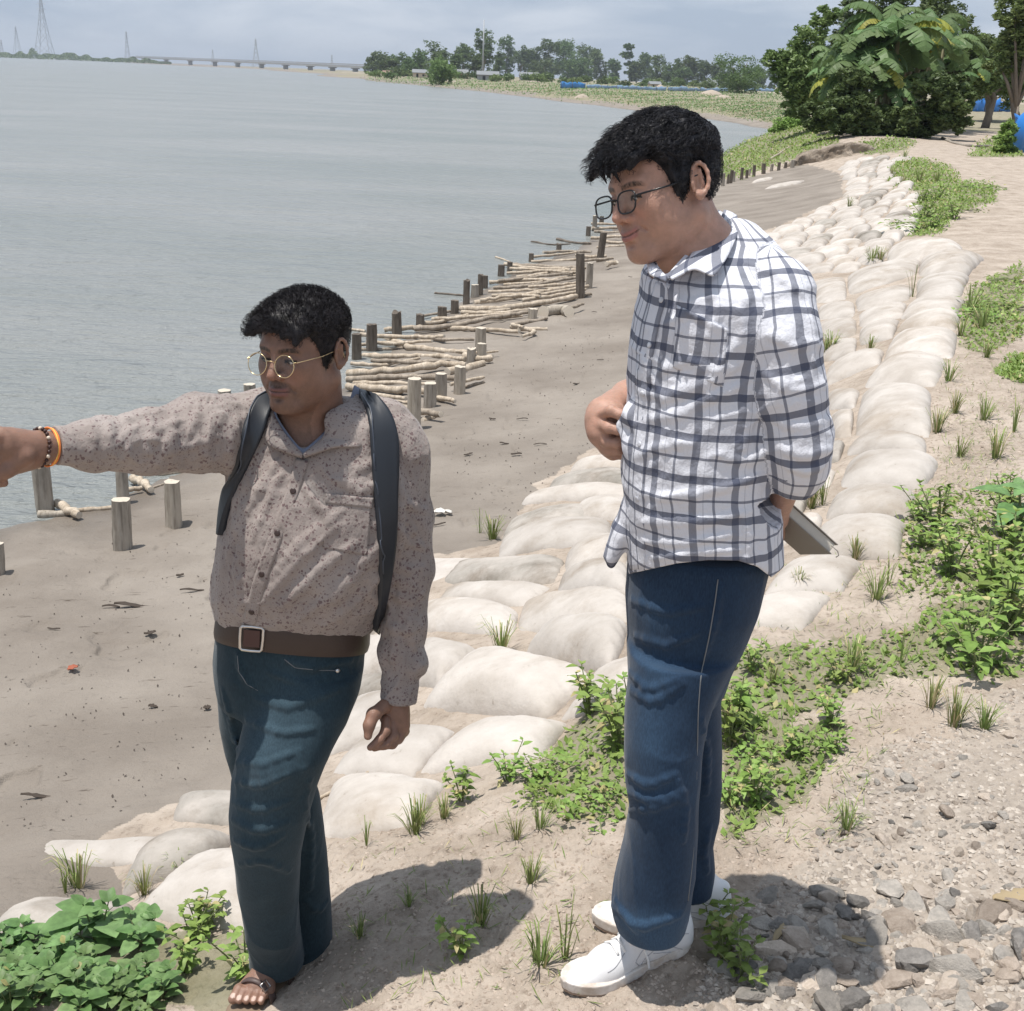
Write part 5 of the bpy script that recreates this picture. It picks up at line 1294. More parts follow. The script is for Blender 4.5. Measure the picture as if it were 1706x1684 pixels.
# turned-up, crumpled cuff
# ---- sneakers
white_l, t, b = mat('white_leather', (.70, .70, .71), rough=.45, spec=.4); bump(t, b, 90, .12, .003, 4)
sole_m, t, b = mat('dusty_white_rubber', (.62, .58, .54), rough=.75); noisecol(t, b, (.45, .38, .32), (.70, .67, .64), 22, 5)
gum, t, b = mat('brown_outsole', (.30, .22, .17), rough=.8)
lace_m, t, b = mat('white_lace', (.80, .79, .78), rough=.85)
seam_m, t, b = mat('grey_seam', (.42, .42, .44), rough=.8)
TA_ = np.linspace(0, 1, 201); TW_ = np.interp(TA_, [0, .015, .05, .12, .3, .5, .68, .80, .90, .96, .99, 1.0], [.006, .018, .028, .034, .0345, .038, .047, .0465, .038, .026, .014, .006]); TW_[8:-8] = np.convolve(TW_, np.ones(17) / 17, 'valid')
def sneaker(toe, heel, w=.050, lab=None):
    toe = np.asarray(toe, float); heel = np.asarray(heel, float); L0 = np.linalg.norm(toe - heel); d = (toe - heel) / L0; sd = _nrm(np.cross((0, 0, 1), d)); up = np.cross(d, sd)
    r_ = empty('sneaker'); r_.parent = PB
    W = lambda a, s_, h_: heel + d * (a * L0) + sd * s_ + up * h_
    # sole outline lofted vertically
    def outline(a): # half widths each side along the length
        return np.interp(a, TA_, TW_)
    def f_sole(h0, h1, grow_):
        def f(p):
            q = p - heel; a = (q @ d) / L0; s_ = q @ sd; h_ = q @ up - .010 * smooth(.72, 1.0, a) ; ac = np.clip(a, 0, 1)
            dd = np.maximum(np.abs(s_ - .006 * np.sin(ac * 3)) - outline(ac) - grow_, (np.abs(a - .5) - .5) * L0 - grow_)
            return np.maximum(dd, np.abs(h_ - (h0 + h1) / 2) - (h1 - h0) / 2)
        return f
    lo = np.minimum(toe, heel) - .09; hi = np.maximum(toe, heel) + .09; hi[2] += .12
    for nm, h0, h1, g2, mt_ in (('outsole', 0.0, .007, .002, gum), ('midsole', .0065, .030, .003, sole_m)):
        Sx = SDF(); Sx.add(f_sole(h0, h1, g2), .003); me_, _ = Sx.mesh(nm, lo, hi, .0024); obj(nm, me_, mt_, r_)
    U = SDF()
    U.cap(W(.10, .002, .040), W(.30, .002, .052), .030, .034, k=.03, sq=(up, 1.25)); U.cap(W(.30, .002, .048), W(.66, .006, .036), .034, .038, k=.03); U.cap(W(.66, .006, .030), W(.88, .007, .024), .040, .030, k=.02, sq=(up, .85))
    U.cap(W(.12, .002, .060), W(.20, .002, .105), .032, .034, k=.02); U.cap(W(.22, .002, .095), W(.42, .003, .080), .034, .028, k=.03)
    U.cap(W(.02, .002, .088), W(.09, .002, .036), .010, .030, k=.03)
    U.cap(W(.20, .002, .142), W(.24, .002, .170), .028, .032, k=.006, op='s')
    U.cap(W(.35, .003, .092), W(.62, .006, .070), .0095, .0085, k=.015)               # tongue and lace bar
    U.add(lambda p: -((p - heel) @ up - .022), .002, 'i')
    me_, Vv = U.mesh('upper', lo, hi, .0022); up_o = obj('upper', me_, white_l, r_)
    def surf(a, s_, dz=.0):
        # drop from above onto the upper
        p = W(a, s_, .16); 
        b_, bp = 9., p
        for _ in range(60):
            e = float(U.base(p[None])[0])
            if e < b_: b_, bp = e, p
            p = p - up * max(e * .7, 0)
        return bp + up * dz
    for q in range(5):
        a0 = .40 + .055 * q; mb_ = MB(); pts = [surf(a0 + .01, .004 - .022 + .0), surf(a0, .006, .003), surf(a0 - .012, .006 + .022)]
        tt = np.linspace(0, 2, 9); pts = np.stack([np.interp(tt, range(3), np.array(pts)[:, k]) for k in range(3)], 1); pts += up * (.0035 * np.sin(np.linspace(0, np.pi, 9)))[:, None]
        mb_.tube(pts, .0030, 8); obj('lace', mb_.mesh('lace'), lace_m, r_)
    side = 1 if (sd @ (CAM - heel)) > 0 else -1
    for k_, (a0, out, dn) in enumerate(((.40, .046, .0), (.42, .040, .012), (.36, -.040, .0))):
        c0 = surf(.40, .006, .006); c1 = surf(a0 + .03, .006 + side * out * .6, .012); c2 = surf(a0 - .015, .006 + side * out * .95, .006); c3 = surf(a0 - .02, .006 + side * out * .45, .010)
        A_ = np.array([c0, c1, c2, c3, c0]) if k_ != 1 else np.array([c0, c1 + up * .002, c2 - up * .018, c2 - up * .040])
        tt = np.linspace(0, len(A_) - 1, 24); o = np.stack([np.interp(tt, range(len(A_)), A_[:, k]) for k in range(3)], 1); ker = np.hanning(7); ker /= ker.sum()
        o = np.stack([np.convolve(np.pad(o[:, k], 3, mode='edge'), ker, 'valid') for k in range(3)], 1); mb_ = MB(); mb_.tube(o, .0027, 7); obj('lace', mb_.mesh('lace'), lace_m, r_)
    # seams
    def sidept(a, h_):
        p = W(a, side * .12, h_)
        b_, bp = 9., p
        for _ in range(60):
            e = float(U.base(p[None])[0])
            if e < b_: b_, bp = e, p
            p = p - sd * side * max(e * .7, 0)
        return bp
    for pl in ([(.46, .026), (.50, .045), (.44, .065), (.36, .082)], [(.12, .028), (.22, .050), (.34, .062), (.42, .046), (.46, .028)], [(.20, .028), (.28, .044), (.36, .052)], [(.56, .068), (.66, .056), (.72, .050)], [(.06, .060), (.14, .072), (.24, .086)]):
        tt = np.linspace(0, len(pl) - 1, 14); pl = np.array(pl); pts = np.array([sidept(x, z) for x, z in zip(np.interp(tt, range(len(pl)), pl[:, 0]), np.interp(tt, range(len(pl)), pl[:, 1]))])
        mb_ = MB(); mb_.tube(pts + sd * side * .0002, .0011, 6); obj('seam', mb_.mesh('seam'), seam_m, r_)
    return r_
t1 = hit(940, 1668); h1 = hit(1148, 1592); gz = .5 * (t1[2] + h1[2])
sneaker(t1 + [0, .02, .002], h1 + [0, .03, .004])
t2 = hit(990, 1558); h2 = hit(1214, 1548)
sneaker(t2 + [0, .03, .002], h2 + [0, .03, .004])
place_root(PB, (float(h1[0]), float(h1[1]), float(h1[2])))
# ---- notebook held behind him
NB_ = empty('notebook', label='grey hardcover notebook held behind the back of the man in the checked shirt', cat='notebook')
cov, t, b = mat('grey_brown_cover', (.27, .245, .22), rough=.6); bump(t, b, 200, .15, .002, 3)
page, t, b = mat('pages', (.52, .49, .43), rough=.9); bump(t, b, 60, .4, .002, 2, mapscale=(1, 1, 30))
# corners: near spine edge top-left to bottom-right corner as in the photograph
a0 = P(1296, 842, 2.245); a1 = P(1386, 922, 2.235); c1 = P(1372, 936, 2.27)
u_ = _nrm(a1 - a0); n_ = _nrm(np.cross(u_, _nrm(P(1290, 905, 2.42) - a0))); v_ = _nrm(np.cross(n_, u_))
if v_[2] > 0: v_ = -v_
if n_[1] > 0: n_ = -n_
Lk, Wk, Tk = .215, .135, .022
c0 = a1 - u_ * Lk
def slab(o, lu, lv, ln_, nm, mt_, rr=.0):
    mb_ = MB(); B_ = np.array([(i, j, k) for i in (0, 1) for j in (0, 1) for k in (0, 1)], float)
    mb_.add(o + B_[:, :1] * lu * u_ + B_[:, 1:2] * lv * v_ + B_[:, 2:] * ln_ * n_, [(0, 1, 3, 2), (4, 6, 7, 5), (0, 4, 5, 1), (2, 3, 7, 6), (0, 2, 6, 4), (1, 5, 7, 3)])
    me_ = mb_.mesh(nm, False); o_ = obj(nm, me_, mt_, NB_); bv = o_.modifiers.new('b', 'BEVEL'); bv.width = .0012; bv.segments = 2; return o_
slab(c0, Lk, Wk, .0022, 'cover', cov); slab(c0 + n_ * (-Tk), Lk, Wk, .0022, 'cover', cov)
slab(c0 + n_ * (-Tk + .0026) + v_ * .004 + u_ * .004, Lk - .008, Wk - .008, Tk - .0031, 'page_block', page)
slab(c0 + n_ * (-Tk + .0026) - u_ * .0005 + v_ * (Wk - .0016), Lk, .0016, Tk - .0031, 'spine', cov)
mb_ = MB(); e0 = a1 - n_ * Tk * .5; mb_.tube(np.array([e0 - u_ * .01, e0 + u_ * .006, e0 + u_ * .010 + [0, 0, -.006], e0 + u_ * .004 + [0, 0, -.014]]), .0011, 6); obj('ribbon_marker', mb_.mesh('ribbon_marker'), cov, NB_)
place_root(NB_, tuple(c0))
# ================================================================== TIMBER GROYNE: posts and poles on the beach
def wood_mat(name, c1, c2, sc_=14):
    m, t, b = mat(name, rough=.85, spec=.2)
    ca, _ = noisecol(t, None, c1, c2, sc_, 6, mapscale=(1, 1, .25), lo=.32, hi=.68)
    cb, _ = noisecol(t, None, (.45, .42, .40), (1.05, 1.05, 1.05), 60, 4, mapscale=(1, 1, .08), lo=.3, hi=.5)
    mm_ = N(t, 'ShaderNodeMix', data_type='RGBA', blend_type='MULTIPLY'); mm_.inputs['Factor'].default_value = .7
    L(t, ca, mm_.inputs['A']); L(t, cb, mm_.inputs['B']); L(t, mm_.outputs['Result'], b.inputs['Base Color'])
    bump(t, b, 45, .6, .008, 4, mapscale=(1, 1, .12)); return m
post_m = wood_mat('weathered_post', (.20, .175, .145), (.40, .36, .31))
postd_m = wood_mat('dark_wet_post', (.085, .07, .058), (.20, .17, .14))
postp_m = wood_mat('pale_post', (.28, .245, .20), (.45, .40, .335))
pole_m = wood_mat('bleached_pole', (.31, .25, .185), (.54, .465, .375))
poled_m = wood_mat('grey_pole', (.20, .165, .13), (.38, .325, .265))
end_m, t, b = mat('sawn_end', (.52, .46, .38), rough=.9); bump(t, b, 60, .4, .004, 3)
rngw = np.random.default_rng(3)
NEIGH = []
def post(px, pyb, pyt, wpx, m_=None, lean=0.0, rough_top=False, lab='', zg=None, sink=.25, group='timber posts of the beach groyne'):
    base = hit(px, pyb) if zg is None else PZ(px, pyb, zg)
    mp_ = mpp(base); r = wpx * mp_ / 2
    # height from the projected top
    d = ray(px, pyt); zt = CAM[2] + d[2] * base[1] / d[1]; h = max(zt - base[2], .04)
    rt = empty('wooden_post', base, 0, lab, 'post', group)
    n = 14; k = 9; mb_ = MB(); V = []
    ph = rngw.uniform(0, 6.28, 4); hs = np.linspace(-sink, h, k)
    topn = rngw.normal(0, .5, n) * (.10 * r * (4 if rough_top else 1))
    for i, z in enumerate(hs):
        for j in range(n):
            a = j * 2 * math.pi / n
            rr = r * (1 + .07 * math.sin(2 * a + ph[0]) + .05 * math.sin(3 * a + ph[1] + z * 2) + rngw.normal(0, .025)) * (1.05 - .08 * z / max(h, .1))
            zz = z + (topn[j] if i == k - 1 else 0)
            V.append((rr * math.cos(a) + lean * max(z, 0), rr * math.sin(a) + .03 * math.sin(z * 3 + ph[2]) * r, zz))
    i, j = np.meshgrid(np.arange(k - 1), np.arange(n), indexing='ij'); i = i.ravel(); j = j.ravel(); kk = (j + 1) % n
    mb_.add(V, np.stack([i * n + j, i * n + kk, (i + 1) * n + kk, (i + 1) * n + j], 1))
    me_ = mb_.mesh('shaft'); obj('shaft', me_, m_ or post_m, rt)
    rim = np.array(V[-n:]); cc = rim.mean(0) - [0, 0, .02 * r]; mb_ = MB(); mid = rim * .55 + cc * .45 + rngw.normal(0, .03 * r, (n, 3))
    mb_.add(np.concatenate([rim, mid, [cc]]), [(j, (j + 1) % n, n + (j + 1) % n, n + j) for j in range(n)], [(n + j, n + (j + 1) % n, 2 * n) for j in range(n)])
    obj('sawn_top', mb_.mesh('sawn_top', False), end_m if m_ is not postd_m else m_, rt)
    return rt
D_, P_, W_ = postd_m, postp_m, post_m
POSTS = [ # px, base, top, width, material, lean, rough, label
 (76,852,762,27,W_,-.02,0,'tall grey post at the water edge under the outstretched arm'),
 (206,836,780,21,W_,0,0,'grey post behind the forearm tied to a crossing pale pole'),
 (204,912,832,29,W_,.02,0,'short square-topped post standing alone on the mud, nearest the water bend'),
 (290,872,802,28,P_,0,0,'short pale post on the mud just inland of the tied pole'),
 (0,955,905,16,W_,.05,0,'broken stump of a post cut by the photo edge'),
 (316,690,672,24,W_,0,0,'post top showing over the forearm near the elbow'),
 (375,672,650,22,W_,0,0,'post top showing over the upper arm'),
 (416,664,640,20,W_,0,0,'post top beside the shoulder of the pointing man'),
 (594,598,556,16,D_,0,0,'reddish dark post just beside the head of the pointing man'),
 (619,584,540,17,D_,0,0,'dark grey square post second behind the pointing man'),
 (662,560,520,17,D_,-.03,1,'split-topped grey post with pale frayed crown'),
 (700,545,524,13,D_,0,1,'low jagged stump with a spike beside the frayed post'),
 (736,537,511,15,D_,0,0,'squat grey post half way along the groyne'),
 (757,522,500,14,D_,0,0,'short grey post hugging the next stump up the groyne'),
 (777,509,467,12,D_,0,1,'thin tall dark post rising above the poles'),
 (791,496,474,12,W_,0,0,'short light post behind the thin dark one'),
 (800,492,458,10,D_,0,1,'dark post with a pointed splinter at the waterside'),
 (808,480,459,9,D_,0,0,'small dark post close beside the splintered one'),
 (835,460,441,11,D_,0,0,'dark squat post at the waterline with a pole running from it'),
 (849,452,436,9,D_,0,0,'small leaning dark post at the start of a long pole'),
 (885,436,422,9,D_,0,0,'tiny dark post standing in shallow water'),
 (931,418,406,9,D_,0,1,'jagged dark stump in the water beyond the poles'),
 (690,717,630,24,P_,0,0,'thick pale post standing in front of the groyne, tallest of the near ones'),
 (716,678,638,22,W_,0,0,'hollow barrel-like post behind the thick pale one'),
 (734,668,622,19,W_,0,0,'round post with chipped crown beside the hollow one'),
 (765,655,610,19,P_,0,0,'pale post under the bundle of log ends'),
 (785,604,580,14,W_,0,1,'chipped short post between log ends'),
 (800,585,546,18,P_,0,0,'pale post with dished top at the landward side'),
 (802,598,572,15,P_,0,0,'stubby pale post right below the dish-topped one'),
 (887,532,514,15,P_,0,0,'lone pale stump before the thick cut log'),
 (967,497,422,15,D_,-.05,0,'tall dark post at the landward end of the long poles'),
 (981,480,438,10,W_,0,0,'grey post just behind the tall dark one'),
 (999,435,387,11,D_,.08,0,'leaning dark post nearest the man in the checked shirt'),
 (990,384,359,8,W_,0,0,'pale thin post under the spectacles of the checked shirt man'),
 (1002,372,360,8,D_,0,0,'dark stub between two thin posts near the chin'),
 (980,393,377,8,D_,0,0,'dark stub in the shallows left of the chin'),
]
for px, pb, pt, w_, m_, le, rg, lb in POSTS: post(px, pb, pt, w_, m_, le, bool(rg), lb)
# far row of thin stakes below the grassy point
stake_at = [(1204,310,288,6),(1217,305,283,6),(1222,302,285,5),(1235,299,279,5),(1244,297,283,5),(1256,294,275,5),(1272,290,272,7),(1285,285,273,5),(1297,284,270,5),(1320,279,266,6),(1333,275,267,5),(1212,306,290,4),(1248,293,281,4),(1308,280,270,5),(1325,276,268,4)]
stake_at.sort()
_SO = ['first', 'second', 'third', 'fourth', 'fifth', 'sixth', 'seventh', 'eighth', 'ninth', 'tenth', 'eleventh', 'twelfth', 'thirteenth', 'fourteenth', 'fifteenth']
for i, (px, pb, pt, w_) in enumerate(stake_at):
    post(px, pb, pt, w_, D_ if i % 3 else W_, rngw.uniform(-.06, .06), False, 'thin %s stake below the grassy point, %s from the river end' % ('dark' if i % 3 else 'grey', _SO[i]), group='stakes below the grassy point')
def pole(pts, wpx, m_=None, lab='', knots=True, lift=.0, group='bleached poles stacked in the groyne', name='wooden_pole', cat='pole', taper=.8):
    """a crooked pole lying on the ground through these photograph pixels"""
    pts = np.array(pts, float); n = max(8, int(np.linalg.norm(np.diff(pts, axis=0), axis=1).sum() / 9)); n = min(n, 34)
    t_ = np.linspace(0, len(pts) - 1, n); q = np.stack([np.interp(t_, range(len(pts)), pts[:, k]) for k in (0, 1)], 1)
    G = hit(q[:, 0], q[:, 1]); z = np.polyval(np.polyfit(np.arange(n), np.maximum(G[:, 2], WATER), 2), np.arange(n))
    r = wpx * mpp(G[n // 2]) / 2
    W3 = np.array([PZ(a_, b_, zz + r * .6 + lift) for (a_, b_), zz in zip(q, z)])
    W3[1:-1] += rngw.normal(0, r * .22, (n - 2, 3)) * [1, 1, .8]
    rad = r * np.linspace(1.05, taper, n) * (1 + .05 * rngw.normal(0, 1, n))
    if knots:
        for _ in range(max(1, n // 6)): rad[rngw.integers(1, n - 1)] *= 1.22
    c0 = W3.mean(0); rt = empty(name, c0, 0, lab, cat, group)
    mb_ = MB(); mb_.tube(W3 - c0, rad, 10, cap=False, jit=.05, rng=rngw); obj('shaft', mb_.mesh('shaft'), m_ or pole_m, rt)
    e_ = MB()
    d0 = _nrm(W3[0] - W3[1]); d1 = _nrm(W3[-1] - W3[-2])
    for nm, c_, dd, rr in (('sawn_end', W3[0], d0, rad[0]), ('sawn_end', W3[-1], d1, rad[-1])):
        e_ = MB(); e_.tube(np.array([c_ - dd * rr * .1, c_ + dd * .001, c_ + dd * .002]) - c0, [rr, rr, rr * .5], 10); obj(nm, e_.mesh(nm, False), end_m, rt)
    return rt
PL = [ # near groyne, back to front
 ([(840,440),(880,446),(950,450)],6),([(852,441),(900,444),(965,447)],7),([(845,455),(900,452),(960,450)],5),([(860,462),(920,455),(975,446)],6),([(830,468),(900,460),(965,453)],5),
 ([(822,480),(880,476),(960,462)],6),([(815,486),(870,484),(930,480)],6),([(820,492),(860,490),(900,494)],5),([(880,478),(930,474),(975,468)],5),([(870,500),(930,492),(975,482)],6),([(800,500),(840,494),(900,488)],6),
 ([(790,505),(850,497),(900,486),(965,476)],9),([(768,514),(830,515),(900,505),(960,493)],10),([(770,520),(830,522),(880,516)],7),([(700,540),(740,534),(800,520),(850,515)],6),
 ([(690,548),(760,542),(820,528),(880,520)],8),([(640,550),(700,545),(780,547),(865,552)],8),([(600,557),(650,560),(700,562),(740,560)],7),([(608,552),(580,548),(560,550)],5),([(870,519),(905,515)],5),
 ([(590,582),(640,582),(680,578)],6),([(605,592),(660,594),(720,592),(775,598)],9),([(640,562),(680,578),(730,584),(775,587),(820,594)],10),([(585,605),(640,608),(700,596)],6),([(580,622),(660,618),(740,605),(775,608)],12),
 ([(578,632),(640,628),(700,628),(770,630)],10),([(580,643),(640,648),(690,650),(735,655)],12),([(600,655),(640,660),(676,664)],8),([(715,660),(750,665),(758,668)],8),([(640,672),(690,682),(735,690)],12),([(655,692),(690,698)],12),([(704,700),(735,690)],9),
 ([(745,620),(780,612),(805,605)],14),([(750,640),(780,634),(806,628)],6),([(760,648),(806,636)],5),([(775,592),(800,598),(820,596)],11),([(852,544),(895,552),(870,560)],7),([(855,548),(912,548)],8),([(853,541),(872,545)],6),
 ([(850,541),(890,535),(911,530)],6),([(946,514),(972,506)],6),([(940,498),(985,490)],7),([(885,428),(920,425),(960,420)],4),([(885,436),(930,434),(962,432)],5),([(905,420),(945,418),(985,420)],5),
 ([(985,380),(1012,380),(1040,378)],5),([(990,386),(1020,387),(1045,385)],5),([(985,396),(1020,394),(1045,393)],5),([(1000,402),(1030,404),(1046,402)],5),([(995,412),(1020,410),(1040,409)],4),([(960,425),(990,428),(1010,426)],5),
 ([(700,527),(740,520),(790,510)],4),([(826,428),(850,436)],3),([(1010,440),(1028,436)],8),([(595,575),(640,570),(690,570)],5),([(760,585),(800,588),(830,585)],4),
 ([(815,470),(870,466),(930,466)],6),([(850,447),(905,450),(970,455)],5),([(840,474),(900,470),(960,458)],5),([(760,528),(820,530),(870,526)],7),([(720,532),(780,528),(850,522)],6),([(880,494),(930,486),(980,476)],6),([(620,600),(690,604),(750,600)],7),([(590,638),(650,638),(720,640)],8),([(600,664),(650,668),(690,672)],7),
 ([(690,560),(740,566),(790,565)],6),([(610,570),(660,572),(720,568)],6),([(985,372),(1015,374),(1038,372)],4),([(970,434),(1000,432),(1022,430)],5),
]
POLE_LAB = ['bleached crooked pole lying in the seaward tangle of the groyne', 'pale straight pole running from a waterside post towards the tall dark post', 'short bleached stick wedged between other poles', 'long pale pole crossing the mud below the groyne posts']
_cnt = {}
_O = ['first', 'second', 'third', 'fourth', 'fifth', 'sixth', 'seventh', 'eighth', 'ninth', 'tenth', 'eleventh', 'twelfth', 'thirteenth', 'fourteenth', 'fifteenth', 'sixteenth', 'seventeenth', 'eighteenth', 'nineteenth', 'twentieth'] + ['%dth' % k for k in range(21, 90)]
PL.sort(key=lambda q: -q[0][0][1])
for i, (pts, w_) in enumerate(PL):
    x0 = pts[0][0]; Lp = abs(pts[-1][0] - x0)
    where = 'beside the collar of the pointing man' if x0 < 700 and pts[0][1] > 600 else 'behind the ear of the pointing man' if x0 < 660 else 'in the middle of the groyne' if x0 < 800 else 'near the tall dark post' if x0 < 960 else 'by the chin of the checked shirt man'
    size = 'thick' if w_ >= 10 else 'slender' if w_ <= 5 else 'crooked'
    _cnt[where] = _cnt.get(where, 0) + 1
    pole(pts, w_, poled_m if i % 4 == 2 else pole_m, '%s %s pole %s, %s from the front' % ('long' if Lp > 100 else 'short', size, where, _O[_cnt[where] - 1]), lift=.035 * (i % 3) if x0 > 560 else 0)
pole([(905,520),(940,517),(948,519)], 19, P_, 'thick short log with a cut end lying at the landward side of the groyne', lift=.02, knots=False, taper=1, name='log', cat='log', group=None)
pole([(64,857),(100,856),(130,852)], 13, P_, 'short pale log lying at the foot of the tall waterside post', group='poles at the near water edge')
pole([(95,838),(112,848),(132,858)], 15, pole_m, 'stout pale log leaning across another beside the tall waterside post', group='poles at the near water edge', lift=.03)
pole([(130,850),(160,848),(190,845)], 8, pole_m, 'slender pole stretching over the mud from the crossed logs', group='poles at the near water edge')
pole([(196,819),(215,815),(236,812)], 9, pole_m, 'pale pole tied level across the post behind the forearm', group='poles at the near water edge', lift=.04)
pole([(220,796),(238,806),(252,816)], 14, pole_m, 'thick peeled pole slanting down from the tied post', group='poles at the near water edge', lift=.03)
pole([(222,788),(270,790),(310,784),(345,775)], 7, pole_m, 'thin pale pole lying along the wet edge under the elbow', group='poles at the near water edge')
pole([(250,814),(268,808),(285,802)], 4, poled_m, 'thin twig-like stick beside the slanting peeled pole', group='poles at the near water edge')
pole([(724,488),(750,490),(772,492)], 4, D_, 'dark thin stick jutting over the water from the groyne', group=None)
pole([(928,398),(955,404),(985,406)], 5, D_, 'dark waterlogged branch floating off the end of the groyne', group=None, name='branch', cat='branch')
pole([(885,402),(920,408),(950,406)], 3, D_, 'thin dark reed floating on the water off the groyne', group=None, name='branch', cat='branch')
pole([(526,1332),(575,1308),(618,1283),(640,1280),(684,1282)], 6, pole_m, 'bent dry cane lying on the pale sandbag beside the knee', group=None, name='dry_cane', cat='cane', taper=.4, lift=.01)
pole([(1540,1500),(1556,1540)], 4, D_, 'short dark twig on the rubble behind the sneakers', group=None, name='twig', cat='twig')
# eroded bank roots by the banana clump
pole([(1570,230),(1590,238),(1620,244),(1650,243)], 5, W_, 'bleached root lying across the path under the banana clump', group=None, name='root', cat='root')
pole([(1362,226),(1385,219),(1410,216)], 5, P_, 'pale driftwood on top of the eroded bank', group=None, name='driftwood', cat='driftwood')
pole([(1284,265),(1300,255),(1314,245)], 4, P_, 'pale stick leaning on the grassy point above the stakes', group=None, name='driftwood', cat='driftwood')
# heap of dry reed beside the belly of the second man
def tuft_mesh(rng, n, ln, w_, spread, droop=.5, flat=1.0):
    """grass blades"""
    mb_ = MB()
    for _ in range(n):
        a = rng.uniform(0, 6.28); r0 = rng.uniform(0, .25) * spread; L_ = ln * rng.uniform(.5, 1.1); out = rng.uniform(.1, 1) * spread
        d = np.array([math.cos(a), math.sin(a), 0]); b0 = d * r0; s_ = np.array([-d[1], d[0], 0]) * w_ * rng.uniform(.6, 1.2)
        pts = [b0, b0 + d * out * .35 + [0, 0, L_ * .55 * flat], b0 + d * out * .75 + [0, 0, L_ * .85 * flat], b0 + d * out * 1.15 + [0, 0, L_ * (1 - droop * .5) * flat]]
        V = []; 
        for k, p in enumerate(pts):
            f = [1, .85, .55, .05][k]; V += [p - s_ * f, p + s_ * f]
        mb_.add(V, [(0, 1, 3, 2), (2, 3, 5, 4), (4, 5, 7, 6)])
    return mb_
# ================================================================== SANDBAGS
def bag_mat(name, c1, c2, stain):
    m, t, b = mat(name, rough=.9, spec=.12)
    oi = N(t, 'ShaderNodeObjectInfo')
    tcn = N(t, 'ShaderNodeTexCoord')
    va = N(t, 'ShaderNodeVectorMath', operation='ADD'); L(t, tcn.outputs['Object'], va.inputs[0])
    cb = N(t, 'ShaderNodeCombineXYZ'); L(t, mth(t, 'MULTIPLY', oi.outputs['Random'], 40.0), cb.inputs[0]); L(t, cb.outputs[0], va.inputs[1])
    ca, _ = noisecol(t, None, c1, c2, 3.5, 8, vec=va.outputs[0], lo=.34, hi=.64, rough=.62)
    cs, _ = noisecol(t, None, stain, (1, 1, 1), 1.8, 7, vec=va.outputs[0], lo=.36, hi=.50, rough=.66)
    ck, _ = noisecol(t, None, (.45, .40, .34), (1, 1, 1), 28, 4, vec=va.outputs[0], lo=.24, hi=.33)
    mm_ = N(t, 'ShaderNodeMix', data_type='RGBA', blend_type='MULTIPLY'); mm_.inputs['Factor'].default_value = .8; L(t, ca, mm_.inputs['A']); L(t, cs, mm_.inputs['B'])
    m2 = N(t, 'ShaderNodeMix', data_type='RGBA', blend_type='MULTIPLY'); m2.inputs['Factor'].default_value = .5; L(t, mm_.outputs['Result'], m2.inputs['A']); L(t, ck, m2.inputs['B'])
    hv = N(t, 'ShaderNodeHueSaturation'); L(t, m2.outputs['Result'], hv.inputs['Color']); L(t, mth(t, 'ADD', .90, mth(t, 'MULTIPLY', oi.outputs['Random'], .16)), hv.inputs['Value'])
    L(t, hv.outputs[0], b.inputs['Base Color'])
    w1 = N(t, 'ShaderNodeTexWave', wave_type='BANDS', bands_direction='X', in_Scale=130.0, in_Distortion=1.0); L(t, tcn.outputs['Object'], w1.inputs['Vector'])
    w2 = N(t, 'ShaderNodeTexWave', wave_type='BANDS', bands_direction='Y', in_Scale=130.0, in_Distortion=1.0); L(t, tcn.outputs['Object'], w2.inputs['Vector'])
    bw = N(t, 'ShaderNodeBump', in_Strength=.3, in_Distance=.002); L(t, mth(t, 'MULTIPLY', w1.outputs[0], w2.outputs[0]), bw.inputs['Height'])
    p_ = bump(t, b, 55, .4, .006, 5, prev=bw); bump(t, b, 5, .35, .03, 5, rough=.55, prev=p_)
    return m
bag_m = bag_mat('pale_woven_geobag', (.40, .36, .32), (.535, .495, .455), (.74, .69, .63))
bagg_m = bag_mat('silty_grey_geobag', (.28, .26, .23), (.45, .41, .37), (.5, .46, .41))
mud_skirt = None
rngb = np.random.default_rng(8)
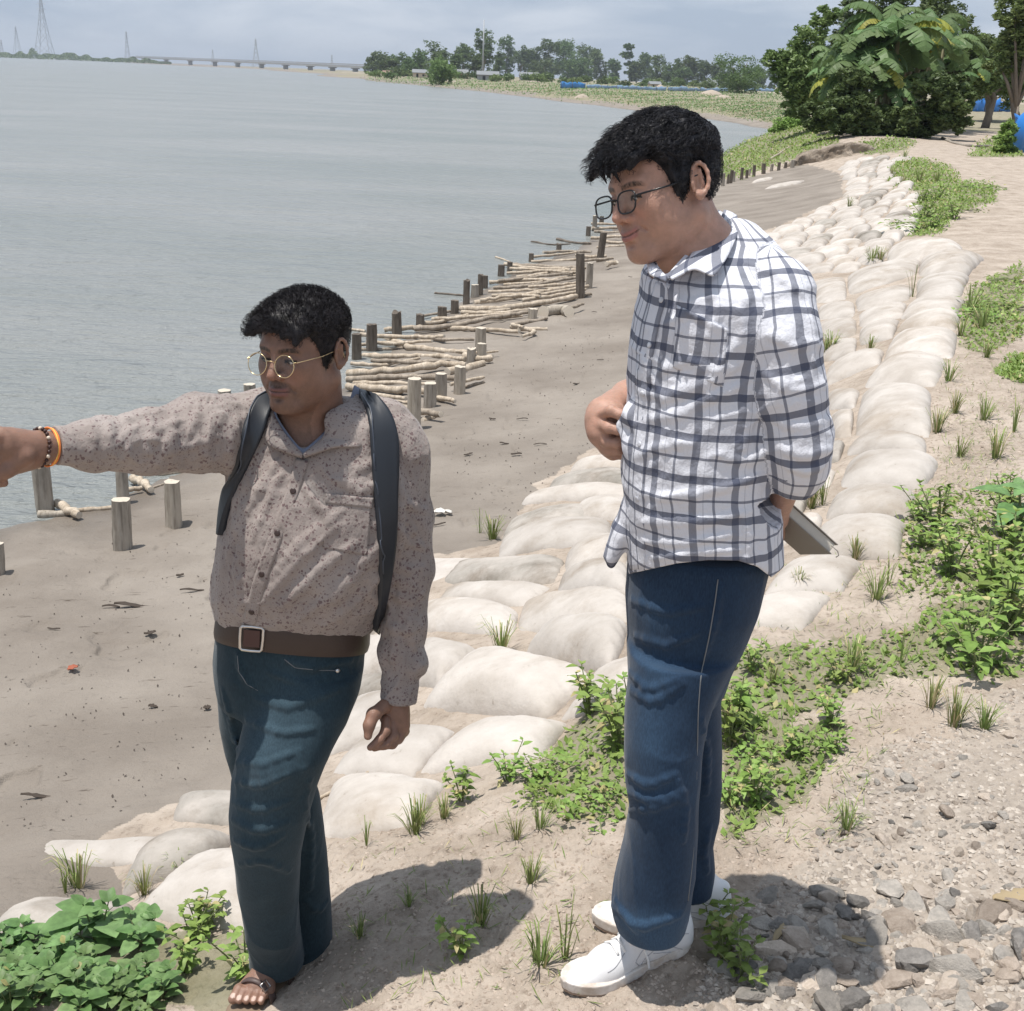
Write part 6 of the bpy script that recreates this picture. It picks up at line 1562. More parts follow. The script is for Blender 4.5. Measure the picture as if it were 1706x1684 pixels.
def bag(quad, t_, lab, m_=None, res=34, group='sandbags armouring the bank', p=3.6, seed=None):
    t_ = t_ * (.72 if res > 20 else .66)
    q = np.array(quad, float); G = hit(q[:, 0], q[:, 1]); c0 = G.mean(0)
    s_ = np.linspace(-1, 1, res); A, B = np.meshgrid(s_, s_, indexing='ij'); A = A.ravel(); B = B.ravel()
    # squircle: keep parallel edges, round the corners
    k = .06; Ar = A * (1 - k * B ** 4 * .9) ; Br = B * (1 - k * A ** 4 * .9)
    sd = int(rngb.integers(1, 9999))
    e1 = n2(A + sd, B, 1.1, 2, sd) * .06
    Ar = Ar * (1 + e1) * 1.01; Br = Br * (1 + n2(A, B + sd, 1.2, 2, sd + 1) * .08) * 1.015
    u = (Ar + 1) / 2; v = (Br + 1) / 2
    XY = (G[0, :2] * ((1 - u) * (1 - v))[:, None] + G[1, :2] * (u * (1 - v))[:, None] + G[2, :2] * (u * v)[:, None] + G[3, :2] * ((1 - u) * v)[:, None])
    g0 = H0(XY[:, 0], XY[:, 1])
    prof = np.clip(1 - np.abs(A) ** p, 0, 1) ** .62 * np.clip(1 - np.abs(B) ** p, 0, 1) ** .62
    dome = .80 + .20 * (1 - A * A) * (1 - B * B)
    size = np.linalg.norm(G[1] - G[0]) + 1e-6
    fr = 5.0 / size
    w_ = n2(XY[:, 0], XY[:, 1], fr * .45, 3, sd + 2) * .16 * t_
    wr = (1 - np.abs(n2(XY[:, 0] + .1 * w_, XY[:, 1], fr * 1.1, 3, sd + 3)) * 2) * .10 * t_ * (.35 + .65 * np.maximum(np.abs(A), np.abs(B)) ** 2)
    gath = np.sin(B * 16 + 3 * n2(A, B, 1.5, 2, sd)) * np.maximum(np.abs(A) - .72, 0) * .30 * t_
    z = g0 + t_ * prof * dome + (w_ + wr + gath) * prof - .012
    zb_ = g0 - .06 - .02 * prof
    # level the body a little across its span
    top = np.stack([XY[:, 0], XY[:, 1], z], 1) - c0; bot = np.stack([XY[:, 0], XY[:, 1], zb_], 1) - c0
    me_ = solid_patch(top, bot, res, res).mesh('sandbag')
    o = obj('sandbag', me_, m_ or bag_m); o.location = c0; tag(o, lab, 'sandbag', group); return o
g1 = bagg_m
BAGS = [
 ([(836,893),(1020,868),(1022,908),(826,930)],.15,'long cream sandbag beside the mud behind the pointing man, pointing at the belly of the other man',None),
 ([(760,934),(944,930),(930,974),(733,974)],.12,'mottled grey sandbag directly under the long cream one',g1),
 ([(745,979),(925,977),(880,1014),(722,1008)],.12,'slim pale sandbag between the mottled grey one and a broad white one',None),
 ([(948,915),(1050,898),(1050,946),(938,954)],.15,'rounded cream sandbag touching the shirt tail of the checked shirt man, upper one',None),
 ([(938,956),(1050,946),(1050,992),(926,994)],.15,'rounded cream sandbag just below the shirt tail of the checked shirt man',None),
 ([(872,1000),(1050,990),(1050,1040),(860,1052)],.14,'wide cream sandbag level with the top of the blue jeans',None),
 ([(690,1010),(868,1018),(854,1064),(688,1056)],.14,'broad white sandbag at the elbow of the pointing man, with a shaded lower edge',None),
 ([(905,1046),(1055,1040),(1020,1120),(872,1090)],.17,'fat tapering sandbag with a pointed lower corner beside the blue jeans',None),
 ([(690,1072),(806,1087),(735,1144),(686,1142)],.13,'smaller sandbag tucked beside the hanging cuff',None),
 ([(798,1088),(992,1126),(912,1200),(690,1182)],.20,'biggest bulging sandbag right of the hanging hand, its lip casting a shadow',None),
 ([(998,1122),(1070,1095),(1070,1170),(925,1200)],.10,'flat sandy sandbag running under the blue jeans near green weeds',None),
 ([(770,1216),(955,1198),(900,1272),(688,1292)],.12,'smooth sandbag below the biggest one, ending at a dark stone',None),
 ([(616,1214),(768,1216),(690,1294),(545,1292)],.11,'smooth flat sandbag right under the fingers of the hanging hand',None),
 ([(586,1166),(692,1162),(642,1226),(532,1264)],.15,'tilted sandbag behind the hanging hand with a dark fold under it',None),
 ([(556,1300),(748,1300),(695,1378),(518,1408)],.12,'large flat sandbag beside the knee with a dry cane lying on it',None),
 ([(30,1512),(228,1504),(195,1572),(-60,1602)],.13,'grey-streaked sandbag above the green leaves at the bottom edge',g1),
 ([(330,1434),(430,1420),(430,1562),(208,1536)],.13,'smooth beige sandbag running behind the front leg of the pointing man',None),
 ([(232,1420),(402,1392),(335,1452),(196,1500)],.15,'greenish grey humped sandbag half sunk in the mud',g1),
 ([(70,1398),(285,1390),(228,1436),(62,1428)],.055,'crusted white sandbag almost buried in the mud',None),
 ([(300,1324),(410,1316),(410,1374),(282,1364)],.09,'half buried sandbag peeping out of the mud behind the knee',g1),
 ([(600,1058),(692,1064),(690,1122),(585,1120)],.13,'pale sandbag seen between the hip and the hanging arm',None),
 ([(570,1125),(688,1128),(640,1165),(560,1180)],.10,'grey shaded sandbag between thigh and hanging sleeve',g1),
 ([(704,928),(808,929),(764,957),(704,978)],.05,'thin flattened white sandbag at the very edge of the mud',None),
 ([(958,772),(1050,762),(1050,786),(945,788)],.12,'uppermost rounded sandbag just below the right fist of the checked shirt man',None),
 ([(920,800),(1050,782),(1050,808),(912,816)],.12,'second sandbag down from the right fist, dirty edged',g1),
 ([(880,824),(1050,808),(1050,832),(868,840)],.12,'third sandbag down from the right fist with mud spots',None),
 ([(848,864),(990,845),(990,866),(834,905)],.12,'mud-stained narrow sandbag at the edge of the mud above the long cream one',g1),
 ([(965,836),(1050,832),(1050,866),(955,868)],.12,'pale sandbag touching the shirt front at hip height',None),
 ([(1533,432),(1645,430),(1606,466),(1528,464)],.22,'rounded sandbag at the upper end of the crest column by the weeds',None),
 ([(1528,464),(1618,458),(1602,500),(1524,506)],.16,'second sandbag of the crest column, cream and smooth',None),
 ([(1514,508),(1612,502),(1592,530),(1498,532)],.16,'third sandbag of the crest column with a stitched dark seam',None),
 ([(1518,530),(1606,527),(1592,554),(1488,554)],.16,'fourth and brightest sandbag of the crest column',None),
 ([(1494,557),(1598,557),(1590,602),(1468,600)],.16,'fifth sandbag of the crest column',None),
 ([(1468,603),(1582,602),(1560,652),(1434,650)],.16,'sixth sandbag of the crest column beside dry twigs',None),
 ([(1436,653),(1552,652),(1552,732),(1422,730)],.15,'long seventh sandbag of the crest column, level with the rolled sleeve',None),
 ([(1424,734),(1546,734),(1542,764),(1406,762)],.12,'short eighth sandbag of the crest column with grass at its rim',None),
 ([(1414,767),(1568,768),(1542,822),(1392,820)],.15,'ninth sandbag of the crest column, swelling to the path side',None),
 ([(1390,823),(1532,823),(1516,868),(1372,868)],.13,'tenth sandbag of the crest column just above the notebook',None),
 ([(1368,871),(1512,871),(1500,932),(1340,934)],.12,'eleventh sandbag of the crest column touching the notebook corner',None),
 ([(1310,938),(1445,937),(1402,988),(1268,992)],.10,'flat sand-covered sandbag under the notebook corner',None),
 ([(1262,994),(1392,990),(1340,1052),(1226,1048)],.09,'lowest sand-covered sandbag of the crest column behind the blue jeans',None),
 ([(1380,612),(1476,586),(1466,608),(1368,648)],.16,'slanting white sandbag above the rolled sleeve with scratches',None),
 ([(1376,655),(1436,652),(1424,682),(1380,684)],.10,'small sandbag squeezed beside the sixth of the crest column',None),
 ([(1384,690),(1424,684),(1420,728),(1388,734)],.10,'little square sandbag beside the elbow of the checked shirt man',None),
 ([(1380,740),(1410,740),(1398,772),(1370,780)],.09,'small grey sandbag low beside the rolled sleeve',g1),
 ([(1340,790),(1396,785),(1385,815),(1330,822)],.09,'sandbag behind the forearm with a weedy hollow below',None),
 ([(1320,868),(1372,862),(1366,900),(1310,905)],.10,'cream sandbag just above the pages of the notebook',None),
 ([(1410,458),(1536,433),(1526,460),(1414,492)],.17,'plump rolled sandbag with a folded left end beside the sleeve top',None),
 ([(1478,415),(1604,412),(1604,434),(1478,442)],.24,'thick rolled sandbag with a tied neck, highest on the slope',None),
 ([(1425,496),(1522,477),(1518,500),(1427,522)],.13,'creased sandbag just under the plump rolled one',None),
 ([(1428,524),(1512,505),(1505,530),(1430,548)],.12,'flat squared sandbag two below the plump rolled one',None),
 ([(1362,512),(1424,504),(1426,530),(1362,536)],.12,'upper squared sandbag by the outer edge of the sleeve',None),
 ([(1362,538),(1428,532),(1428,560),(1364,570)],.12,'lower squared sandbag by the outer edge of the sleeve',None),
 ([(1430,549),(1500,533),(1488,564),(1432,574)],.12,'squared sandbag beside the fifth of the crest column',None),
 ([(1366,572),(1430,563),(1424,592),(1370,604)],.10,'grassy edged sandbag above the slanting white one',None),
 ([(1352,470),(1408,462),(1412,500),(1358,508)],.12,'sandbag touching the shoulder of the checked shirt man',None),
]
for q, t_, lb, m_ in BAGS: bag(q, t_, lb, m_)
ORD = ['first', 'second', 'third', 'fourth', 'fifth', 'sixth', 'seventh', 'eighth', 'ninth', 'tenth', 'eleventh', 'twelfth', 'thirteenth', 'fourteenth', 'fifteenth', 'sixteenth', 'seventeenth', 'eighteenth', 'nineteenth', 'twentieth'] + ['%dth' % k for k in range(21, 90)]
ry = [264,270,277,284,292,300,309,318,328,338,348,359,370,382,394,406,418,431,444,457]
for i in range(len(ry) - 1):
    y0_, y1_ = ry[i], ry[i + 1]
    lx = lambda y: np.interp(y, [262,268,277,300,326,350,373,400,430,457], [1436,1408,1402,1412,1408,1362,1308,1242,1270,1330])
    rx = lambda y: np.interp(y, [262,270,285,310,340,395,412,430,457], [1520,1500,1478,1520,1538,1520,1490,1478,1412])
    x = lx(y0_) + rngb.uniform(-6, 6); n_ = 0
    while x < rx(y0_) - 12:
        w_ = rngb.uniform(28, 52) * (.75 + (y0_ - 262) / 330); w_ = min(w_, rx(y0_) - x + 6); sk = -(y1_ - y0_) * .9 + rngb.uniform(-3, 3); ty = -w_ * .10
        bag([(x, y0_ + rngb.uniform(-1, 1)), (x + w_, y0_ + ty), (x + w_ + sk, y1_ + ty + 1), (x + sk, y1_ + 1)], rngb.uniform(.11, .20), '%s sandbag from the mud edge in the %s row below the eroded bank' % (ORD[n_], ORD[i]), g1 if rngb.random() < .18 else None, res=14, group='small looking sandbags on the far part of the slope')
        x += w_ * .98; n_ += 1
ry2 = [470,492,516,542,570,600,632,666,702,740,780,822,866,912,960,1010]
for i in range(len(ry2) - 1):
    y0_, y1_ = ry2[i], ry2[i + 1]; x = np.interp(y0_, [470,600,700,740,760], [1200,1110,1075,1056,1056]); xe = np.interp(y0_, [470,560,640,780,900,960,1010], [1345,1360,1372,1372,1308,1268,1225]); n_ = 0
    while x < xe - 14:
        w_ = min(rngb.uniform(60, 100), xe - x + 8); sk = -(y1_ - y0_) * .5; ty = -w_ * .10
        bag([(x, y0_), (x + w_, y0_ + ty), (x + w_ + sk, y1_ + ty + 2), (x + sk, y1_ + 2)], rngb.uniform(.12, .18), '%s sandbag from the mud in the %s row behind the checked shirt' % (ORD[n_], ORD[i]), g1 if rngb.random() < .2 else None, res=20, group='sandbags behind the man in the checked shirt'); x += w_ * .98; n_ += 1
for q, lb in (([(1285,310),(1345,300),(1330,306),(1270,316)], 'thin white sandbag lying alone in the mud below the stakes'), ([(1255,302),(1290,295),(1285,300),(1250,306)], 'small buried white sandbag at the foot of the stakes')):
    bag(q, .14, lb, res=12, group=None)
# ================================================================== PLANTS, STONES, LITTER
def leaf_mat(name, c1, c2, c3, tr=.22):
    m, t, b = mat(name, rough=.5, spec=.3)
    oi = N(t, 'ShaderNodeObjectInfo'); f = attr(t, 'lf')
    c = mixc(t, f, c1, c2); f2 = mth(t, 'GREATER_THAN', attr(t, 'lf'), .93); c = mixc(t, f2, c, c3)
    nz, _ = noisecol(t, None, (.72, .72, .72), (1.15, 1.15, 1.1), 30, 4)
    mm_ = N(t, 'ShaderNodeMix', data_type='RGBA', blend_type='MULTIPLY'); mm_.inputs['Factor'].default_value = 1; L(t, c, mm_.inputs['A']); L(t, nz, mm_.inputs['B'])
    hv = N(t, 'ShaderNodeHueSaturation'); L(t, mm_.outputs['Result'], hv.inputs['Color']); L(t, mth(t, 'ADD', .82, mth(t, 'MULTIPLY', oi.outputs['Random'], .36)), hv.inputs['Value']); L(t, mth(t, 'ADD', .485, mth(t, 'MULTIPLY', oi.outputs['Random'], .03)), hv.inputs['Hue'])
    L(t, hv.outputs[0], b.inputs['Base Color']); translucent(m, t, b, hv.outputs[0], tr); return m
weed_m = leaf_mat('weed_leaf', (.17, .27, .055), (.32, .43, .13), (.50, .44, .22), .32)
broad_m = leaf_mat('broad_leaf', (.11, .21, .065), (.22, .34, .14), (.33, .32, .13), .28)
grass_m = leaf_mat('grass_blade', (.15, .22, .06), (.32, .36, .14), (.50, .43, .25), .2)
dry_m, t, b = mat('dry_stem', (.33, .26, .16), rough=.9)
stem_m, t, b = mat('green_stem', (.16, .19, .08), rough=.8)
def add_leaf(mb_, p, d, up, ln, wd, droop, lf, heart=False, fold_=.25):
    d = _nrm(d); s_ = _nrm(np.cross(d, up)); u_ = np.cross(s_, d)
    prof = [(0, .10), (.12, .75 if heart else .45), (.35, 1.0), (.65, .72), (.88, .32), (1.0, .02)]
    V = []
    for a, w_ in prof:
        c = p + d * (ln * a) - np.array([0, 0, 1]) * (droop * ln * a * a) + u_ * .0
        V += [c - s_ * wd * w_ / 2 + u_ * fold_ * wd * w_ / 2, c, c + s_ * wd * w_ / 2 + u_ * fold_ * wd * w_ / 2]
    Q = []
    for k in range(len(prof) - 1): Q += [(3 * k, 3 * k + 1, 3 * k + 4, 3 * k + 3), (3 * k + 1, 3 * k + 2, 3 * k + 5, 3 * k + 4)]
    mb_.add(V, Q, c=[lf, lf, lf])
def weed_tpl(seed, n_st, h, ll, lw, spread, heart=False, per=7):
    r = np.random.default_rng(seed); lv = MB(); st = MB()
    for i in range(n_st):
        a = r.uniform(0, 6.28); out = r.uniform(.1, 1) * spread; hh = h * r.uniform(.5, 1.1)
        b0 = np.array([math.cos(a), math.sin(a), 0]) * out * .15; b1 = np.array([math.cos(a) * out, math.sin(a) * out, hh])
        pts = [b0, b0 * .5 + b1 * .5 + [0, 0, hh * .12], b1]; st.tube(pts, [.0028, .0022, .0014], 5, cap=False)
        for k in range(per):
            f = (k + .6) / per; p = b0 * (1 - f) ** 2 + np.array(pts[1]) * 2 * f * (1 - f) + b1 * f * f
            a2 = a + k * 2.4 + r.uniform(-.5, .5); dd = np.array([math.cos(a2), math.sin(a2), r.uniform(.05, .55)])
            sz = r.uniform(.6, 1.15) * (1.1 - .45 * abs(f - .6))
            q = p + _nrm(dd) * ll * .25; st.tube([p, q], .0010, 4, cap=False)
            add_leaf(lv, q, dd, (0, 0, 1), ll * sz, lw * sz, r.uniform(.15, .6), r.random(), heart)
        for k in range(3): a2 = r.uniform(0, 6.28); add_leaf(lv, b1, (math.cos(a2), math.sin(a2), .9), (0, 0, 1), ll * .5, lw * .5, .2, r.random(), heart)
    return lv, st
def creeper_tpl(seed, n, rad, ll, lw):
    r = np.random.default_rng(seed); lv = MB(); st = MB()
    for i in range(n):
        a = r.uniform(0, 6.28); rr = rad * math.sqrt(r.random()); p = np.array([rr * math.cos(a), rr * math.sin(a), r.uniform(.012, .075) * (1.2 - rr / rad)])
        a2 = r.uniform(0, 6.28); sz = r.uniform(.5, 1.1); add_leaf(lv, p, (math.cos(a2), math.sin(a2), r.uniform(-.1, .6)), (0, 0, 1), ll * sz, lw * sz, .3, r.random())
    for i in range(6):
        a = r.uniform(0, 6.28); st.tube([(0, 0, .005), (rad * .5 * math.cos(a), rad * .5 * math.sin(a), .02), (rad * math.cos(a + .3), rad * math.sin(a + .3), .01)], .0016, 4, cap=False)
    return lv, st
def make_plant(name, lv, st, lm, parts=('foliage', 'stem')):
    e = bpy.data.objects.new(name, None)
    a = bpy.data.objects.new(parts[0], lv.mesh('foliage', True, 'lfc')); me_ = a.data
    c = np.empty(len(me_.vertices) * 4, np.float32); me_.attributes['lfc'].data.foreach_get('color', c); vattr(me_, 'lf', c.reshape(-1, 4)[:, 0]); me_.materials.append(lm); a.parent = e
    if st is not None and st.n: s_ = bpy.data.objects.new(parts[1], st.mesh('stem')); s_.data.materials.append(stem_m); s_.parent = e
    return e
def put(tpl, loc, rz, s_, lab, cat, group, tilt=0.0):
    r = tpl.copy(); col.objects.link(r); r.location = loc; r.rotation_euler = (tilt, 0, rz); r.scale = (s_,) * 3
    for ch in tpl.children: c = ch.copy(); col.objects.link(c); c.parent = r
    return tag(r, lab, cat, group)
rngp = np.random.default_rng(12)
herbs = [make_plant('weed_plant', *weed_tpl(k, 7, .12, .042, .024, .10), weed_m) for k in range(4)]
bigs = [make_plant('broadleaf_weed', *weed_tpl(10 + k, 5, .14, .085, .062, .11, True, 5), broad_m) for k in range(3)]
creeps = [make_plant('creeping_weed', *creeper_tpl(20 + k, 90, .15, .034, .022), weed_m) for k in range(3)]
def gtpl(k, n, ln, sp, mt_, nm='grass_tuft'):
    r = np.random.default_rng(k); mb_ = tuft_mesh(r, n, ln, .0022, sp, droop=.5)
    e = bpy.data.objects.new(nm, None); a = bpy.data.objects.new('blade_tuft', mb_.mesh('blades')); a.parent = e; me_ = a.data
    vattr(me_, 'lf', np.repeat(r.random(n), 8)); me_.materials.append(mt_); return e
tufts = [gtpl(40 + k, 34, .11, .07, grass_m) for k in range(3)]
tall = [gtpl(50 + k, 7, .16, .05, grass_m) for k in range(2)]
def scatter(poly, n, tpls, smin, smax, what, where, cat, group, tiltmax=.15, mind=0):
    poly = np.array(poly, float); lo, hi = poly.min(0), poly.max(0); out = []
    guard = 0
    while len(out) < n and guard < 20000:
        guard += 1
        x, y = rngp.uniform(lo[0], hi[0]), rngp.uniform(lo[1], hi[1])
        if not in_poly(x, y, poly): continue
        if mind and any((x - a) ** 2 + ((y - b_) * 1.5) ** 2 < mind ** 2 for a, b_ in out): continue
        out.append((x, y))
    out.sort(key=lambda q: q[1])
    for i, (x, y) in enumerate(out):
        k = rngp.integers(len(tpls)); s_ = rngp.uniform(smin, smax) * .86
        hgt = 'tallest' if s_ > smax * .93 else 'small' if s_ < smin * 1.2 else 'middling'
        put(tpls[k], hit(x, y) - [0, 0, .004], rngp.uniform(0, 6.28), s_, '%s %s %s, %s from the back' % (hgt, what, where, ORD[i]), cat, group, rngp.uniform(-tiltmax, tiltmax))
# bottom left clump
scatter([(-20,1600),(60,1570),(160,1565),(290,1560),(300,1684),(-20,1684)], 17, bigs, .55, .85, 'broad leaved green weed', 'in the clump at the left foot of the photo', 'weed', 'broad leaved weeds beside the sandals', mind=26)
scatter([(-20,1650),(300,1640),(300,1700),(-20,1700)], 9, bigs, .55, .85, 'broad leaved green weed', 'along the lower edge of the left clump', 'weed', 'broad leaved weeds beside the sandals', mind=24)
scatter([(285,1560),(400,1540),(412,1620),(400,1684),(290,1684)], 4, herbs, .8, 1.25, 'yellowish feathery weed', 'between the big leaves and the sandal', 'weed', 'feathery weeds beside the sandal', mind=18)
put(bigs[0], hit(165, 1585), .5, 1.1, 'largest upright pale green leaf plant in front of the grey-streaked sandbag', 'weed', 'broad leaved weeds beside the sandals')
# behind the legs of the second man
scatter([(985,1180),(1050,1160),(1050,1240),(1045,1290),(965,1260)], 4, herbs, 1.0, 1.45, 'bright green weed', 'left of the blue jeans at thigh height', 'weed', 'bright weeds left of the blue jeans', mind=16)
scatter([(890,1290),(960,1260),(1045,1280),(1045,1365),(960,1350),(890,1335)], 6, creeps + herbs[:1], .7, 1.1, 'low creeping weed', 'left of the blue jeans at knee height', 'weed', 'creeping weeds left of the blue jeans', mind=18)
scatter([(1195,1190),(1235,1200),(1230,1250),(1200,1270)], 3, herbs, .9, 1.3, 'bright green weed', 'just right of the back leg', 'weed', 'weeds right of the back leg', mind=14)
scatter([(1215,1090),(1330,1085),(1470,1110),(1480,1150),(1350,1185),(1240,1175),(1205,1150)], 4, herbs + tufts[:1], .7, 1.0, 'leafy weed', 'in the band right of the hip', 'weed', 'weeds in the band right of the hip', mind=20)
scatter([(1330,1190),(1410,1190),(1400,1260),(1350,1310),(1260,1360),(1200,1370),(1200,1290),(1290,1250)], 5, herbs + creeps[:2], .6, .95, 'leafy weed', 'on the slanting strip between leg and rubble', 'weed', 'weeds on the strip between leg and rubble', mind=20)
scatter([(1570,960),(1706,940),(1730,1100),(1620,1120),(1545,1110),(1530,1060),(1570,1020)], 8, herbs, 1.4, 2.1, 'lush green weed', 'in the thicket at the right edge', 'weed', 'lush weeds at the right edge', mind=22)
scatter([(1515,860),(1560,845),(1590,870),(1570,930),(1520,910)], 3, herbs, 1.2, 1.8, 'bushy weed', 'right of the eleventh crest sandbag', 'weed', 'bushy weeds on the path side', mind=14)
scatter([(1640,840),(1706,830),(1706,890),(1650,880)], 3, herbs, 1.2, 1.8, 'bushy weed', 'close to the right border above the thicket', 'weed', 'bushy weeds on the path side', mind=14)
scatter([(1620,470),(1706,455),(1706,640),(1640,600),(1610,540)], 7, creeps + tufts, 1.6, 2.8, 'low grassy weed', 'on the green verge right of the crest column', 'weed', 'verge weeds right of the crest column', mind=14)
scatter([(1520,335),(1600,298),(1660,310),(1650,345),(1570,385),(1512,398)], 9, creeps + herbs[:2], 2.4, 4.2, 'bushy creeping weed', 'on the green island beside the upper sandbags', 'weed', 'weeds of the green island by the upper sandbags', mind=9)
scatter([(1475,300),(1500,264),(1560,270),(1590,290),(1530,315)], 5, creeps + tufts, 2.4, 4.0, 'flat green weed', 'on the farther green patch by the path', 'weed', 'weeds of the farther patch by the path', mind=8)
bigp = [(1205,1600,.80,'grey green squash-like plant right beside the white heel'),(1235,1628,.72,'broad leaved plant touching the toe side of the rubble, before the sneaker'),(1255,1340,.9,'dull blue green broad plant beside the back calf'),(1215,1335,.8,'dull broad plant close against the back calf'),(845,1300,.8,'dusty grey herb right of the dark stone'),(770,1335,.8,'single spindly seedling under the dark stone'),(770,1590,.7,'two-leaved seedling alone on the bare earth'),(1700,900,1.6,'tall herb at the right border above the thicket'),(1180,1540,.8,'plant in the shadow behind the white heel')]
for px, py, s_, lb in bigp: put(bigs[int(rngp.integers(3))] if s_ > .9 else herbs[int(rngp.integers(4))], hit(px, py), rngp.uniform(0, 6), s_, lb, 'weed', None)
GT = [(700,1375,.9),(640,1400,.9),(610,1415,.8),(740,1360,.8),(870,1490,1.0),(885,1470,.8),(800,1540,1.0),(780,1555,.9),(900,1610,1.0),(940,1600,1.2),(925,1625,.8),(900,1385,.8),(860,1400,.7),(1000,1420,.7),(600,1560,.6),(130,1475,1.4),(145,1488,1.1),(110,1485,1.0),(240,1490,1.0),(280,1470,.9),(300,1455,.8),(835,1085,1.6),(920,1060,1.3),(820,900,1.6),(800,890,1.2),(1400,1400,.9),(1410,1385,.8),(1590,1205,1.2),(1610,1200,1.0),(1640,1210,.9),(1550,1180,1.0),(1500,1190,1.1),(1370,845,1.6),(1350,850,1.4),(1335,848,1.4),(1385,585,1.8),(1375,590,1.8),(1470,578,1.5),(1450,585,1.3),(1520,495,2.2),(1440,445,2.2),(1452,440,2.2),(1465,438,2),(1470,350,2.6),(1415,345,2.2),(1425,930,1.0),(1435,950,1.1),(1480,975,1.0),(1330,980,.9),(1510,960,1.2),(1460,1000,1.2),(1560,720,1.5),(1550,740,1.5),(1600,760,1.1),(1500,1110,1.0),(560,1440,.7),(690,1390,1.0),(1420,1120,1.2),(1560,1540,.5),(1640,700,1.5),(1660,760,1.6),(1620,820,1.2),(1690,720,1.6),(1590,690,1.3),(760,1500,.5),(680,1510,.5),(1600,560,1.6),(1590,600,1.5),(1580,640,1.4)]
GT = [g for k, g in enumerate(GT) if k % 3 != 1]
for i, (px, py, s_) in enumerate(GT):
    where = 'by the sandal side sandbags' if px < 320 else 'on the bare earth between the two men' if px < 1050 and py > 1350 else 'among the sandbags between the men' if px < 1050 else 'in a gap of the crest sandbags' if px < 1500 and py < 1000 else 'on the sandy verge beside the path' if py < 1000 else 'near the rubble'
    put((tall if i % 5 == 1 else tufts)[i % 2], hit(px, py), rngp.uniform(0, 6), s_, '%s grass tuft %s, the %s one on the bank' % ('big' if s_ > 1.3 else 'short' if s_ < .85 else 'wispy', where, ORD[i]), 'grass tuft', 'grass tufts on the bank')
# sparse ground cover: one mass of tiny leaves and blades in the green zones
def cover(name, polys, n, ln, wd, label, mt_, seed):
    r = np.random.default_rng(seed); pts = []
    for poly, wgt in polys:
        p_ = np.array(poly, float); lo, hi = p_.min(0), p_.max(0); k = int(n * wgt)
        x = r.uniform(lo[0], hi[0], k * 3); y = r.uniform(lo[1], hi[1], k * 3); ok = in_poly(x + r.normal(0, 6, k * 3), y + r.normal(0, 4, k * 3), poly); x, y = x[ok][:k], y[ok][:k]
        pts.append(np.stack([x, y], 1))
    pts = np.concatenate(pts); G = hit(pts[:, 0], pts[:, 1]); M = len(G); a = r.uniform(0, 6.28, M)
    dist = np.hypot(G[:, 0], G[:, 1]); S_ = r.uniform(.5, 1.2, M) * (1 + dist / 14)
    d = np.stack([np.cos(a), np.sin(a), r.uniform(.15, 1.2, M)], 1); d /= np.linalg.norm(d, axis=1)[:, None]; s_ = np.stack([-np.sin(a), np.cos(a), 0 * a], 1)
    l = (ln * S_)[:, None]; w_ = (wd * S_)[:, None]
    V = np.stack([G, G + d * l * .5 - s_ * w_, G + d * l - [0, 0, 0], G + d * l * .5 + s_ * w_], 1).reshape(-1, 3)
    me_ = mesh_np(name, V, np.arange(M * 4).reshape(-1, 4)); vattr(me_, 'lf', np.repeat(r.random(M), 4)); o = obj(name, me_, mt_); tag(o, label, kind='stuff'); return o
cover('ground_cover', [(GREENS[8], .035), (GREENS[9], .018), (GREENS[10], .012), ([(1500,840),(1706,800),(1706,980),(1500,1000)], .04), (GREENS[4], .05), (GREENS[3], .12), (GREENS[2], .10), (GREENS[0], .22), (GREENS[1], .03), (GREENS[5], .03), (GREENS[7], .05)], 30000, .026, .007, 'sparse low green ground cover on the bank', weed_m, 5)
cover('grass_cover', [([(560,1340),(760,1300),(1000,1380),(1000,1684),(560,1684)], .12), ([(1300,960),(1706,640),(1706,960),(1500,1180),(1240,1100)], .5), ([(1560,600),(1706,420),(1706,900),(1560,900)], .2), ([(1200,1180),(1500,1180),(1400,1420),(1200,1420)], .18)], 3000, .034, .0014, 'scattered dry grass wisps on the bare earth', grass_m, 6)
cover('far_grass', [([(600,128),(800,134),(1000,142),(1300,150),(1330,200),(1290,205),(1200,186),(1000,166),(800,146),(640,136)], 1.0)], 22000, .020, .006, 'rough grass and low scrub of the far bank', broad_m, 9)
cover('beach_debris', [([(0,960),(360,850),(360,1330),(0,1400)], .4), ([(720,720),(1030,480),(1030,740),(820,880)], .6)], 650, .011, .0032, 'fine dark plant litter strewn over the mud', mat('dark_litter', (.075, .06, .05), rough=.9)[0], 7)
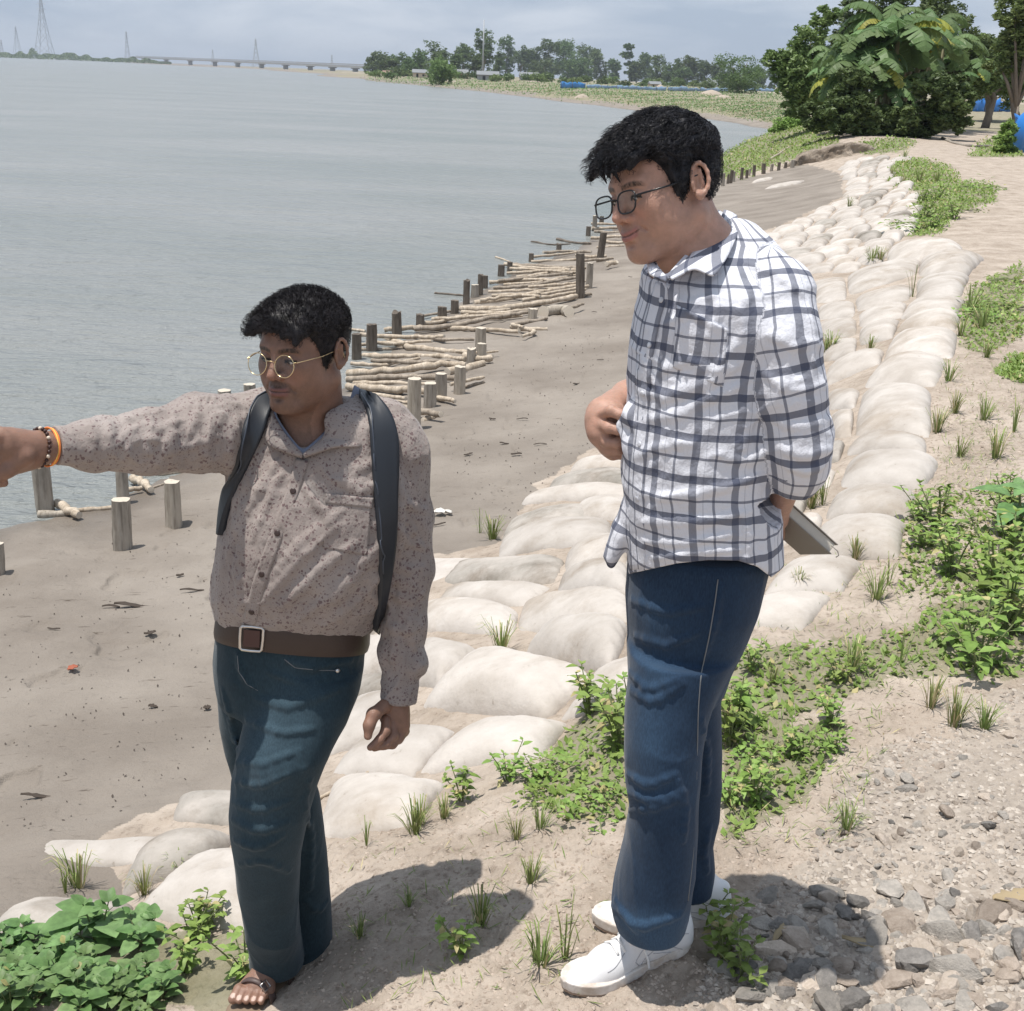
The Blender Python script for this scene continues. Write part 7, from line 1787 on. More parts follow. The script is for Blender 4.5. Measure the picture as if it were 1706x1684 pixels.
# ---- stones
def rock_mesh(seed, flat=.65):
    r = np.random.default_rng(seed); import bmesh
    bm = bmesh.new(); bmesh.ops.create_icosphere(bm, subdivisions=2, radius=1); V = np.array([v.co for v in bm.verts])
    for _ in range(14):
        n_ = _nrm(r.normal(0, 1, 3)); dcut = r.uniform(.40, .75); k = V @ n_; V = V - np.outer(np.maximum(k - dcut, 0) * .96, n_)
    V *= 1 + .03 * fbm(V * 3, 3, seed)[:, None]; V *= [1, r.uniform(.6, .9), flat * r.uniform(.7, 1.1)]
    for v, c in zip(bm.verts, V): v.co = c
    me_ = bpy.data.meshes.new('stone'); bm.to_mesh(me_); bm.free(); return me_
def stone_mat(name, c1, c2):
    m, t, b = mat(name, rough=.85, spec=.25); oi = N(t, 'ShaderNodeObjectInfo'); c, _ = noisecol(t, None, c1, c2, 2.5, 8, rough=.7)
    hv = N(t, 'ShaderNodeHueSaturation'); L(t, c, hv.inputs['Color']); L(t, mth(t, 'ADD', .7, mth(t, 'MULTIPLY', oi.outputs['Random'], .55)), hv.inputs['Value']); L(t, hv.outputs[0], b.inputs['Base Color'])
    bump(t, b, 9, .5, .15, 7, rough=.7); return m
stg = stone_mat('grey_stone', (.27, .25, .225), (.43, .39, .345)); stb = stone_mat('brown_stone', (.29, .235, .19), (.43, .36, .30)); stp = stone_mat('pale_stone', (.42, .35, .28), (.56, .48, .41)); std = stone_mat('dark_stone', (.15, .14, .13), (.27, .25, .23))
rocks = [rock_mesh(k) for k in range(8)]
rr_ = []
for k, me_ in enumerate(rocks):
    for m_ in (stg, stb, stp, std): c = me_.copy(); c.materials.append(m_); rr_.append(c)
def stone(px, py, r, lab, mi, group, sinkf=.25):
    p = hit(px, py); o = bpy.data.objects.new('stone', rr_[int(rngp.integers(8)) * 4 + mi]); col.objects.link(o); o.location = p + [0, 0, r * (.22 - sinkf)]
    o.scale = (r * rngp.uniform(.85, 1.3), r * rngp.uniform(.8, 1.1), r * rngp.uniform(.75, 1.1)); o.rotation_euler = (rngp.uniform(-.5, .5), rngp.uniform(-.5, .5), rngp.uniform(0, 6.28)); return tag(o, lab, 'stone', group)
stone(770, 1297, .034, 'dark brown rough stone lying alone on the sandbags beside the spindly seedling', 3, None, .1)
stone(1680, 1222, .040, 'pale rounded cobble above the rubble at the right border', 2, None)
stone(1510, 1300, .034, 'dark grey faceted stone on the upper part of the rubble', 0, None, .1)
stone(1580, 1360, .036, 'long blocky grey-brown stone across the middle of the rubble', 1, None, .1)
stone(1648, 1375, .036, 'dark olive stone with a shaded face at the right of the rubble', 3, None, .1)
cols_ = ['grey', 'brown', 'pale', 'dark']
pts_ = []
g_ = 0
while len(pts_) < 285 and g_ < 20000:
    g_ += 1; x, y = rngp.uniform(1170, 1735), rngp.uniform(1180, 1700)
    if not in_poly(x, y, GRAVEL): continue
    if rngp.random() > .25 + .75 * smooth(1200, 1560, y): continue
    if any((x - a) ** 2 + ((y - b_) * 1.4) ** 2 < 12 ** 2 for a, b_ in pts_): continue
    pts_.append((x, y))
pts_.sort(key=lambda q: (round(q[1] / 40), q[0]))
rowk, cnt, lastr = 0, 0, None
for x, y in pts_:
    rk = round(y / 40)
    if rk != lastr: rowk += 1; cnt = 0; lastr = rk
    s_ = float(np.clip(rngp.lognormal(-3.72, .52), .010, .056)) * (.65 + .6 * smooth(1300, 1650, y)); mi = int(rngp.choice([0, 0, 0, 1, 2, 2, 1, 0, 3]))
    stone(x, y, s_, '%s %s stone in the rubble, %s along its %s row from the top' % ('large' if s_ > .028 else 'small' if s_ < .016 else 'medium', cols_[mi], ORD[cnt], ORD[rowk - 1]), mi, 'stones of the rubble heap'); cnt += 1
def pebbles(name, poly, n, smin, smax, label, mt_, seed):
    r = np.random.default_rng(seed); lo, hi = np.array(poly).min(0), np.array(poly).max(0); x = r.uniform(lo[0], hi[0], n * 3); y = r.uniform(lo[1], hi[1], n * 3); ok = in_poly(x, y, poly); x, y = x[ok][:n], y[ok][:n]
    G = hit(x, y); M = len(G); base = np.array([(1,0,0),(-1,0,0),(0,1,0),(0,-1,0),(0,0,1),(0,0,-1)], float)
    F8 = np.array([(0,2,4),(2,1,4),(1,3,4),(3,0,4),(2,0,5),(1,2,5),(3,1,5),(0,3,5)])
    s_ = r.uniform(smin, smax, (M, 1, 1)) * r.uniform(.5, 1.3, (M, 6, 1)); a = r.uniform(0, 6.28, M); c_, sn = np.cos(a), np.sin(a)
    B_ = base[None] * s_ * [1, .8, .55]; X = B_[..., 0] * c_[:, None] - B_[..., 1] * sn[:, None]; Y = B_[..., 0] * sn[:, None] + B_[..., 1] * c_[:, None]
    V = np.stack([X, Y, B_[..., 2]], -1) + G[:, None]; T_ = (F8[None] + 6 * np.arange(M)[:, None, None]).reshape(-1, 3)
    me_ = mesh_np(name, V.reshape(-1, 3), None, False, T_); vattr(me_, 'lf', np.repeat(r.random(M), 6)); o = obj(name, me_, mt_); tag(o, label, kind='stuff')
gm_, t, b = mat('gravel', rough=.9); cr_ = N(t, 'ShaderNodeValToRGB'); L(t, attr(t, 'lf'), cr_.inputs[0]); cr_.color_ramp.elements[0].color = (.24, .205, .175, 1); cr_.color_ramp.elements[1].color = (.50, .445, .385, 1); L(t, cr_.outputs[0], b.inputs['Base Color'])
dm_, t, b = mat('earth_clod', rough=.95); cr_ = N(t, 'ShaderNodeValToRGB'); L(t, attr(t, 'lf'), cr_.inputs[0]); cr_.color_ramp.elements[0].color = (.28, .225, .18, 1); cr_.color_ramp.elements[1].color = (.47, .395, .33, 1); L(t, cr_.outputs[0], b.inputs['Base Color'])
pebbles('gravel', GRAVEL[:-2] + [(1706,1700),(1150,1700)], 8000, .003, .013, 'fine grey gravel between the stones of the rubble', gm_, 1)
pebbles('earth_clods', [(520,1420),(760,1310),(1000,1380),(1230,1400),(1480,1130),(1706,1040),(1706,1180),(1400,1420),(1200,1684),(500,1684)], 5000, .002, .0085, 'small dry earth crumbs on the bank', dm_, 2)
pebbles('verge_crumbs', [(1500,700),(1706,500),(1706,1000),(1560,980),(1440,1000)], 3500, .004, .014, 'dry crumbs of earth beside the path', dm_, 3)
# ---- small things on the mud
def flake(px, py, ln, wd, rz, mt_, lab, cat, name, group=None):
    r = np.random.default_rng(int(px * 7 + py)); p = hit(px, py); mb_ = MB(); nu, nv = 9, 4; u, v = np.meshgrid(np.linspace(-1, 1, nu), np.linspace(-1, 1, nv), indexing='ij')
    wv_ = np.sqrt(np.clip(1 - u ** 2 * .9, 0, 1)) * (1 + .3 * r.normal(0, 1, nu)[:, None]); X = u * ln / 2; Y = v * wd / 2 * wv_; Z = .006 + .010 * r.random() + ln * .06 * np.sin(u * 2 + r.uniform(0, 6)) + wd * .2 * v * v
    top = np.stack([X, Y, Z + .002], -1).reshape(-1, 3); bot = np.stack([X, Y, Z - .001], -1).reshape(-1, 3)
    o = obj(name, solid_patch(top, bot, nu, nv).mesh(name), mt_); o.location = p; o.rotation_euler = (0, 0, rz); tag(o, lab, cat, group)
bark, t, b = mat('dark_bark_flake', (.055, .042, .033), rough=.9); wht, t, b = mat('white_wrapper', (.62, .60, .56), rough=.5); red_, t, b = mat('rusty_leaf', (.30, .09, .05), rough=.7)
flake(225, 1012, .23, .035, .15, bark, 'long dark bark flake on the mud beside the waist of the pointing man', 'bark flake', 'bark_flake')
flake(185, 1014, .10, .02, .1, bark, 'short dark sliver just left of the long bark flake', 'bark flake', 'bark_flake')
flake(320, 985, .14, .02, .3, bark, 'thin dark bark flake nearest the shirt of the pointing man', 'bark flake', 'bark_flake')
flake(737, 861, .13, .075, .3, wht, 'crumpled white wrapper on the mud right of the rolled shoulder strap', 'wrapper', 'wrapper')
flake(122, 1118, .055, .035, .8, red_, 'curled red and white leaf alone on the mud', 'dead leaf', 'dead_leaf')
flake(345, 1181, .035, .03, 2, bark, 'dark triangular chip on the mud next to the left thigh', 'chip', 'bark_chip')
flake(1690, 1500, .12, .035, .35, dry_m, 'dry tan husk on the rubble at the right border', 'husk', 'dry_husk')
flake(1465, 1575, .16, .02, -.1, dry_m, 'dry tan husk strip lying under the shadow of the checked shirt man', 'husk', 'dry_husk')
flake(1300, 1560, .10, .016, 1.0, dry_m, 'curled dry husk in the shadow beside the squash-like plant', 'husk', 'dry_husk')
DBR = [(60,1330),(50,1270),(255,1180),(170,1210),(250,1060),(160,1090),(90,1050),(110,1045),(300,960),(340,1145),(780,760),(830,790),(860,760),(760,800),(900,740),(930,690),(870,700),(800,730),(960,640),(900,620),(1000,600),(960,560),(840,740),(770,830),(730,880),(940,720),(990,520),(860,640),(1050,462),(1040,462),(820,700),(885,775)]
DBR = DBR[::2]
for i, (px, py) in enumerate(DBR):
    flake(px, py, rngp.uniform(.04, .12), rngp.uniform(.012, .03), rngp.uniform(-.3, .6), bark, 'small dark scrap of driftwood on the mud, %s nearest the waterline groyne' % ORD[i], 'driftwood scrap', 'driftwood_scrap', 'driftwood scraps on the mud')
# ================================================================== TREES, FAR BANK, BRIDGE
tleaf_m = leaf_mat('tree_leaf', (.065, .11, .04), (.18, .25, .09), (.20, .24, .09), .3)
tleafb_m = leaf_mat('bright_tree_leaf', (.10, .16, .05), (.25, .32, .12), (.18, .21, .07), .3)
bark_m = wood_mat('tree_bark', (.13, .11, .09), (.26, .22, .18), 2)
def leaf_cloud(r, blobs, n, ls, seed):
    """many leaf-sized faces spread through the volume of clumps"""
    blobs = np.array(blobs, float); wgt = blobs[:, 3] * blobs[:, 4] * blobs[:, 5]; wgt = wgt ** .7 / (wgt ** .7).sum()
    pts = []; sub = []
    for b_, w_ in zip(blobs, wgt):
        k = max(6, int(34 * w_ * len(blobs)))
        v = r.normal(0, 1, (k, 3)); v /= np.linalg.norm(v, axis=1)[:, None]; c = b_[:3] + v * b_[3:6] * r.uniform(.45, 1.0, (k, 1)); sub.append(np.concatenate([c, np.full((k, 1), b_[3:6].mean() * .34)], 1))
    sub = np.concatenate(sub); keep = r.random(len(sub)) > .12; sub = sub[keep]
    i = r.integers(0, len(sub), n); v = r.normal(0, 1, (n, 3)); v /= np.linalg.norm(v, axis=1)[:, None]
    c = sub[i, :3] + v * (sub[i, 3:] * r.random((n, 1)) ** .45) * [1, 1, .8]
    a = r.uniform(0, 6.28, n); t_ = np.stack([np.cos(a), np.sin(a), r.uniform(-.9, .3, n)], 1); t_ /= np.linalg.norm(t_, axis=1)[:, None]
    u_ = np.cross(t_, v + r.normal(0, .6, (n, 3))); u_ /= np.linalg.norm(u_, axis=1)[:, None] + 1e-9
    l = ls * r.uniform(.6, 1.3, (n, 1)); V = np.stack([c - t_ * l, c - u_ * l * .42, c + t_ * l, c + u_ * l * .42], 1).reshape(-1, 3)
    lf = np.repeat(np.clip((.5 * vnoise(sub[i, :3] * (1.3 / max(.3, ls * 5)), seed) + .5) * .6 + .34 * r.random(n), 0, 1), 4)
    return V, lf, sub
def tree(name, base, blobs, n, ls, lm, lab, cat, group, seed, trunk_r, limbs=True, trunk_to=None):
    r = np.random.default_rng(seed); base = np.asarray(base, float); root = empty(name, base, 0, lab, cat, group)
    bl = np.array(blobs, float); bl[:, :3] -= base
    V, lf, sub = leaf_cloud(r, bl, n, ls, seed); me_ = mesh_np('crown', V, np.arange(n * 4).reshape(-1, 4), False); vattr(me_, 'lf', lf); obj('crown', me_, lm, root)
    mb_ = MB(); top = bl[:, :3].mean(0) if trunk_to is None else np.asarray(trunk_to, float) - base; mid = top * .5 + r.normal(0, .05, 3) * abs(top[2]) * [1, 1, 0]; mid[:2] *= .7
    mb_.tube([(0, 0, -.3), mid * .5, mid, top * .8, top], trunk_r * np.array([1.3, 1.0, .8, .55, .3]), 8)
    if limbs:
        for b_ in bl[:10]:
            st_ = mid * r.uniform(.7, 1) + (top - mid) * r.uniform(0, .6); mb_.tube([st_, (st_ + b_[:3]) / 2 + [0, 0, .1], b_[:3]], trunk_r * np.array([.45, .3, .12]), 6)
    obj('trunk', mb_.mesh('trunk'), bark_m, root); return root
def blob_px(lst, y, dj=.7):
    """crown clumps given as photograph ellipses (px, py, rx, ry) at a forward distance"""
    out = []
    for k, (px, py, rx, ry) in enumerate(lst):
        yy = y + (((k * 37) % 7) / 7 - .5) * 2 * dj * rx * mpp(P(px, py, y)); c = P(px, py, yy); m_ = mpp(c); out.append([c[0], c[1], c[2], rx * m_, rx * m_ * .9, ry * m_])
    return out
# ---- banana clump
ban_m = leaf_mat('banana_leaf', (.085, .15, .05), (.21, .31, .125), (.36, .36, .07), .35)
def banana(base, h, nl, ll, seed, lab, lean=0.0):
    r = np.random.default_rng(seed); root = empty('banana_plant', base, 0, lab, 'banana plant', 'banana plants of the clump'); mb_ = MB()
    top = np.array([lean, 0, h]); mb_.tube([(0, 0, -.2), top * .5 + [lean * .1, 0, 0], top], [.16, .13, .08], 8); obj('stem', mb_.mesh('stem'), mat_ps, root)
    for k in range(nl):
        a = k * 2.4 + r.uniform(-.4, .4); L_ = ll * r.uniform(.7, 1.15); rise = r.uniform(.05, 1.15) * (1 if k < nl * .6 else .4); wd = L_ * r.uniform(.16, .23); d = np.array([math.cos(a), math.sin(a), 0]); n_ = 14; V = []; s_ = np.array([-d[1], d[0], 0]); lb_ = MB()
        pts = [];  ang = math.atan(rise * 1.6); p = top.copy(); 
        for i in range(n_):
            pts.append(p.copy()); p = p + (d * math.cos(ang) + np.array([0, 0, math.sin(ang)])) * L_ / n_; ang -= r.uniform(.10, .17) * (1.3 if i > 3 else .6)
        pts = np.array(pts); lf = .15 + .6 * r.random() if r.random() > .07 else .97
        for i in range(n_ - 1):
            if i < 2: continue
            f0, f1 = i / (n_ - 1), (i + 1) / (n_ - 1); w0 = wd * math.sin(math.pi * min(1, f0 * .92 + .05)) ** .6; w1 = wd * math.sin(math.pi * min(1, f1 * .92 + .05)) ** .6; dr = .35 + .3 * r.random()
            for sg in (-1, 1):   # torn blades between the side veins
                q = r.uniform(.75, 1.05); e0 = pts[i] + sg * s_ * w0 * q - [0, 0, w0 * dr]; e1 = pts[i + 1] * .85 + pts[i] * .15 + sg * s_ * w1 * q - [0, 0, w1 * dr * r.uniform(.8, 1.3)]
                lb_.add([pts[i], pts[i + 1], e1, e0], [(0, 1, 2, 3)], c=[lf, lf, lf])
        lb_.tube(pts, np.linspace(.03, .006, n_), 5, cap=False, c=[.7, .7, .7])
        me_ = lb_.mesh('leaf', False, 'lfc'); c = np.empty(len(me_.vertices) * 4, np.float32); me_.attributes['lfc'].data.foreach_get('color', c); vattr(me_, 'lf', c.reshape(-1, 4)[:, 0]); obj('leaf', me_, ban_m, root)
    return root
mat_ps, t, b = mat('banana_stem', rough=.8); noisecol(t, b, (.10, .085, .05), (.24, .23, .13), 2, 5, mapscale=(1, 1, .3))
YB = 60.0
BN = [(1440,222,118,13,2.3,'banana plant standing left of centre in the clump with arching lower leaves'),(1478,223,60,15,2.7,'tallest banana plant in the middle of the clump'),(1512,222,92,12,2.3,'banana plant with a broad bright leaf just right of the middle'),(1545,220,78,13,2.5,'right banana plant with a yellow patched leaf'),(1405,220,132,11,2.0,'short banana plant at the river side of the clump'),(1575,218,108,12,2.4,'banana plant leaning out over the path'),(1460,219,40,12,2.4,'banana plant at the back reaching over the middle one'),(1530,217,36,12,2.4,'rearmost banana plant with upright leaves at the photo top'),(1495,223,140,9,1.7,'low banana sucker in front of the middle stems'),(1392,218,92,11,2.1,'banana plant at the left with ragged dark leaves')]
BN += [(1420,221,84,13,2.1,'slender banana plant rising from the river side of the clump'),(1450,221,86,13,2.2,'banana plant with many split leaves left of the middle'),(1500,220,62,14,2.3,'banana plant just behind the broad bright leaf'),(1560,219,138,11,1.9,'low banana plant hanging over the roots by the path'),(1590,216,120,10,1.8,'outermost banana plant on the path side'),(1470,224,150,10,1.8,'short banana plant in front of the dark stems')]
for k, (px, pb, pt, nl, ll, lb) in enumerate(BN):
    nl += 3
    p = hit(px, pb); d = ray(px, pt); zt = CAM[2] + d[2] * p[1] / d[1]; banana(p, zt - p[2], nl, ll * 1.02, 60 + k, lb, lean=(px - 1490) * .004)
TB_ = [
 ('broadleaf_tree', (1372,214), 62, [(1325,120,38,34),(1300,100,26,18),(1350,70,34,30),(1372,30,26,22),(1352,150,40,36),(1330,178,30,22),(1385,110,34,40),(1310,140,26,20),(1290,96,16,12)], 15000, .13, tleafb_m, 'round broadleaf tree at the river side of the banana clump', 'tree'),
 ('broadleaf_tree', (1500,212), 66, [(1430,30,40,36),(1480,10,44,40),(1540,40,46,44),(1590,50,40,40),(1620,90,36,40),(1450,80,50,44),(1530,100,56,44),(1590,120,40,40),(1410,60,30,30),(1500,60,50,40),(1560,10,40,34)], 24000, .13, tleaf_m, 'big dark tree rising behind the banana plants', 'tree'),
 ('broadleaf_tree', (1648,203), 72, [(1650,100,44,40),(1620,130,34,36),(1680,140,40,34),(1640,130,34,20),(1600,130,30,24),(1690,90,34,40),(1610,75,26,22)], 18000, .15, tleafb_m, 'leafy green tree between the banana clump and the right edge', 'tree'),
 ('leaning_tree', (1696,238), 50, [(1690,20,34,30),(1712,60,36,44),(1680,70,30,26),(1700,110,34,26),(1730,20,50,50),(1665,110,24,16),(1738,100,40,40)], 11000, .11, tleafb_m, 'tree with pinkish leaning trunk at the right edge', 'tree'),
 ('broadleaf_tree', (1640,212), 64, [(1640,120,36,36),(1668,92,32,28),(1622,145,28,18),(1690,140,30,20),(1602,112,26,32),(1650,70,24,20)], 20000, .125, tleafb_m, 'light green feathery tree filling the gap beside the leaning trunk', 'tree'),
 ('thicket', (1480,226), 62, [(1400,190,36,30),(1440,196,40,30),(1490,200,44,28),(1540,198,42,28),(1580,190,34,34),(1600,160,26,30),(1370,200,26,22),(1420,150,34,34),(1560,150,36,30),(1350,190,22,20)], 36000, .125, tleaf_m, 'dark shady undergrowth round the stems of the banana clump', 'thicket'),
 ('bush', (1330,210), 56, [(1310,206,20,10),(1335,202,18,10),(1350,210,16,8),(1295,214,14,7)], 3500, .09, weed_m, 'bright green bush on the grassy point beside the clump', 'bush'),
 ('bush', (1680,255), 44, [(1672,236,16,16),(1682,218,14,20),(1666,250,14,10),(1686,250,10,12)], 5000, .07, weed_m, 'vine-covered bush beside the blue tarpaulin at the right edge', 'bush'),
 ('bush', (1596,226), 58, [(1598,214,10,10),(1590,205,8,10)], 900, .08, tleaf_m, 'small scrubby bush on bare roots where the path passes the clump', 'bush'),
]
for k, (nm, (bx, by), y_, bl, n_, ls, lm, lb, cat_) in enumerate(TB_):
    base = hit(bx, by); tree(nm, base, blob_px(bl, base[1] if nm != 'broadleaf_tree' else max(base[1], y_)), n_, ls, lm, lb, cat_, None, 300 + k, {'bush': .04, 'thicket': .06}.get(nm, .22), trunk_to=P(1685, 150, base[1]) if nm == 'leaning_tree' else None)
# ---- tree line of the far bank
FT = [(632,88,124,40,1),(665,87,126,34,1),(700,86,128,24,0),(728,70,130,38,0),(737,97,136,46,2),(771,76,130,30,0),(806,55,132,32,0),(842,56,131,32,0),(866,72,132,34,1),(893,76,133,24,0),(916,68,134,32,0),(946,60,135,44,0),(982,70,136,34,0),(1002,82,137,28,1),(1024,94,138,20,0),(1048,73,139,25,3),(1076,88,140,30,0),(1104,95,142,34,1),(1130,97,143,20,0),(1152,92,144,28,0),(1174,97,145,20,0),(1196,99,146,22,0),(1228,93,157,74,1),(1262,112,149,26,0),(1290,112,150,22,0),(648,98,126,30,1),(760,92,131,26,0),(790,88,132,24,0),(825,84,132,26,1),(1060,104,140,22,1),(1118,108,143,26,1),(960,92,136,40,1),(900,98,134,34,1),(680,98,128,30,1),(1210,112,147,28,0),(1142,112,144,24,1)]
KIND = {0: 'tall dark tree', 1: 'bushy rounded tree', 2: 'bright green feathery tree', 3: 'layered tree with bare gaps'}
FT.sort()
for k, (px, pt, pb, w_, kd) in enumerate(FT):
    base = PZ(px, pb, -.25); y_ = base[1]; r = np.random.default_rng(500 + k); bl = []
    H_ = pb - pt
    if kd == 3: bl = [(px, pt + 5, w_ * .35, 5), (px - 4, pt + H_ * .28, w_ * .45, 5), (px + 4, pt + H_ * .5, w_ * .45, 5), (px, pt + H_ * .72, w_ * .3, 4)]
    else:
        lowf = .88 if kd in (1, 2) else .74
        for q in range(11 if w_ < 40 else 18): f = r.random(); bl.append((px + r.uniform(-.42, .42) * w_ * (.6 + .7 * f if kd != 1 else 1), pt + 5 + H_ * lowf * f, w_ * r.uniform(.25, .40), min(H_ * .22, 12) * r.uniform(.7, 1.2)))
    tree('far_tree', base, blob_px(bl, y_, 1.2), 3600 if w_ < 40 else 6500, mpp(base) * 1.9, tleafb_m if kd == 2 else tleaf_m, '%s of the far bank, %s counted from the bridge end' % (KIND[kd], ORD[k]), 'tree', 'trees of the far bank', 500 + k, w_ * .035 * mpp(base))
r = np.random.default_rng(77)
for k in range(30):
    px = 622 + k * 22.5 + r.uniform(-6, 6); pb = np.interp(px, [620, 800, 1000, 1300], [127, 134, 141, 153]) + r.uniform(-1, 2); base = PZ(px, pb, -.2); h_ = r.uniform(8, 17)
    tree('shrub', base, blob_px([(px + r.uniform(-8, 8), pb - h_ * r.uniform(.3, .9), r.uniform(7, 13), h_ * .4) for _ in range(4)], base[1], 1), 700, mpp(base) * 1.9, tleafb_m if k % 3 == 0 else tleaf_m, '%s shrub under the far trees, %s from the bridge end' % ('yellowish' if k % 3 == 0 else 'dark', ORD[k]), 'shrub', 'shrubs under the far trees', 900 + k, .1, limbs=False)
# ---- far buildings, tarpaulins, sand heaps
def plain(name, c, rough=.8): return mat(name, c, rough=rough)[0]
walls = [plain('cream_wall', (.55, .46, .36)), plain('grey_wall', (.30, .31, .32)), plain('orange_wall', (.50, .30, .19)), plain('white_wall', (.42, .42, .41))]; tin = plain('tin_roof', (.20, .21, .22), .6); rust = plain('rusty_roof', (.30, .20, .16)); darko = plain('dark_opening', (.03, .03, .03))
def hut(px, pt, pb, w_, wm, rm, lab, depth=4.0):
    base = PZ(px, pb, -.2); m_ = mpp(base); W_, H_ = w_ * m_, (pb - pt) * m_; root = empty('house', base, .1, lab, 'house', 'houses of the far bank'); mb_ = MB(); mb_.box((0, depth / 2, H_ * .33), (W_, depth, H_ * .66)); obj('wall', mb_.mesh('wall', False), wm, root)
    mb_ = MB(); e = W_ * .56; y0_, y1_ = -.4, depth + .4; zt, ze = H_, H_ * .62
    mb_.add([(-e, y0_, ze), (e, y0_, ze), (e, depth / 2, zt), (-e, depth / 2, zt), (-e, y1_, ze), (e, y1_, ze), (-e, y0_, ze - .12), (e, y0_, ze - .12), (e, y1_, ze - .12), (-e, y1_, ze - .12)], [(0, 1, 2, 3), (3, 2, 5, 4), (6, 7, 1, 0), (4, 5, 8, 9), (6, 9, 8, 7)], [(0, 3, 4), (1, 5, 2)]); obj('roof', mb_.mesh('roof', False), rm, root)
    for q, nm in ((-.2, 'door'), (.22, 'window')):
        mb_ = MB(); hh = H_ * (.5 if nm == 'door' else .22); mb_.box((q * W_, -.02, hh / 2 + (0 if nm == 'door' else H_ * .22)), (W_ * .14, .08, hh)); obj(nm, mb_.mesh(nm, False), darko, root)
for a in ((766,116,132,26,walls[2],tin,'orange and cream hut under the bright feathery tree'),(813,119,135,34,walls[1],tin,'long grey tin hut below the tall trees'),(802,110,122,14,walls[3],tin,'small white house showing between far trunks'),(882,121,136,30,walls[1],tin,'grey shed half hidden behind shrubs'),(958,117,134,20,walls[3],rust,'white fronted house right of the tallest far trees'),(700,116,130,24,walls[0],tin,'pale shed at the bridge end of the tree line'),(646,118,127,16,walls[0],rust,'small hut nearest the bridge end'),(1092,136,147,18,walls[0],tin,'low hut behind the long tarpaulin fence'),(1186,134,146,16,walls[3],tin,'white roofed shelter beside the big bushy tree'),(1308,96,150,14,walls[2],rust,'tall narrow orange house at the left edge of the clump')): hut(*a)
tarp_b = plain('bright_blue_tarpaulin', (.05, .22, .52), .5); tarp_g = plain('grey_blue_tarpaulin', (.22, .33, .46), .55); tarp_r = plain('vivid_blue_tarpaulin', (.03, .20, .60), .45)
def tarp(p0, p1, hpx, mt_, lab, n=26, seed=0, pz=-.15):
    r = np.random.default_rng(seed); a = PZ(p0[0], p0[1], pz); b_ = PZ(p1[0], p1[1], pz); h0 = hpx * mpp(a); root = empty('tarpaulin_fence', a, 0, lab, 'tarpaulin fence'); d = (b_ - a); nrm = _nrm(np.cross(d, (0, 0, 1)))
    t_ = np.linspace(0, 1, n)[:, None]; bse = d * t_ + nrm * (.10 * h0 * np.sin(np.arange(n) * 2.1))[:, None]; V = []
    for f in (0, .5, 1): V.append(bse + np.array([0, 0, 1]) * (h0 * f * (1 + .14 * r.normal(0, 1, (n, 1)) * f)) + nrm * (.08 * h0 * r.normal(0, 1, (n, 1))))
    G_ = np.stack(V, 0); obj('sheet', solid_patch((G_ + nrm * .03).reshape(-1, 3), (G_ - nrm * .03).reshape(-1, 3), 3, n).mesh('sheet'), mt_, root)
    for k in range(0, n, 5): mb_ = MB(); mb_.tube([bse[k] + nrm * .1, bse[k] + nrm * .1 + [0, 0, h0 * 1.15]], [.05, .04], 6); obj('pole', mb_.mesh('pole'), bark_m, root)
tarp((934,147), (976,148), 10, tarp_b, 'bright blue tarpaulin fence in front of the far trees', 12, 1); tarp((977,148), (1110,152), 7, tarp_g, 'long faded blue tarpaulin fence along the far bank, left half', 30, 2); tarp((1112,152), (1212,154), 7, tarp_g, 'faded blue tarpaulin fence left of the big bushy tree', 26, 3); tarp((1240,154), (1300,155), 7, tarp_g, 'faded blue tarpaulin fence behind the grassy point', 16, 4)
tarp((1618,186), (1682,187), 21, tarp_r, 'vivid blue tarpaulin fence beyond the path', 16, 5, 0.0); tarp((1690,250), (1730,262), 60, tarp_r, 'vivid blue tarpaulin close at the right edge of the photo', 9, 6, 0.0)
for px, py, w_, h_, lb in ((1185,158,42,7,'long pale sand heap on the far bank'), (1205,163,36,5,'lower pale sand heap just right of the long one'), (970,163,28,6,'pale slumped sand patch by the far waterline'), (1100,146,16,5,'small brown earth heap in front of the far fence')):
    c = hit(px, py); m_ = mpp(c); th = np.linspace(0, 2 * np.pi, 25)[:-1]; V = [(0, 0, h_ * m_)]
    for q in (.35, .7, 1.0): V += [(w_ * m_ / 2 * q * math.cos(a) * (1 + .1 * math.sin(3 * a)), w_ * m_ * .35 * q * math.sin(a), h_ * m_ * (1 - q ** 1.3) - (.2 if q == 1 else 0)) for a in th]
    T_ = [(0, 1 + j, 1 + (j + 1) % 24) for j in range(24)]; Q = [(1 + a * 24 + j, 25 + a * 24 + j, 25 + a * 24 + (j + 1) % 24, 1 + a * 24 + (j + 1) % 24) for a in (0, 1) for j in range(24)]
    mb_ = MB(); mb_.add(V, Q, T_); o = obj('sand_heap', mb_.mesh('sand_heap'), plain('pale_sand', (.38, .32, .26), .95)); o.location = c; tag(o, lb, 'sand heap')
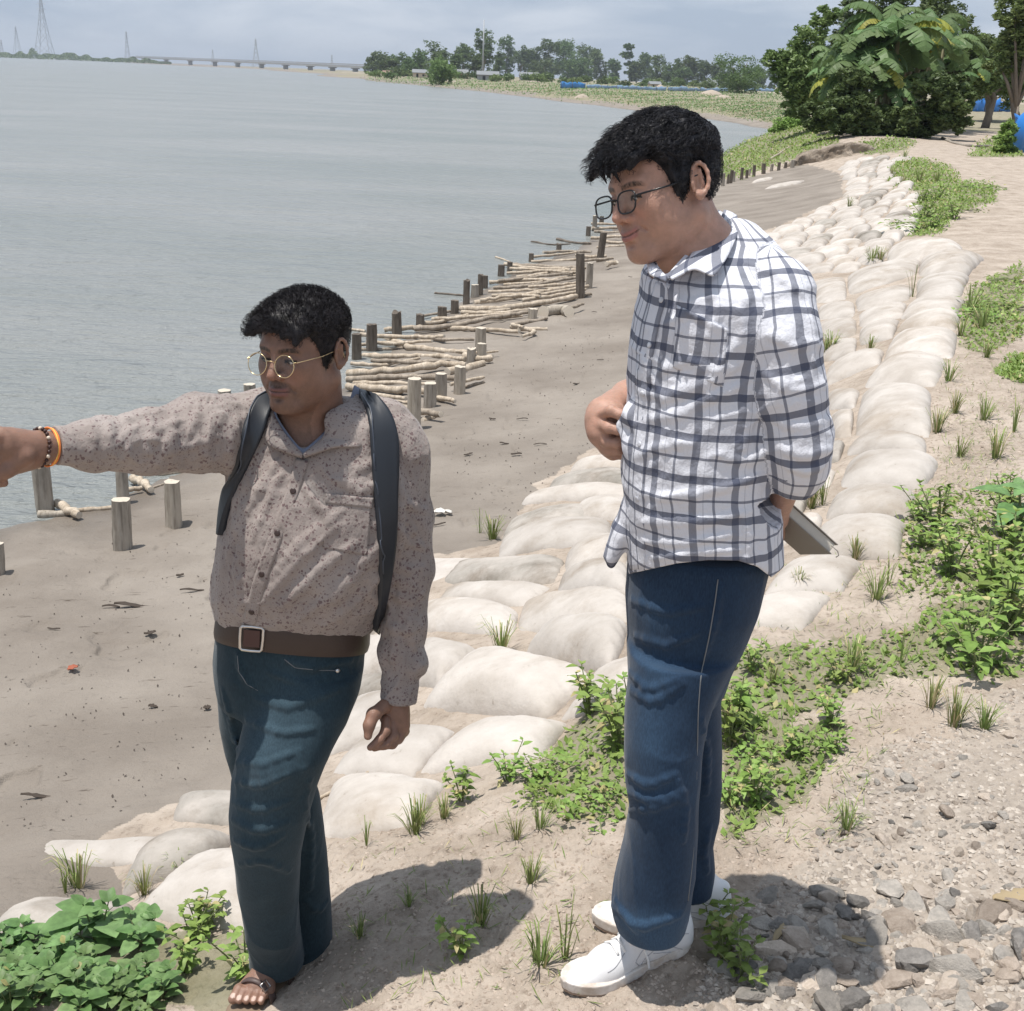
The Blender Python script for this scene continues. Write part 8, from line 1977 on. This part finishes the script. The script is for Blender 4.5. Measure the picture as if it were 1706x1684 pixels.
# small figure of the goat-pale shape by the path is left to the bush; eroded bank face
er_m, t, b = mat('eroded_earth', rough=.95); noisecol(t, b, (.17, .13, .095), (.42, .35, .28), 1.1, 9, lo=.38, hi=.6, rough=.7); bump(t, b, 2.5, 1.0, .3, 8, rough=.7)
def scarp(path, hpx, lab, seed):
    pp = np.array(path, float); n, k = 90, 16; t_ = np.linspace(0, len(pp) - 1, n); px = np.interp(t_, range(len(pp)), pp[:, 0]); py = np.interp(t_, range(len(pp)), pp[:, 1]); G = hit(px, py); c = G.mean(0)
    hh = np.interp(t_, range(len(pp)), hpx) * mpp(c); v = np.linspace(0, 1, k)[None]
    jag = fbm(np.stack([G[:, 0] * 1.1, G[:, 1] * 0, G[:, 0] * 0], 1), 3, seed)[:, None]
    up = np.minimum(v * 1.15, 1) * hh[:, None] * (1 + .35 * jag); back = (np.maximum(v - .85, 0) * 9 + .25 * v) * hh[:, None]
    V = G[:, None] + np.stack([0 * up, back + .5 * hh[:, None] * jag, up - .2], -1)
    nz = fbm(V.reshape(-1, 3) * np.array([2.2, 1.4, 3.5]), 4, seed).reshape(n, k); V = V + np.array([.1, -.5, .12]) * (nz * hh[:, None])[..., None]; V[:, -1, 2] -= .5
    B_ = V + np.array([0, .8, -.6]); o = obj('scarp', solid_patch((V - c).reshape(-1, 3), (B_ - c).reshape(-1, 3), n, k).mesh('scarp'), er_m); o.location = c; tag(o, lab, kind='structure')
scarp([(1300,280),(1330,276),(1358,270),(1390,264),(1420,259),(1448,252),(1475,246)], [6, 18, 30, 34, 26, 18, 5], 'broken earth scarp where the bank has slumped', 3)
# ---- bridge
conc = plain('far_concrete', (.30, .30, .30), .8)
BR = empty('bridge', PZ(400, 110, WATER), 0, 'long low concrete bridge crossing the river far away', 'bridge'); bo = np.array(BR.location)
def bpt(px, y, z): q = PZ(px, hor(px) + 5, WATER); return np.array([q[0] / q[1] * y, y, z])
pa, pb_ = bpt(228, 2500, 8.2), bpt(640, 1330, 4.6); mb_ = MB(); d_ = _nrm(pb_ - pa); s_ = np.cross(d_, (0, 0, 1)); Lb = np.linalg.norm(pb_ - pa)
mb_.box((pa + pb_) / 2 - bo, (Lb, 9, 2.6), np.stack([d_, s_, np.cross(s_, d_)], 1)); obj('deck', mb_.mesh('deck', False), conc, BR)
mb_ = MB(); mb_.box((pa + pb_) / 2 - bo + [0, -4.5, 2.2], (Lb, .4, 1.1), np.stack([d_, s_, np.cross(s_, d_)], 1)); obj('parapet', mb_.mesh('parapet', False), conc, BR)
for px in (240, 277, 317, 358, 396, 436, 476, 517, 554, 592):
    f = (px - 228) / (640 - 228); t_ = None
    lo_, hi_ = 0.0, 1.0
    for _ in range(30):
        m_ = (lo_ + hi_) / 2; q = pa + (pb_ - pa) * m_; u_, _, _ = proj(q); lo_, hi_ = (m_, hi_) if u_ < px else (lo_, m_)
    q = pa + (pb_ - pa) * lo_; mb_ = MB(); mb_.box((0, 0, 0), (1, 1, 1)); V = mb_.V[0] * [5.0, 7, q[2] - 1.2 - WATER + 3] + [q[0], q[1], (q[2] - 1.2 + WATER - 3) / 2] - bo; mb_.V[0] = V; mb_.box(np.array([q[0], q[1], q[2] - 1.8]) - bo, (8.5, 8.5, 1.0)); obj('pier', mb_.mesh('pier', False), conc, BR)
# ---- pylons
steel = plain('galvanised_steel', (.42, .44, .46), .6)
def pylon(px, pt, pb, y_, lab, wfac=.26):
    base = bpt(px, y_, -.8); d = ray(px, pt); zt = CAM[2] + d[2] * y_ / d[1]; H_ = zt - base[2]; root = empty('pylon', base, 0, lab, 'pylon', 'lattice pylons on the far shore'); w0, th = H_ * wfac / 2, max(.22, H_ * .0042)
    lv = [0, .22, .42, .58, .70, .80, .89, .96]; hw = lambda f: w0 * (1 - f) ** 1.5 + H_ * .012
    mb_ = MB()
    for sx in (-1, 1):
        for sy in (-1, 1): mb_.tube([(sx * hw(f), sy * hw(f), H_ * f) for f in lv + [1.0]], th, 4)
    obj('leg_frame', mb_.mesh('leg_frame', False), steel, root); mb_ = MB()
    for i in range(len(lv) - 1):
        for sx, sy, tx, ty in ((-1, -1, 1, -1), (1, -1, 1, 1), (1, 1, -1, 1), (-1, 1, -1, -1)):
            a, b_ = hw(lv[i]), hw(lv[i + 1]); mb_.tube([(sx * a, sy * a, H_ * lv[i]), (tx * b_, ty * b_, H_ * lv[i + 1])], th * .6, 4); mb_.tube([(tx * a, ty * a, H_ * lv[i]), (sx * b_, sy * b_, H_ * lv[i + 1])], th * .6, 4)
    obj('bracing', mb_.mesh('bracing', False), steel, root)
    for f, w_ in ((.78, .085), (.86, .075), (.94, .06)): mb_ = MB(); mb_.tube([(-H_ * w_, 0, H_ * f), (0, 0, H_ * (f + .018)), (H_ * w_, 0, H_ * f)], th * .9, 4); obj('cross_arm', mb_.mesh('cross_arm', False), steel, root)
for a in ((75,-8,84,2300,'tallest lattice pylon, its head above the upper edge'),(30,44,83,2600,'thin pylon left of the tallest one'),(213,52,91,2300,'slim pylon between the tallest one and the bridge',.16),(427,64,103,2000,'pylon behind the middle of the bridge'),(553,91,109,2400,'short pylon behind the right end of the bridge'),(355,82,98,2900,'faint small pylon behind the bridge'),(4,66,90,2400,'pylon cut by the left edge of the photo')): pylon(*a)
mb_ = MB(); q = P(804, 120, 480); zt = P(804, 33, 480)[2]; mb_.tube([(0, 0, 0), (0, 0, zt - q[2])], [.35, .2], 6); o = obj('radio_mast', mb_.mesh('radio_mast'), steel); o.location = q; tag(o, 'thin radio mast above the far trees', 'mast')
# ---- wooded shore at the far left: reads as one mass
r = np.random.default_rng(5); V_, F_, lfs = [], [], []
n = 9000; px = r.uniform(-60, 285, n) ** 1.0; hgt = np.interp(px, [-60, 30, 55, 75, 110, 170, 240, 285], [6, 8, 13, 9, 8, 8, 6, 3]) * (.7 + .5 * (vnoise(np.stack([px * .09, px * 0, px * 0], 1), 3) + .5)); yy = r.uniform(2150, 2700, n)
q = np.stack([PZ(a, hor(a) + 5, WATER) for a in px]); X = q[:, 0] / q[:, 1] * yy; Z = -1.0 + hgt * (yy / 2343) * r.random(n) ** .7; c = np.stack([X, yy, Z], 1); a = r.uniform(0, 6.28, n); t_ = np.stack([np.cos(a), np.sin(a) * 0 + .2, r.uniform(-.6, .6, n)], 1) * 2.0; u_ = np.cross(t_, r.normal(0, 1, (n, 3))); u_ /= np.linalg.norm(u_, axis=1)[:, None] / 1.3
me_ = mesh_np('wooded_shore', np.stack([c - t_, c - u_, c + t_, c + u_], 1).reshape(-1, 3), np.arange(n * 4).reshape(-1, 4), False); vattr(me_, 'lf', np.repeat(r.random(n) * .8, 4)); o = obj('wooded_shore', me_, tleaf_m); tag(o, 'distant wooded shore at the far left', kind='stuff')
# ---- air
hz = bpy.data.materials.new('haze'); hz.use_nodes = True; t = hz.node_tree; t.nodes.clear(); pv = N(t, 'ShaderNodeVolumePrincipled'); pv.inputs['Color'].default_value = (.80, .87, .97, 1); pv.inputs['Density'].default_value = .00016; pv.inputs['Anisotropy'].default_value = .3
oo = N(t, 'ShaderNodeOutputMaterial'); L(t, pv.outputs[0], oo.inputs['Volume'])
mb_ = MB(); mb_.box((0, 4200, 58), (16000, 10800, 130)); mb_.V[0][:, 2] = np.where(mb_.V[0][:, 2] < 58, -4.5, 112); hb = obj('haze', mb_.mesh('haze', False), hz); tag(hb, 'thin midday haze over the river', kind='stuff')
